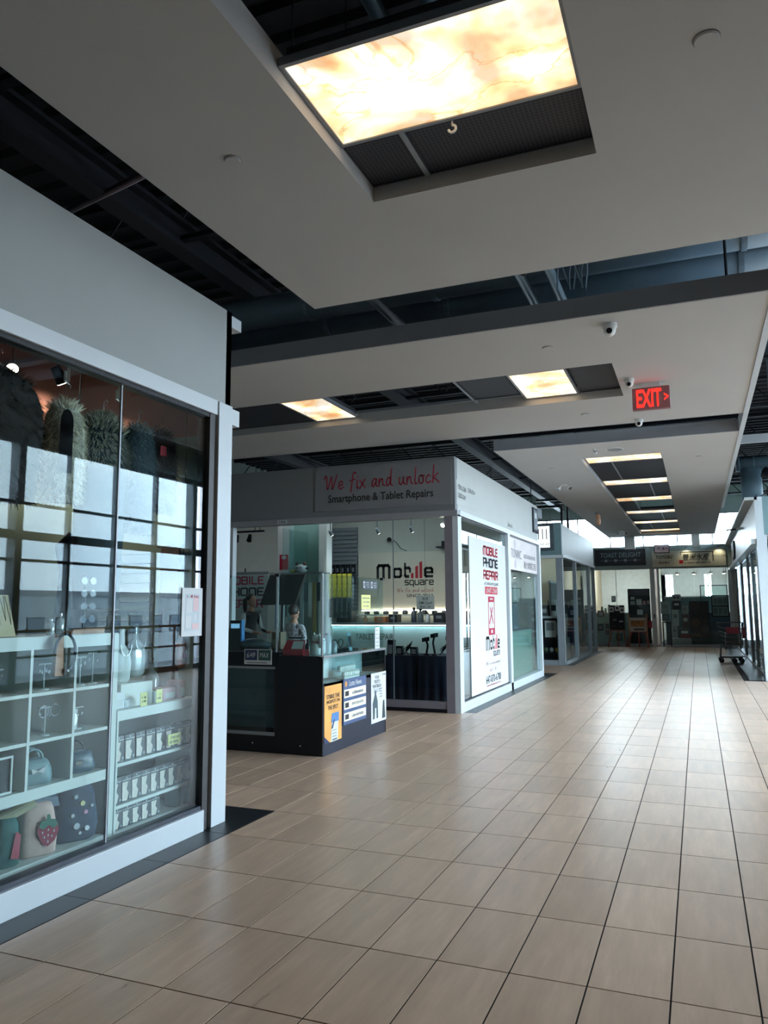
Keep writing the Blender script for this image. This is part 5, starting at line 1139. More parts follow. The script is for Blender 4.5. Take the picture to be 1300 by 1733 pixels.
obj('front', bx(-6.9, -3.4, 12.62, 12.66, 0.0, 1.12), COUNTW, cn); obj('worktop', bx(-6.95, -3.35, 12.52, 13.4, 1.15, 1.19), GREYFR, cn); obj('underside', bx(-6.9, -3.4, 12.66, 13.38, 1.10, 1.15), STEEL, cn)
LED = mat('teal_white_led', '#e8ffff', 0.4, emit='#d8fbff', es=9.0); obj('light_strip', bx(-6.85, -3.45, 12.555, 12.575, 1.135, 1.15), LED, cn)
lettering('TABLET REPAIR', (-5.32, 12.62, 0.945), XR, 0.72, 0.10, BLACKINK, cn)
obj('back_ledge', bx(-5.98, -3.4, 13.2, 13.4, 1.30, 1.33), WHITEP, cn); obj('ledge_light', bx(-5.9, -3.45, 13.38, 13.4, 1.385, 1.405), mat('warm_led', '#fff4e0', 0.4, emit='#fff0dc', es=7.0), cn)
rnd = random.Random(3)
for i in range(11):
    x = -5.75+0.19*i; h = rnd.choice((0.05, 0.07, 0.06)); lb = 'small black gadget in the row on the lit wall ledge'
    t = thing('gadget', lb, 'gadget', (x, 13.3, 1.33), 'small black gadgets on the lit wall ledge'); obj('body', bx(x-0.045, x+0.045, 13.27, 13.33, 1.33, 1.33+h), BLACK, t, bevel=0.004); obj('face', plate((x, 13.27, 1.33+h/2), XR, 0.05, h*0.5, 0.002), GREYFR, t)
for i, (x, r, h, c, lb) in enumerate(((-4.62, 0.05, 0.26, '#3b4754', 'dark slim thermos left of two on the repair counter'), (-4.5, 0.055, 0.24, '#55626c', 'grey slim thermos right of two on the repair counter'), (-4.37, 0.045, 0.17, '#c7ced2', 'white short bottle beside the thermoses on the repair counter'), (-5.55, 0.04, 0.12, '#b98a6a', 'small amber bottle at the left of the repair counter'))):
    bottle(x, 12.75, 1.19, r, h, mat('bt_'+c[1:], c, 0.35), STEEL, lb)
for i, (x, w_, h_, c, lb) in enumerate(((-5.25, 0.22, 0.10, '#b8734c', 'orange box on the repair counter'), (-5.0, 0.16, 0.14, '#1c1f26', 'black box on the repair counter'), (-4.15, 0.2, 0.17, '#20252d', 'black microscope base on the right of the repair counter'), (-3.85, 0.3, 0.2, '#171b22', 'black printer at the right end of the repair counter'), (-5.95, 0.3, 0.2, '#262b33', 'dark machine at the left of the repair counter'))):
    t = thing('equipment_box', lb, 'equipment', (x, 12.8, 1.19)); obj('body', bx(x-w_/2, x+w_/2, 12.7, 12.92, 1.19, 1.19+h_), mat('eq_'+c[1:], c, 0.45), t, bevel=0.008); obj('front_label', plate((x, 12.7, 1.19+h_*0.55), XR, w_*0.5, h_*0.3, 0.003), GREYFR, t)
t = thing('bracket_shelf', 'black bracket shelf above the right of the logo panel', 'shelf', (-3.7, 13.3, 2.5)); obj('board', bx(-4.35, -3.45, 13.2, 13.44, 2.52, 2.545), STEEL, t); obj('bin', bx(-4.25, -3.5, 13.22, 13.42, 2.545, 2.64), BLACK, t)
t = thing('wall_camera', 'white camera with dangling cable on the phone shop wall', 'camera', (-5.33, 13.4, 2.72)); obj('base', MB().tube([(-5.33,13.46,2.73),(-5.33,13.40,2.73)], 0.05, 14), WHITEP, t); obj('lens_ball', MB().ball((-5.33,13.38,2.72), 0.045), BLACK, t, smooth=True); obj('cable', MB().tube([(-5.28,13.44,2.72),(-5.2,13.44,2.66),(-5.12,13.44,2.55),(-5.0,13.44,2.5)], 0.006, 6), STEEL, t)
# dark draped tables with stands of gadgets
DRAPE = mat('navy_drape', '#10182e', 0.85, var=0.1, bump=0.2, bscale=12)
for i, (a, b, lb) in enumerate(((-4.36, -3.885, 'left of two navy draped tables behind the phone shop glass'), (-3.83, -3.34, 'right of two navy draped tables behind the phone shop glass'))):
    t = thing('draped_table', lb, 'table', ((a+b)/2, 11.0, 0)); cl = MB(); n = 26; vs = []
    for j in range(n+1):
        u_ = j/n; x = a+(b-a)*u_; vs += [(x, 10.74, 0.75), (x+(u_-.5)*0.03, 10.725+0.012*math.sin(u_*22), 0.02)]
    cl.add(vs, [(2*j, 2*j+1, 2*j+3, 2*j+2) for j in range(n)]); cl.box(a, b, 10.745, 11.35, 0.735, 0.75)
    for xx in (a, b): cl.box(xx-0.004, xx+0.004, 10.745, 11.35, 0.02, 0.74)
    obj('drape', cl, DRAPE, t, smooth=False); obj('tabletop', bx(a+0.02, b-0.02, 10.76, 11.33, 0.71, 0.733), WOOD, t)
    for (lx, ly) in ((a+0.04, 10.8), (b-0.04, 10.8), (a+0.04, 11.3), (b-0.04, 11.3)): obj('leg', bx(lx-0.015, lx+0.015, ly-0.015, ly+0.015, 0.0, 0.71), STEEL, t)
for i, (x, y, h, tilt, kind, lb) in enumerate(((-4.3, 10.85, 0.22, 0.1, 'box', 'black upright gadget box at the left of the draped tables'), (-4.17, 10.9, 0.13, -0.1, 'box', 'low black gadget box on the left draped table'), (-4.04, 10.88, 0.15, 0.5, 'stand', 'silver angled tablet stand on the left draped table'), (-3.93, 10.86, 0.12, -0.1, 'box', 'small black clip box on the left draped table'), (-3.76, 10.9, 0.24, 0.1, 'mount', 'tall black phone mount on the right draped table'), (-3.62, 10.88, 0.3, -0.15, 'mount', 'tallest black clamp mount on the right draped table'), (-3.47, 10.86, 0.2, 0.55, 'stand', 'silver angled tablet stand on the right draped table'), (-3.4, 10.92, 0.27, 0.1, 'mount', 'black arm mount at the corner of the right draped table'))):
    t = thing('gadget_display', lb, 'gadget', (x, y, 0.75))
    if kind == 'box':
        obj('body', MB().obox((x-0.05,y-0.05,0.752), (0.1,0,0), (0,0.08,0), (tilt*0.1,0,h)), BLACK, t); obj('face', MB().obox((x-0.035,y-0.052,0.77), (0.07,0,0), (tilt*0.05,0,h*0.6), (0,-0.002,0)), GREYINK, t)
    elif kind == 'stand':
        obj('plate', MB().obox((x-0.07,y,0.752), (0.1,0,0.1*tilt*2), (0.08*tilt,0,0.11), (0,0.008,0)), BLACK, t); obj('chevron', MB().tube([(x+0.01,y-0.03,0.90),(x-0.06,y-0.03,0.83),(x+0.02,y-0.03,0.765)], 0.01, 8), CHROME, t)
    else:
        obj('base', MB().lathe([(0.05,0),(0.05,0.02),(0.015,0.03)], (x,y,0.75), 12), BLACK, t); obj('arm', MB().tube([(x,y,0.77),(x+tilt*0.2,y,0.75+h*0.6),(x,y-0.02,0.75+h)], 0.016, 8), BLACK, t); obj('clamp', MB().obox((x-0.06,y-0.03,0.75+h-0.05), (0.11,0,0.02), (0,0.03,0), (0,0,0.06)), SCR, t); obj('ball_joint', MB().ball((x,y-0.02,0.75+h), 0.025), STEEL, t)
# banner stand, slat wall, white cabinet, track lights
t = thing('banner_stand', 'grey pull-up banner reading mobile phone repair near the left wall', 'banner', (-7.85, 12.4, 0)); obj('sheet', bx(-8.4, -7.36, 12.40, 12.41, 0.08, 2.10), mat('banner_grey', '#9fa3a6', 0.6, var=0.06, scale=2), t); obj('top_bar', bx(-8.42, -7.34, 12.39, 12.42, 2.10, 2.13), GREYFR, t); obj('foot', bx(-8.4, -7.36, 12.3, 12.5, 0.0, 0.08), GREYFR, t); obj('pole', MB().tube([(-7.88,12.44,0.05),(-7.88,12.44,2.2)], 0.012, 8), STEEL, t)
for (s, zz, m_) in (('MOBILE', 1.97, CRIMSON), ('PHONE', 1.76, BLACKINK), ('REPAIR', 1.54, CRIMSON)): strokes(s, TECH, (-7.88, 12.40, zz), XR, 0.86, 0.165, m_, t, sw=0.2, gap=0.28)
lettering('2368', (-7.6, 12.40, 1.39), XR, 0.2, 0.06, BLACKINK, t)
t = thing('slat_wall', 'grey slat board with black accessories in the phone shop', 'slat board', (-6.33, 13.4, 0.3)); 
for j in range(22): obj('slat', bx(-6.70, -6.0, 13.40, 13.45, 1.24+0.08*j, 1.305+0.08*j), GREYFR, t)
for j in range(12):
    x = -6.62+0.11*(j % 6); z = 1.98+0.2*(j//6); tt = thing('accessory_card', 'black accessory card hanging on the grey slat board', 'accessory', (x, 13.36, z), 'accessory cards on the slat board'); obj('card', bx(x-0.045, x+0.045, 13.375, 13.385, z-0.09, z+0.09), BLACK, tt); obj('item', bx(x-0.02, x+0.02, 13.36, 13.375, z-0.05, z+0.03), GREYFR, tt); obj('hook', MB().tube([(x,13.36,z+0.075),(x,13.42,z+0.075)], 0.004, 6), CHROME, tt)
t = thing('display_cabinet', 'white post cabinet with glass front inside the phone shop', 'cabinet', (-6.0, 11.25, 0))
obj('post', bx(-6.47, -6.25, 11.2, 11.4, 0, 2.85), WHITEP, t); obj('post', bx(-5.70, -5.56, 11.2, 11.4, 0, 2.85), WHITEP, t); obj('back_board', bx(-6.25, -5.70, 11.36, 11.4, 0, 2.85), TEALW, t); obj('front_glass', bx(-6.25, -5.70, 11.2, 11.208, 2.0, 2.82), KGLASS, t); obj('shelf', bx(-6.47, -5.5, 10.95, 11.2, 2.0, 2.02), GREYFR, t)
for j in range(10):
    x = -6.3+0.075*j; z = 1.86; c = ('#9aa9ae', '#5f7078', '#b7bfbf', '#8a7a4a', '#3a4750')[j % 5]; tt = thing('hanging_packet', 'narrow accessory packet hanging under the white cabinet shelf', 'packet', (x, 11.05, z-0.3), 'packets under the white cabinet shelf'); obj('packet', bx(x-0.03, x+0.03, 11.04, 11.055, z-0.3-0.25*(j % 3), z), mat('hp_'+c[1:], c, 0.4), tt); obj('hook', MB().tube([(x,11.05,z),(x,11.05,2.0)], 0.003, 5), CHROME, tt)
for j in range(5):
    x = -5.55+0.09*j; tt = thing('hanging_packet', 'yellow-green packet hanging behind the kiosk glass corner', 'packet', (x, 11.3, 1.5), 'yellow packets behind the kiosk'); obj('packet', bx(x-0.035, x+0.035, 11.29, 11.305, 1.62, 2.0), mat('yellow_green_packet', '#a9a53c', 0.4, var=0.3, scale=30), tt); obj('lower_card', bx(x-0.035, x+0.035, 11.29, 11.30, 1.3, 1.6), mat('dark_teal_packet', '#2a4448', 0.4, var=0.3, scale=30), tt)
t = thing('poster', 'red poster with white heart on the white cabinet post', 'poster', (-6.35, 11.2, 2.2)); obj('sheet', plate((-6.35, 11.2, 2.21), XR, 0.16, 0.25, 0.003), REDINK, t); obj('heart', MB().ball((-6.35,11.197,2.29), 0.045, 0.002, 0.035, 10, 6), PAPER, t); obj('stripe', plate((-6.39, 11.197, 2.18), XR, 0.012, 0.18, 0.001), CRIMSON, t)
t = thing('plush_toy', 'white round plush toy lying on the white cabinet shelf', 'plush toy', (-5.95, 11.05, 2.02)); obj('body', MB().ball((-5.95,11.07,2.09), 0.11, 0.08, 0.075), POR, t, smooth=True)
for s in (-1, 1): obj('ear', MB().ball((-5.95+0.07*s,11.05,2.165), 0.03), mat('plush_brown', '#5b3f38', 0.9), t, smooth=True); obj('eye', MB().ball((-5.95+0.035*s,10.99,2.10), 0.012), BLACK, t)
obj('nose', MB().ball((-5.83,11.04,2.09), 0.022), BLACK, t, smooth=True); obj('arm', MB().ball((-6.09,11.05,2.05), 0.05, 0.04, 0.03), mat('plush_yellow', '#b0a24a', 0.9), t, smooth=True)
t = thing('track_light', 'black track with spot heads inside the phone shop doorway', 'track light', (-7.2, 11.5, 2.8)); obj('track', bx(-7.5, -6.92, 11.48, 11.52, 2.77, 2.80), BLACK, t)
for xx in (-7.46, -7.2): 
    hd = obj('spot_head', MB().tube([(xx,11.5,2.72),(xx+0.03,11.42,2.62)], [0.03,0.045], 12), BLACK, t); obj('stem', MB().tube([(xx,11.5,2.77),(xx,11.5,2.71)], 0.012, 8), WHITEP, hd)
for xx in (-7.1, -7.0): obj('hanger_rod', MB().tube([(xx,11.5,2.8),(xx,11.5,5.7)], 0.006, 6), STEEL, t)
lt = thing('lighting_track', 'grey lighting track fixed behind the phone shop fascia', 'lighting track', (-4.4, 10.81, 2.95)); obj('rail', bx(-5.6, -3.2, 10.79, 10.83, 2.94, 2.98), GREYFR, lt)
for xx in (-5.4, -4.4, -3.4): obj('bracket', bx(xx-0.02, xx+0.02, 10.52, 10.80, 2.95, 2.97), GREYFR, lt)
spot((-3.42, 10.81, 2.68), (-0.3, -0.75, -0.5), 'left lit spot of the pair at the phone shop front corner', 4, WHITEP, 0.035, 0.09, (1,0.95,0.9), 'spots behind the phone shop glass', 2.95)
spot((-3.30, 10.81, 2.66), (-0.1, -0.8, -0.5), 'right lit spot of the pair at the phone shop front corner', 4, WHITEP, 0.035, 0.09, (1,0.95,0.9), 'spots behind the phone shop glass', 2.95)
for i, xx in enumerate((-5.3, -4.5, -3.95)):
    spot((xx, 10.81, 2.63), (0.1, 0.7, -0.6), ('grey spot left of three behind the phone shop glass', 'middle of three grey spots behind the phone shop glass', 'grey spot right of three behind the phone shop glass')[i], 14, GREYFR, 0.03, 0.09, (1,0.97,0.92), 'spots behind the phone shop glass', 2.95)  # all three carry a beam and a lit lens
def fill_tube(x0, x1, y, z, label, es=7.0, along='x', top=5.7, wall=None):  # added lamps, out of sight, that brighten the shop interiors
    t = thing('fill_lamp', label, 'lamp', ((x0+x1)/2, y, z), 'added fill lamps inside the shops')
    m = mat('fill_glow_%d' % int(es*10), '#f4fbff', 0.4, emit='#f0f8ff', es=es)
    if along == 'x': obj('housing', bx(x0, x1, y-0.06, y+0.06, z+0.03, z+0.08), WHITEP, t); obj('tube', bx(x0+0.03, x1-0.03, y-0.04, y+0.04, z, z+0.03), m, t)
    else: obj('housing', bx(y-0.06, y+0.06, x0, x1, z+0.03, z+0.08), WHITEP, t); obj('tube', bx(y-0.04, y+0.04, x0+0.03, x1-0.03, z, z+0.03), m, t)
    if wall is not None:
        for q in (x0+0.2, x1-0.2): obj('bracket', bx(q-0.015, q+0.015, min(y, wall), max(y, wall), z+0.08, z+0.10), STEEL, t)
        return
    for q in (x0+0.2, x1-0.2): obj('cord', MB().tube([(q,y,z+0.08),(q,y,top)] if along == 'x' else [(y,q,z+0.08),(y,q,top)], 0.003, 5), STEEL, t)
fill_tube(-6.4, -4.0, 12.0, 3.25, 'added unseen fill lamp over the repair counter', wall=13.46)
fill_tube(-6.6, -3.8, 10.95, 3.3, 'added fill lamp hidden behind the phone shop fascia', 5.0, wall=10.52)  # added to lift the dark zone behind the front glass
fill_tube(-9.8, -7.6, 11.9, 3.25, 'added unseen fill lamp over the left of the phone shop', 4.0, wall=13.46)
# next shop behind the second side window
t = thing('frosted_panel', 'frosted green glass panel in the lower second side window', 'panel', (-3.3, 15, 0.13)); obj('sheet', bx(-3.3, -3.29, 13.7, 16.35, 0.0, 0.98), mat('frosted_green', '#8fb0a4', 0.5), t); obj('top_edge', bx(-3.31, -3.28, 13.7, 16.35, 0.98, 1.0), GREYFR, t)
t = thing('office_cabinet', 'dark teal cabinet block inside the engineering shop', 'cabinet', (-4.1, 15, 0)); obj('body', bx(-4.6, -3.8, 13.9, 15.4, 0, 1.75), mat('dark_teal_cabinet', '#2f5a58', 0.5), t); obj('door', bx(-3.8, -3.785, 13.95, 14.62, 0.1, 1.7), mat('dark_teal_door', '#35625f', 0.45), t); obj('door', bx(-3.8, -3.785, 14.66, 15.35, 0.1, 1.7), mat('dark_teal_door', '#35625f'), t)
for i, (yy, z0, z1, c, lb) in enumerate(((15.75, 1.0, 1.5, '#8fa3a8', 'grey notice panel at the right of the second side window'), (15.75, 1.52, 1.95, '#2c3a40', 'dark framed picture at the right of the second side window'), (16.1, 0.3, 0.85, '#b4b08c', 'pale straw stack at the right of the second side window'))):
    t = thing('wall_panel', lb, 'panel', (-3.5, yy, z0)); obj('board', bx(-3.52, -3.48, yy-0.22, yy+0.22, z0, z1), mat('wp_'+c[1:], c, 0.5), t); obj('inset', bx(-3.48, -3.475, yy-0.15, yy+0.15, z0+0.06, z1-0.06), GREYFR, t)
fill_tube(14.0, 16.0, -4.6, 3.2, 'added unseen fill lamp inside the engineering shop', 4.0, 'y')
# ================================================================== THIRD SHOP ON THE LEFT
struct('fascia_wall', MB().box(-8, -3.12, 19.58, 19.70, 2.72, 3.56), TEALCAB, 'front fascia of the third shop on the left')
struct('fascia_wall', MB().box(-3.26, -3.12, 19.70, 26.0, 2.76, 3.53), FASCIA, 'side fascia of the third shop on the left')
struct('trim_4', MB().box(-8, -3.08, 19.54, 19.70, 2.66, 2.74).box(-3.26, -3.08, 19.70, 26.0, 2.68, 2.76), FRAME, 'header rails of the third shop on the left')
struct('partition', bx(-8, -3.2, 25.9, 26.0, 0, 3.5), WHITE, 'end wall of the third shop on the left')
struct('partition', bx(-8, -7.9, 19.6, 26.0, 0, 3.5), CREAM, 'back wall of the third shop on the left')
struct('partition', bx(-5.4, -3.32, 20.9, 21.0, 0, 2.9), CREAM, 'cream inner screen wall of the third shop')
struct('pillar', bx(-3.28, -3.12, 19.58, 19.74, 0, 2.68), mat('steel_grey_post', '#7c858c', 0.45), 'grey corner post of the third shop')
w5 = shell('window_5', (-3.15, 22, 0)); w5['label'] = 'glazing of the third shop on the left'
POSTG = mat('steel_grey_post', '#7c858c')
for (a, b) in ((19.76, 21.75), (21.95, 24.6), (24.75, 25.85)): obj('pane', bx(-3.156, -3.146, a, b, 0.1, 2.68), GLASS, w5)
for a in (21.75, 24.6, 25.85): obj('mullion', bx(-3.2, -3.1, a, a+0.15, 0, 2.68), POSTG, w5)
obj('sill_rail', bx(-3.2, -3.1, 19.74, 25.9, 0, 0.10), POSTG, w5); obj('sill_rail', bx(-8, -3.28, 19.60, 19.70, 0, 0.12), POSTG, w5)
obj('pane', bx(-8, -3.28, 19.645, 19.655, 0.12, 2.66), GLASS, w5)
t = thing('light_box_sign', 'white light box sign with black bars on the third shop front', 'sign', (-3.7, 19.58, 3.2)); obj('case', bx(-4.1, -3.30, 19.48, 19.58, 2.86, 3.54), mat('slate_case', '#4a555c', 0.5), t); obj('lit_face', plate((-3.72, 19.48, 3.2), XR, 0.66, 0.54, 0.003), mat('lit_white_face', '#eef2f4', 0.5, emit='#eaf3f8', es=0.7), t)
for i in range(6): obj('black_bar', plate((-3.97+0.1*i, 19.477, 3.27), XR, 0.022, 0.27, 0.002), BLACKINK, t)
lettering('crystal', (-3.63, 19.477, 3.01), XR, 0.42, 0.085, BLACKINK, t)
t = thing('dark_counter', 'black counter cabinet behind the third shop front glass', 'counter', (-3.7, 20.1, 0)); obj('body', bx(-4.6, -3.36, 19.9, 20.6, 0, 1.15), BLACK, t); obj('worktop', bx(-4.65, -3.34, 19.85, 20.65, 1.15, 1.2), FRAME, t); obj('front_shelf', bx(-4.6, -3.36, 19.8, 19.9, 0.28, 0.30), STEEL, t)
for i, (x, z, w_, h_, c, lb) in enumerate(((-3.75, 1.2, 0.42, 0.28, '#5f6568', 'grey machine on the third shop counter'), (-3.46, 1.2, 0.26, 0.42, '#c9ccca', 'white notice holder on the third shop counter'))):
    t = thing('counter_item', lb, 'counter item', (x, 20.1, z)); obj('body', bx(x-w_/2, x+w_/2, 20.0, 20.15, z, z+h_), mat('ci_'+c[1:], c, 0.5), t); obj('label', plate((x, 20.0, z+h_*0.5), XR, w_*0.6, h_*0.35, 0.003), BLACKINK if c == '#c9ccca' else PAPER, t)
for i, (x, z, lb) in enumerate(((-3.52, 0.88, 'white flyer with photo on the third shop counter front'), (-3.32, 0.9, 'narrow white flyer at the edge of the third shop counter front'))):
    t = thing('flyer', lb, 'flyer', (x, 19.9, z)); obj('sheet', plate((x, 19.89, z), XR, 0.28 if i == 0 else 0.08, 0.42 if i == 0 else 0.3, 0.003), PAPER, t); obj('picture', plate((x, 19.887, z+0.06), XR, 0.2 if i == 0 else 0.05, 0.2, 0.002), GREYINK, t)
for i in range(7):
    x = -4.2+0.14*i; o = obj('toy', MB().ball((x,19.85,0.36), 0.06, 0.04, 0.06, 10, 7), mat('toy_%d' % (i % 3), ('#b0a548', '#4c5a44', '#8a8f92')[i % 3], 0.6), smooth=True); tag(o, 'small dark green and yellow trinket on the low shelf of the third shop', 'trinket', 'trinkets on the third shop low shelf')
# seen through its side glass
t = thing('window_blind', 'grey vertical blind in the first side window of the third shop', 'blind', (-3.5, 20.8, 0.3))
for i in range(12): obj('slat', bx(-3.52, -3.50, 19.9+0.15*i, 20.02+0.15*i, 1.15, 2.05), mat('grey_blind', '#71787a', 0.7), t)
obj('head', bx(-3.54, -3.48, 19.85, 21.75, 2.05, 2.1), FRAME, t)
t = thing('display_plinth', 'white plinth with black and white items in the third shop side window', 'plinth', (-3.4, 20.8, 0)); obj('body', bx(-3.75, -3.35, 21.02, 21.9, 0.0, 0.6), mat('plinth_grey', '#9da7a6', 0.6), t); obj('ledge', bx(-3.75, -3.33, 21.02, 21.9, 0.93, 0.97), WHITEP, t); obj('upright', bx(-3.75, -3.70, 21.02, 21.9, 0.6, 0.93), GREYFR, t)
t = thing('portrait_poster', 'grey portrait poster in the third shop side window', 'poster', (-3.3, 20.9, 0.6)); obj('sheet', bx(-3.32, -3.31, 20.2, 21.2, 0.6, 1.15), mat('portrait_grey', '#a3a8a4', 0.6), t); obj('face_shape', MB().ball((-3.308,20.7,0.9), 0.003, 0.22, 0.16, 12, 7), mat('portrait_tan', '#8d8a82', 0.6), t)
t = thing('black_case', 'black case on the plinth ledge in the third shop side window', 'case', (-3.4, 20.9, 0.97)); obj('body', bx(-3.5, -3.36, 21.1, 21.9, 1.25, 1.5), BLACK, t); obj('pedestal', bx(-3.48, -3.38, 21.1, 21.9, 0.97, 1.25), WHITEP, t); obj('seam', bx(-3.36, -3.357, 21.48, 21.5, 1.25, 1.5), GREYFR, t)
t = thing('mannequin', 'dark blue dressed mannequin in the far side window of the third shop', 'mannequin', (-3.5, 23.3, 0.1)); obj('torso', MB().lathe([(0.16,0),(0.26,0.1),(0.22,0.5),(0.3,0.75),(0.3,0.95),(0.1,1.05),(0.06,1.12)], (-3.5,23.3,0.35), 16, 0.5, 1), mat('navy_dress', '#172447', 0.7), t, smooth=True); obj('stand', MB().tube([(-3.5,23.3,0.1),(-3.5,23.3,0.4)], 0.03, 8), CHROME, t); obj('scarf', bx(-3.36, -3.33, 23.7, 23.85, 0.7, 1.15), mat('mustard_scarf', '#b08a3c', 0.7), t); obj('label', plate((-3.345, 23.3, 0.85), YR, 0.2, 0.12, 0.003), PAPER, t)
fill_tube(21.2, 24.5, -4.2, 3.1, 'added unseen fill lamp inside the third shop', 8.0, 'y')
fill_tube(-5.0, -3.5, 20.2, 3.1, 'short added fill lamp hidden behind the third shop front fascia', 8.0)  # added out of view to light the cream screen wall
# boxy grey duct head above it and pipes
t = thing('unit_heater', 'grey boxed unit above the third shop with dark strip below', 'heater', (-4.2, 18.6, 3.7)); obj('box', MB().prism([(-0.9,0),(0.5,0),(0.5,0.22),(-0.9,0.5)], (-4.0,18.5,3.62), (1,0,0), (0,0,1), (0,0.6,0)), GREYFR, t); obj('dark_strip', bx(-4.9, -3.6, 18.45, 18.5, 3.58, 3.63), BLACK, t)
for xx in (-4.7, -3.7): obj('hanger_rod', MB().tube([(xx,18.8,3.8),(xx,18.8,5.7)], 0.01, 6), STEEL, t)
for i, (x, lb) in enumerate(((-3.55, 'black pipe rising beside the third shop fascia, left of two'), (-3.38, 'black pipe rising beside the third shop fascia, right of two'))):
    o = obj('vent_pipe', MB().tube([(x-0.9,22.5,4.35+0.2*i),(x-0.05,22.5,4.35+0.2*i),(x,22.5,4.3+0.2*i),(x,22.5,3.5)], 0.035, 10), BLACK, smooth=True); tag(o, lb, 'pipe')

# ================================================================== FAR END
BYW = 29.2
struct('fascia_wall', bx(-12.3, 5.3, BYW, BYW+0.15, 2.76, 3.585), mat('blue_grey_fascia', '#8fa0a0', 0.6, var=0.03), 'blue-grey fascia over the two far shops')
struct('wall_far_top', bx(-12.3, 5.3, BYW+0.4, BYW+0.55, 4.75, 5.75), TEALW)
struct('wall_far_corner', MB().box(-12.3, -3.6, BYW, BYW+0.15, 0, 2.76), WHITE)
w6 = shell('window_6', (-2, 29.6, 3.585)); w6['label'] = 'clerestory window strip above the far shops'
obj('sill_rail', bx(-12.3, 5.3, BYW+0.42, BYW+0.5, 3.55, 3.60), GREYFR, w6); obj('head_rail', bx(-12.3, 5.3, BYW+0.42, BYW+0.5, 4.70, 4.76), GREYFR, w6)
for i in range(16): obj('mullion', bx(-12.3+1.17*i, -12.26+1.17*i, BYW+0.42, BYW+0.5, 3.6, 4.70), GREYFR, w6)
for i in range(15): obj('pane', bx(-12.26+1.17*i, -11.13+1.17*i, BYW+0.455, BYW+0.465, 3.6, 4.70), GLASS, w6)
w10 = shell('fill_window_10', (5.4, 24.6, 3.7)); w10['label'] = 'added unseen clerestory strip above the right hand shops'  # added out of view to bring more daylight to the far end
for i in range(8): obj('mullion', bx(5.34, 5.46, 20.1+1.2857*i-0.03 if i else 20.1, 20.16+1.2857*i-0.03, 3.7, 4.9), GREYFR, w10)
for i in range(7): obj('pane', bx(5.395, 5.405, 20.14+1.2857*i, 21.34+1.2857*i, 3.7, 4.9), GLASS, w10)
# back shops' shell with their own windows behind
struct('wall_back', MB().box(-4.0, 1.2, 35.0, 35.2, 0, 0.9).box(-4.0, 1.2, 35.0, 35.2, 2.75, 3.5).box(-4.0, -1.25, 35.0, 35.2, 0.9, 2.75).box(-1.6, -1.25, 35.0, 35.2, 0.9, 2.75).box(-0.95, 0.30, 35.0, 35.2, 0.9, 2.75).box(0.55, 1.2, 35, 35.2, 0.9, 2.75), mat('bright_white_wall', '#d3d6d2', 0.8))
w7 = shell('window_7', (-2.5, 35.1, 0.9)); w7['label'] = 'windows in the back wall of the far shops'
for (a, b) in ((-1.25, -0.95), (0.30, 0.55)): obj('pane', bx(a, b, 35.09, 35.1, 0.9, 2.75), GLASS, w7); obj('mullion', bx((a+b)/2-0.02, (a+b)/2+0.02, 35.05, 35.12, 0.9, 2.75), FRAME, w7)
struct('ceiling', bx(-4.0, 1.3, 29.35, 35.2, 3.2, 3.25), mat('bright_white_wall', '#c9cdca'), 'white ceiling inside the far shops')
struct('partition', bx(-1.50, -1.42, 29.35, 35, 0, 3.2), CREAM, 'wall between the two far shops')
struct('partition', bx(-4.0, -3.9, 29.2, 35, 0, 3.2), CREAM, 'left wall of the far toast shop')
struct('partition', bx(1.13, 1.25, 29.2, 35, 0, 3.2), WHITE, 'right wall of the far sushi shop')
w8 = shell('window_8', (-1.5, 29.25, 0)); w8['label'] = 'shop fronts of the two far shops'
obj('mullion', bx(-1.56, -1.40, BYW-0.02, BYW+0.1, 0, 2.76), FRAME, w8); obj('mullion', bx(-1.33, -1.25, BYW-0.01, BYW+0.1, 0, 2.76), FRAME, w8); obj('mullion', bx(1.0, 1.13, BYW-0.02, BYW+0.1, 0, 2.76), FRAME, w8); obj('mullion', bx(-3.65, -3.55, BYW-0.02, BYW+0.1, 0, 2.76), FRAME, w8)
obj('sill_rail', bx(-3.55, -1.56, BYW, BYW+0.1, 0, 0.1), GREYFR, w8); obj('sill_rail', bx(-0.9, 1.0, BYW, BYW+0.1, 0, 0.1), GREYFR, w8); obj('door_lock', bx(-1.49, -1.45, BYW-0.03, BYW-0.02, 1.0, 1.15), STEEL, w8)
for (a, b) in ((-3.55, -2.75), (-2.73, -1.56), (-1.25, -0.1), (-0.08, 1.0)): obj('pane', bx(a, b, BYW+0.04, BYW+0.05, 0.1, 2.76), GLASS, w8)
obj('pane_joint', bx(-2.75, -2.73, BYW+0.035, BYW+0.055, 0.1, 2.76), GREYFR, w8)
# signs
t = thing('shop_sign', 'dark Toast Delight sign board over the far left shop', 'sign', (-2.55, BYW, 3.2)); obj('board', plate((-2.56, BYW, 3.205), XR, 1.77, 0.60, 0.05), mat('charcoal_sign', '#1b2127', 0.5), t); lettering('TOAST DELIGHT', (-2.54, BYW-0.05, 3.29), XR, 1.42, 0.17, mat('pale_sign_letter', '#7f8b90', 0.5), t); obj('rule', plate((-2.54, BYW-0.05, 3.09), XR, 1.4, 0.012, 0.004), GREYINK, t)
for i in range(4): obj('small_emblem', plate((-3.05+0.34*i, BYW-0.05, 3.09), XR, 0.09, 0.09, 0.005), GREYINK, t)
t = thing('shop_sign', 'long warm-lit Toyosu sign board over the far right shop', 'sign', (-0.25, BYW, 3.1)); SG = mat('cream_sign_face', '#c6c6b4', 0.5)
obj('board', plate((-0.24, BYW, 3.10), XR, 2.42, 0.56, 0.06), SG, t)
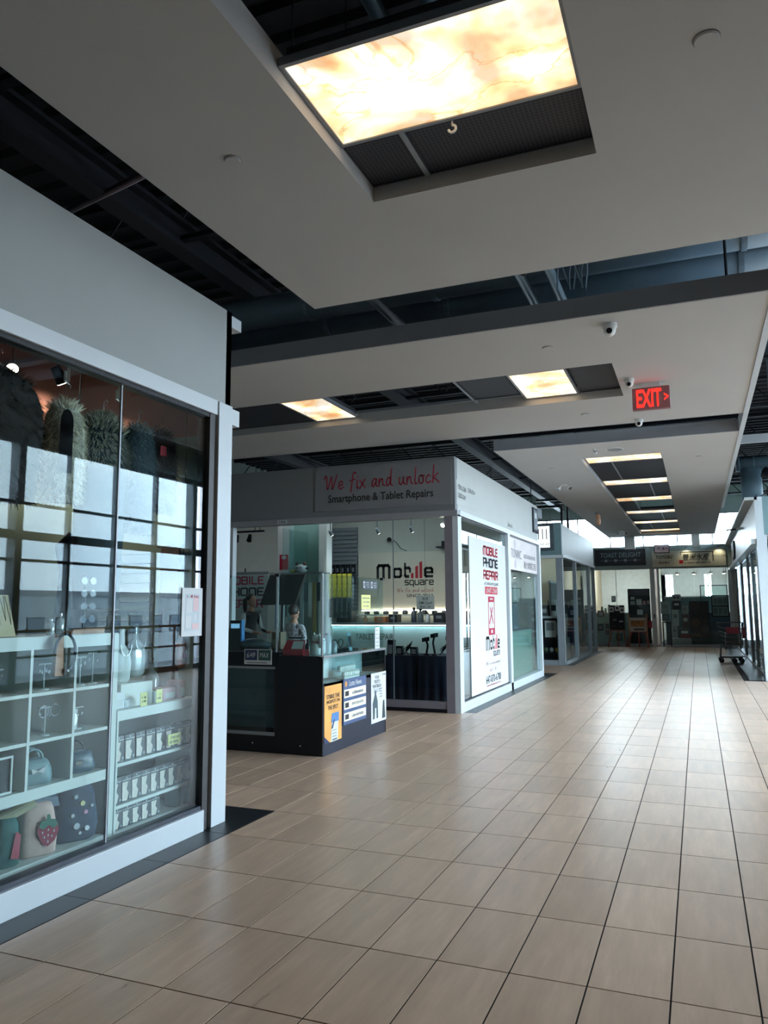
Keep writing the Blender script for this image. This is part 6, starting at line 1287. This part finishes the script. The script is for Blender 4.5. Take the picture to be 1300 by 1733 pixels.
lettering('TOYOSU', (-1.05, BYW-0.06, 3.17), XR, 0.56, 0.12, BLACKINK, t, bold=0.03); lettering('豐洲·壽司', (-1.05, BYW-0.06, 2.965), XR, 0.34, 0.08, BLACKINK, t, bold=0.01)
lettering('豐洲水産', (0.0, BYW-0.06, 3.14), XR, 0.88, 0.25, BLACKINK, t, bold=0.012, shear=0.15); obj('black_bracket', MB().box(-0.5, 0.58, BYW-0.066, BYW-0.06, 3.31, 3.335).box(0.55, 0.58, BYW-0.066, BYW-0.06, 2.98, 3.31).box(-0.5, -0.48, BYW-0.066, BYW-0.06, 3.22, 3.31), BLACKINK, t)
obj('red_seal', plate((-0.48, BYW-0.06, 2.985), XR, 0.13, 0.12, 0.004), REDINK, t); scribble((0.05, BYW-0.06, 2.95), XR, 0.85, 0.05, BLACKINK, t); lettering('(647)300-3388', (0.74, BYW-0.06, 3.16), XR, 0.46, 0.08, GREYINK, t)
for xx in (-1.2, -0.3, 0.75):
    tt = thing('sign_lamp', ('left', 'middle', 'right')[(-1.2, -0.3, 0.75).index(xx)]+' small lamp lighting the Toyosu sign board', 'lamp', (xx, BYW-0.3, 3.47), 'lamps over the sushi sign'); obj('arm', MB().tube([(xx,BYW,3.50),(xx,BYW-0.28,3.52)], 0.01, 6), GREYFR, tt); obj('head', MB().tube([(xx,BYW-0.28,3.53),(xx,BYW-0.24,3.47)], [0.02,0.045], 10), GREYFR, tt)
    l = bpy.data.lights.new('sign_glow', 'SPOT'); l.energy = 3.5; l.color = (1, 0.88, 0.6); l.spot_size = 1.9; l.spot_blend = 0.8; l.shadow_soft_size = 0.03
    lo = bpy.data.objects.new('sign_glow', l); COL.objects.link(lo); lo.parent = tt; lo.location = (0, 0.07, -0.01); lo.rotation_euler = (math.radians(28), 0, 0)
t = thing('hanging_sign', 'small pink framed sign with brush characters hanging above the sushi sign', 'sign', (-1.1, 29.0, 3.45)); obj('board', bx(-1.36, -0.85, 28.95, 29.0, 3.30, 3.60), BLACK, t); obj('face', plate((-1.105, 28.95, 3.45), XR, 0.46, 0.25, 0.003), mat('pale_pink_face', '#c9b0b6', 0.5), t); lettering('一番壽司', (-1.105, 28.946, 3.46), XR, 0.4, 0.12, BLACKINK, t, bold=0.01); obj('hook', MB().tube([(-1.1,28.97,3.60),(-1.1,28.97,3.9)], 0.008, 6), STEEL, t)
# toast shop interior and its boards
def easel(x0, x1, ztop, zb, label, boardm, y=28.75, leg_h=0.55):
    t = thing('easel', label, 'easel', ((x0+x1)/2, y, 0)); EW = mat('red_brown_wood', '#8a4436', 0.5)
    obj('board', MB().obox((x0, y, zb), (x1-x0, 0, 0), (0, 0.12, ztop-zb), (0, 0.03, 0)), boardm, t)
    obj('ledge', bx(x0-0.02, x1+0.02, y-0.05, y+0.03, zb-0.03, zb), EW, t)
    for (a, b) in ((x0+0.06, x0-0.06), (x1-0.06, x1+0.06)): obj('leg', MB().tube([(a, y, zb), (b, y-0.03, 0.0)], 0.022, 8), EW, t)
    obj('leg', MB().tube([((x0+x1)/2, y+0.1, ztop*0.8), ((x0+x1)/2, y+0.3, 0.0)], 0.022, 8), EW, t)
    return t
t = easel(-2.98, -2.46, 1.47, 0.60, 'black menu easel with white cards before the toast shop', BLACK)
for (x, z, w_, h_) in ((-2.9, 1.32, 0.16, 0.18), (-2.7, 1.37, 0.17, 0.2), (-2.53, 1.30, 0.16, 0.2)): obj('menu_card', plate((x, 28.82, z), XR, w_, h_, 0.004, 0.03), PAPER, t); obj('card_print', plate((x, 28.785, z), XR, w_*0.45, h_*0.4, 0.003), BLACKINK, t)
for (x, z, c) in ((-2.8, 0.95, '#6d665a'), (-2.58, 0.9, '#7f8a8a'), (-2.85, 0.72, '#5e4a42'), (-2.6, 0.7, '#4a5258')): obj('food_photo', plate((x, 28.77, z), XR, 0.13, 0.06, 0.003), mat('fp_'+c[1:], c, 0.6), t)
t = easel(-2.30, -1.72, 1.03, 0.55, 'wooden easel with food poster before the toast shop', mat('poster_grey', '#a9a49c', 0.6))
obj('food_picture', plate((-2.02, 28.79, 0.83), XR, 0.46, 0.22, 0.004, 0.02), mat('food_brown', '#8a5a30', 0.6, var=0.6, scale=14), t); obj('caption', plate((-1.98, 28.755, 0.62), XR, 0.36, 0.05, 0.003), BLACKINK, t); obj('side_rail', bx(-2.33, -2.29, 28.74, 28.78, 0.0, 1.15), WOOD, t); obj('side_rail', bx(-1.73, -1.69, 28.74, 28.78, 0.0, 1.15), WOOD, t)
t = thing('menu_board', 'tall black menu board with small cards inside the toast shop glass', 'menu board', (-1.98, 29.35, 0.1)); obj('board', bx(-2.36, -1.60, 29.32, 29.36, 0.1, 2.06), BLACK, t); obj('header', plate((-1.98, 29.32, 1.93), XR, 0.72, 0.22, 0.003), mat('dim_plum', '#3a2f3a', 0.6), t)
for (x, z, w_, h_, c) in ((-2.2, 1.72, 0.14, 0.1, '#b9bcbc'), (-2.2, 1.55, 0.16, 0.13, '#9fa4a4'), (-1.98, 1.58, 0.18, 0.2, '#c9cccc'), (-1.80, 1.55, 0.11, 0.14, '#b58d8d'), (-1.66, 1.57, 0.09, 0.12, '#a98a8a'), (-1.96, 1.22, 0.19, 0.18, '#c5c8c8')): obj('card', plate((x, 29.32, z), XR, w_, h_, 0.004), mat('mc_'+c[1:], c, 0.6), t)
obj('red_card', plate((-1.63, 29.32, 0.78), XR, 0.14, 0.26, 0.005), REDINK, t)
t = thing('shop_counter', 'pale toast shop counter with framed menu', 'counter', (-3.0, 30.4, 0)); obj('front', bx(-3.6, -1.9, 30.2, 30.25, 0, 1.15), mat('pale_teal_counter', '#9db4b4', 0.5), t); obj('worktop', bx(-3.65, -1.85, 30.15, 30.8, 1.15, 1.2), FRAME, t)
t = thing('notice', 'red and white framed menu at the left of the toast shop glass', 'notice', (-3.3, 29.3, 1.1)); obj('frame', plate((-3.33, 29.3, 1.17), XR, 0.22, 0.22, 0.02), mat('frame_maroon', '#6d3a40', 0.5), t); obj('picture', plate((-3.33, 29.28, 1.17), XR, 0.15, 0.15, 0.003), PAPER, t)
t = thing('notice', 'small dark picture notice high in the toast shop glass', 'notice', (-2.85, 29.3, 1.7)); obj('sheet', plate((-2.85, 29.23, 1.70), XR, 0.15, 0.22, 0.004), TEALCAB, t); obj('picture', plate((-2.85, 29.226, 1.71), XR, 0.09, 0.12, 0.002), PAPER, t)
for (x, z, w_, h_, c, lb) in ((-3.35, 0.68, 0.2, 0.25, '#30464c', 'dark picture sheet low at the left of the toast shop glass'), (-3.12, 0.72, 0.12, 0.18, '#5a7274', 'teal sheet above the plum sheet in the toast shop glass'), (-3.12, 0.5, 0.13, 0.16, '#5f4a5c', 'plum sheet low in the toast shop glass'), (-2.7, 0.33, 0.22, 0.26, '#40605c', 'green board leaning low behind the black easel')):
    t = thing('poster', lb, 'poster', (x, 29.2, z)); obj('sheet', plate((x, 29.19, z), XR, w_, h_, 0.004), mat('ps_'+c[1:], c, 0.6), t); obj('print_block', plate((x, 29.185, z), XR, w_*0.6, h_*0.5, 0.002), GREYINK, t)
for i in range(6):
    x = -3.4+0.13*i; hh = (0.22, 0.16, 0.3, 0.18, 0.25, 0.2)[i]; t = thing('counter_jar', 'pale jar in the row on the toast shop counter', 'jar', (x, 30.4, 1.2), 'jars on the toast shop counter'); obj('body', MB().lathe([(0.045,0),(0.05,0.02),(0.05,hh*0.8),(0.03,hh*0.9)], (x,30.4,1.2), 10), SILV, t, smooth=True); obj('lid', MB().tube([(x,30.4,1.2+hh*0.9),(x,30.4,1.2+hh)], 0.04, 10), STEEL, t)
# sushi shop interior
for i, xx in enumerate((-0.66, -0.09, 0.48, 0.92)):
    t = thing('pendant_lamp', ('first', 'second', 'third', 'fourth')[i]+' white pendant lamp from the left in the sushi shop', 'lamp', (xx, 30.6, 2.62), 'pendant lamps in the sushi shop'); obj('shade', MB().lathe([(0.10,0),(0.07,0.05),(0.03,0.08)], (xx,30.6,2.60), 16), WHITEP, t, smooth=True); obj('bulb', MB().ball((xx,30.6,2.61), 0.055, 0.055, 0.03), mat('pendant_glow', '#fff6e8', 0.4, emit='#fff2dd', es=10.0), t); obj('cord', MB().tube([(xx,30.6,2.68),(xx,30.6,3.2)], 0.005, 6), STEEL, t)
TEALT = mat('blue_pattern_tile', '#40586a', 0.4, var=0.35, scale=26)
t = thing('sushi_counter', 'blue patterned sushi counter behind the far right glass', 'counter', (0.3, 30.3, 0)); obj('front', bx(-0.5, 1.05, 30.0, 30.06, 0, 1.15), TEALT, t); obj('worktop', bx(-0.55, 1.08, 29.95, 30.7, 1.15, 1.2), STEEL, t); obj('kick_panel', bx(-0.5, 1.05, 29.97, 30.0, 0.0, 0.5), mat('grey_green_kick', '#6a7d80', 0.6), t)
t = thing('back_cabinet', 'dark teal shelf cabinet at the back of the sushi shop', 'cabinet', (-0.2, 32, 0)); obj('body', bx(-1.2, 0.6, 31.8, 32.3, 0, 1.75), mat('teal_back_cabinet', '#46606a', 0.5), t); obj('top_board', bx(-1.22, 0.62, 31.78, 32.32, 1.75, 1.8), FRAME, t)
t = thing('menu_poster', 'tall dark maroon sushi menu banner in the sushi shop window', 'banner', (0.03, 29.3, 0.3)); obj('sheet', bx(-0.30, 0.33, 29.30, 29.31, 0.30, 1.60), mat('maroon_black', '#241a20', 0.5), t)
for (x, z, r, c) in ((-0.14, 1.42, 0.15, '#3a2328'), (0.2, 1.28, 0.11, '#33282c'), (-0.11, 0.86, 0.15, '#5e4336'), (0.18, 0.62, 0.13, '#3f3236'), (0.2, 0.9, 0.06, '#40302c')): obj('dish_print', MB().tube([(x,29.30,z),(x,29.297,z)], r, 18), mat('dp_'+c[1:], c, 0.5), t)
for i in range(3): obj('roll_print', MB().obox((-0.22+0.1*i, 29.297, 0.36), (0.05,0,0), (-0.06,0,0.12), (0,0.003,0)), mat('roll_tan', '#7a6a5c', 0.6), t)
t = thing('framed_menu', 'black frame with two pale menus at the right of the sushi shop', 'menu', (0.7, 29.4, 1.1)); obj('frame', MB().box(0.42, 0.46, 29.252, 29.29, 1.05, 1.80).box(0.95, 0.99, 29.252, 29.29, 1.05, 1.80).box(0.42, 0.99, 29.252, 29.29, 1.76, 1.80).box(0.42, 0.99, 29.252, 29.29, 1.40, 1.44).box(0.42, 0.99, 29.252, 29.29, 1.05, 1.09), BLACK, t)
for zc in (1.60, 1.245): obj('menu_sheet', bx(0.46, 0.95, 29.262, 29.267, zc-0.16, zc+0.155), mat('pale_menu', '#8d9a9e', 0.6), t)
for zc in (1.60, 1.245): 
    for j in range(3): obj('text_column', bx(0.49+0.155*j, 0.61+0.155*j, 29.259, 29.262, zc-0.11, zc+0.11), mat('menu_text_grey', '#6b777c', 0.6), t)
t = thing('shelf_frame', 'black open shelf frame standing on the sushi counter', 'shelf', (0.55, 30.2, 1.8)); obj('frame', MB().box(0.08, 0.11, 29.9, 29.93, 1.2, 2.17).box(0.95, 0.98, 29.9, 29.93, 1.2, 2.17).box(0.08, 0.98, 29.9, 29.93, 2.14, 2.17), BLACK, t); obj('glass_back', bx(0.11, 0.95, 29.91, 29.915, 1.25, 2.14), KGLASS, t)
for (x, y0, w_, z0, h_, c, lb) in ((-0.72, 29.5, 0.30, 1.62, 0.22, '#a9b0b2', 'pale sign card with two dark eyes high in the sushi shop'), (-1.1, 29.45, 0.3, 1.15, 0.45, '#8c999c', 'stacked white trays left in the sushi shop'), (-0.72, 29.5, 0.28, 1.3, 0.32, '#1f2630', 'dark machine with light below the sign card'), (-0.45, 29.5, 0.2, 1.15, 0.3, '#93a0a4', 'white rice cooker in the sushi shop'), (-0.78, 29.4, 0.22, 0.73, 0.57, '#b9c0c0', 'white paper notice low in the sushi shop'), (-0.45, 29.5, 0.25, 0.65, 0.5, '#5f5350', 'brown carton in the sushi shop'), (-0.83, 29.4, 0.18, 0.33, 0.4, '#98a3a5', 'white carton low in the sushi shop'), (-0.5, 29.45, 0.4, 0.3, 0.35, '#3c4248', 'dark crate of bottles low in the sushi shop'), (-1.1, 29.45, 0.26, 0.9, 0.25, '#5c6a74', 'steel sink block at the left of the sushi shop')):
    t = thing('shop_equipment', lb, 'equipment', (x, y0, z0)); obj('body', bx(x-w_/2, x+w_/2, y0, y0+0.2, z0, z0+h_), mat('se_'+c[1:], c, 0.5), t, bevel=0.01)
    if 'eyes' in lb: [obj('dark_spot', MB().ball((x+s*0.06,y0-0.003,z0+h_*0.5), 0.035, 0.004, 0.04, 10, 6), BLACK, t) for s in (-1, 1)]
    else: obj('front_detail', plate((x, y0, z0+h_*0.6), XR, w_*0.55, h_*0.25, 0.004), PAPER if c in ('#1f2630', '#5f5350', '#3c4248') else GREYINK, t)
o = obj('display_counter', bx(-0.92, -0.28, 29.35, 29.9, 0.0, 0.30), mat('white_counter_base', '#a9b4b6', 0.5), bevel=0.01); tag(o, 'low white display base under the sushi shop cartons', 'counter')
o = obj('red_crate', bx(-0.62, -0.30, 29.42, 29.7, 0.31, 0.43), mat('dusty_red', '#7d3a44', 0.6), bevel=0.01); tag(o, 'dusty red crate on the low white base in the sushi shop', 'crate')
t = thing('bar_stool', 'dark tall table frame at the left of the sushi shop', 'table', (-1.08, 29.5, 0)); obj('top', bx(-1.23, -0.93, 29.42, 29.75, 0.84, 0.88), STEEL, t)
for (a, b) in ((-1.21, 29.44), (-0.95, 29.44), (-1.21, 29.73), (-0.95, 29.73)): obj('leg', bx(a-0.015, a+0.015, b-0.015, b+0.015, 0, 0.84), STEEL, t)
for (a, b) in (((-3.4, -2.0)), ((-0.9, 0.7))): fill_tube(a, b, 32.5, 3.0, 'added unseen fill lamp inside the far '+('toast' if a < -2 else 'sushi')+' shop', 110.0 if a < -2 else 75.0, 'x', 3.2)  # unseen strong lamps added to brighten both far shops

# ================================================================== RIGHT HAND SHOPS
RX = 1.13
struct('fascia_wall', bx(RX, RX+0.14, 16.7, 29.2, 2.74, 3.58), FRAME, 'white fascia of the right hand shops')
struct('fascia_wall', bx(RX+0.14, 5.3, 16.7, 16.8, 2.82, 3.58), TEALCAB, 'teal-grey end fascia of the right hand shops')
struct('cornice', bx(RX-0.17, RX+0.05, 16.7, 29.2, 3.52, 3.58), FASCIA, 'pale top ledge of the right hand shops')
struct('trim_5', bx(RX-0.10, RX+0.05, 16.72, 29.2, 2.65, 2.75), FRAME, 'white lower ledge of the right hand shops')
struct('pillar', bx(RX+0.0, RX+0.18, 16.68, 16.86, 0, 2.82), FRAME, 'white corner post of the right hand shops')
struct('ceiling', bx(RX+0.14, 5.3, 16.8, 29.2, 3.4, 3.45), WHITE, 'ceiling inside the right hand shops')
w9 = shell('window_9', (RX+0.1, 22, 0)); w9['label'] = 'sliding glass fronts of the right hand shops'
yy = 17.0; i = 0
for yy in (18.0, 18.3, 19.9, 20.3, 21.6, 22.9, 24.6, 26.3, 28.0): obj('mullion', bx(RX+0.06+0.05*(i % 2), RX+0.12+0.05*(i % 2), yy, yy+0.07, 0.0, 2.66), GREYFR if i % 2 else POSTG, w9); i += 1
for (a, b) in ((16.9, 18.0), (18.4, 19.9), (20.4, 21.6), (21.7, 22.9), (23.0, 24.6), (24.7, 26.3), (26.4, 28.0), (28.1, 29.2)): obj('pane', bx(RX+0.09, RX+0.10, a, b, 0.03, 2.66), GLASS, w9)
obj('floor_track', bx(RX+0.05, RX+0.17, 16.9, 29.2, 0.0, 0.03), GREYFR, w9); obj('pane', bx(RX+0.2, 5.2, 16.74, 16.75, 0.1, 2.8), GLASS, w9); obj('sill_rail', bx(RX+0.18, 5.3, 16.7, 16.8, 0, 0.1), FRAME, w9)
struct('partition', bx(3.6, 3.7, 16.8, 29.2, 0, 3.4), mat('dim_teal_wall', '#5d7278', 0.7), 'inner wall of the right hand shops')
t = thing('wall_clip', 'slim metal bracket reaching out from the right shop ledge', 'bracket', (0.95, 21.2, 3.4)); obj('arm', MB().tube([(1.13,21.2,3.36),(0.75,21.2,3.34)], 0.02, 8), STEEL, t); obj('lamp', MB().tube([(1.13,21.2,3.37),(0.98,21.2,3.365)], 0.03, 8), WHITEP, t)
o = obj('hanging_blade_sign', bx(RX-0.05, RX-0.01, 25.6, 26.4, 2.85, 3.4), STEEL); tag(o, 'dark blade sign on the right shop fascia near the far end', 'sign')
for i, (a, c, h, lb) in enumerate(((17.6, '#3a4f57', 1.7, 'dark teal display block inside the nearest right shop'), (19.2, '#54686e', 1.2, 'grey-teal display block inside the right shop'), (22.3, '#30434b', 1.8, 'tall dark display block inside the middle right shop'), (25.2, '#455a62', 1.4, 'slate display block inside the far right shop'))):
    t = thing('display_block', lb, 'display', (2.0, a, 0)); obj('body', bx(1.7, 2.4, a-0.5, a+0.5, 0, h), mat('db_'+c[1:], c, 0.5), t, bevel=0.02); obj('shelf_line', bx(1.69, 1.7, a-0.45, a+0.45, h*0.6, h*0.62), FRAME, t)
# above them
t = thing('air_handler', 'teal-grey round duct drop above the right hand shops', 'duct', (1.15, 18.6, 3.7)); obj('drop', MB().tube([(1.25,18.9,3.6),(1.25,18.9,4.5)], 0.22, 18), PIPE, t, smooth=True); obj('cross_duct', MB().tube([(0.95,18.9,4.62),(3.6,18.9,4.62)], 0.17, 18), PIPE, t, smooth=True)
for i in range(8): obj('rib', MB().tube([(1.0+0.3*i,18.9,4.62),(1.03+0.3*i,18.9,4.62)], 0.185, 18), PIPE, t)
o = obj('ceiling_beam', MB().box(0.72, 5.2, 16.4, 16.5, 4.62, 4.78), FRAME); o['kind'] = 'structure'; o['label'] = 'pale cross beam above the right hand shops'
o = obj('ceiling_beam', MB().box(1.15, 1.4, 12.5, 12.7, 3.7, 5.7), mat('blue_grey_post', '#4d6270', 0.6)); o['kind'] = 'structure'; o['label'] = 'blue-grey hanging post at the right edge'
o = obj('flexible_hose', MB().tube([(1.45,18.2,4.3),(1.75,18.1,4.15),(1.6,18.0,3.95),(1.9,17.9,3.75),(2.3,17.9,3.7)], 0.12, 12), STEEL, smooth=True); tag(o, 'dark fabric flexible duct curling above the right shop', 'duct')
o = obj('cable_loop', MB().tube([(1.3+0.12*math.cos(a*0.4), 16.75, 3.6+0.05*math.sin(a*0.8)+0.02) for a in range(9)], 0.012, 6), STEEL); tag(o, 'small cable loop lying on the right shop end fascia', 'cable')

# ================================================================== TROLLEY
t = thing('shopping_trolley', 'parked shopping trolley with red panel beside the right hand shops', 'trolley', (0.75, 21.7, 0))
TM = mat('trolley_wire', '#5c6167', 0.35, metal=0.7); x0, x1, y0, y1 = 0.46, 1.0, 21.55, 22.1
fr = MB()
for yy in (y0, y1):
    fr.tube([(x0, yy, 0.12), (x0+0.03, yy, 0.42), (x1-0.02, yy, 0.46), (x1+0.02, yy, 1.0)], 0.014, 8)
    fr.tube([(x0, yy, 0.14), (x1-0.05, yy, 0.14)], 0.014, 8)
obj('frame', fr, TM, t, smooth=True)
obj('handle', MB().tube([(x1+0.02, y0, 1.0), (x1+0.02, y1, 1.0)], 0.018, 10), BLACK, t)
obj('top_rim', MB().tube([(x0-0.03,y0,1.0),(x1,y0,1.02),(x1,y1,1.02),(x0-0.03,y1,1.0),(x0-0.03,y0,1.0)], 0.01, 8), TM, t)
for j in range(4): obj('basket_wire', MB().tube([(x0-0.03+0.02*j,y0,0.92-0.11*j),(x0+0.16,y0,0.86-0.11*j),(x1-0.02,y0,0.86-0.11*j)], 0.006, 6), mat('bright_wire', '#aab1b5', 0.25, metal=0.8), t)
for j in range(8): obj('basket_wire', MB().tube([(x0+0.05+0.07*j,y0,0.46),(x0+0.02+0.075*j,y0,1.0)], 0.005, 6), TM, t)
for j in range(6): obj('basket_wire', MB().tube([(x0,y0+0.1*j,0.46),(x0-0.03,y0+0.1*j,1.0)], 0.005, 6), TM, t)
obj('red_panel', bx(0.62, 0.92, y0-0.01, y0+0.02, 0.74, 0.9), mat('trolley_red', '#8a2334', 0.5), t); obj('grey_box', bx(0.60, 0.90, y0+0.02, y1-0.05, 0.46, 0.74), mat('trolley_grey', '#4c5654', 0.6), t); obj('red_handle_end', bx(0.99, 1.05, y0-0.01, y0+0.1, 0.62, 0.9), mat('trolley_red', '#8a2334'), t)
obj('lower_deck', bx(0.48, 1.02, y0, y1, 0.15, 0.17), mat('dark_slate_deck', '#3b464b', 0.5), t)
for (a, b) in ((x0+0.02, y0), (x1-0.05, y0), (x1-0.22, y0+0.04), (x0+0.02, y1), (x1-0.05, y1)):
    wl = obj('wheel', MB().tube([(a, b-0.018, 0.062), (a, b+0.018, 0.062)], 0.06, 16), BLACK, t); obj('fork', bx(a-0.012, a+0.012, b-0.03, b-0.022, 0.06, 0.15), TM, wl)
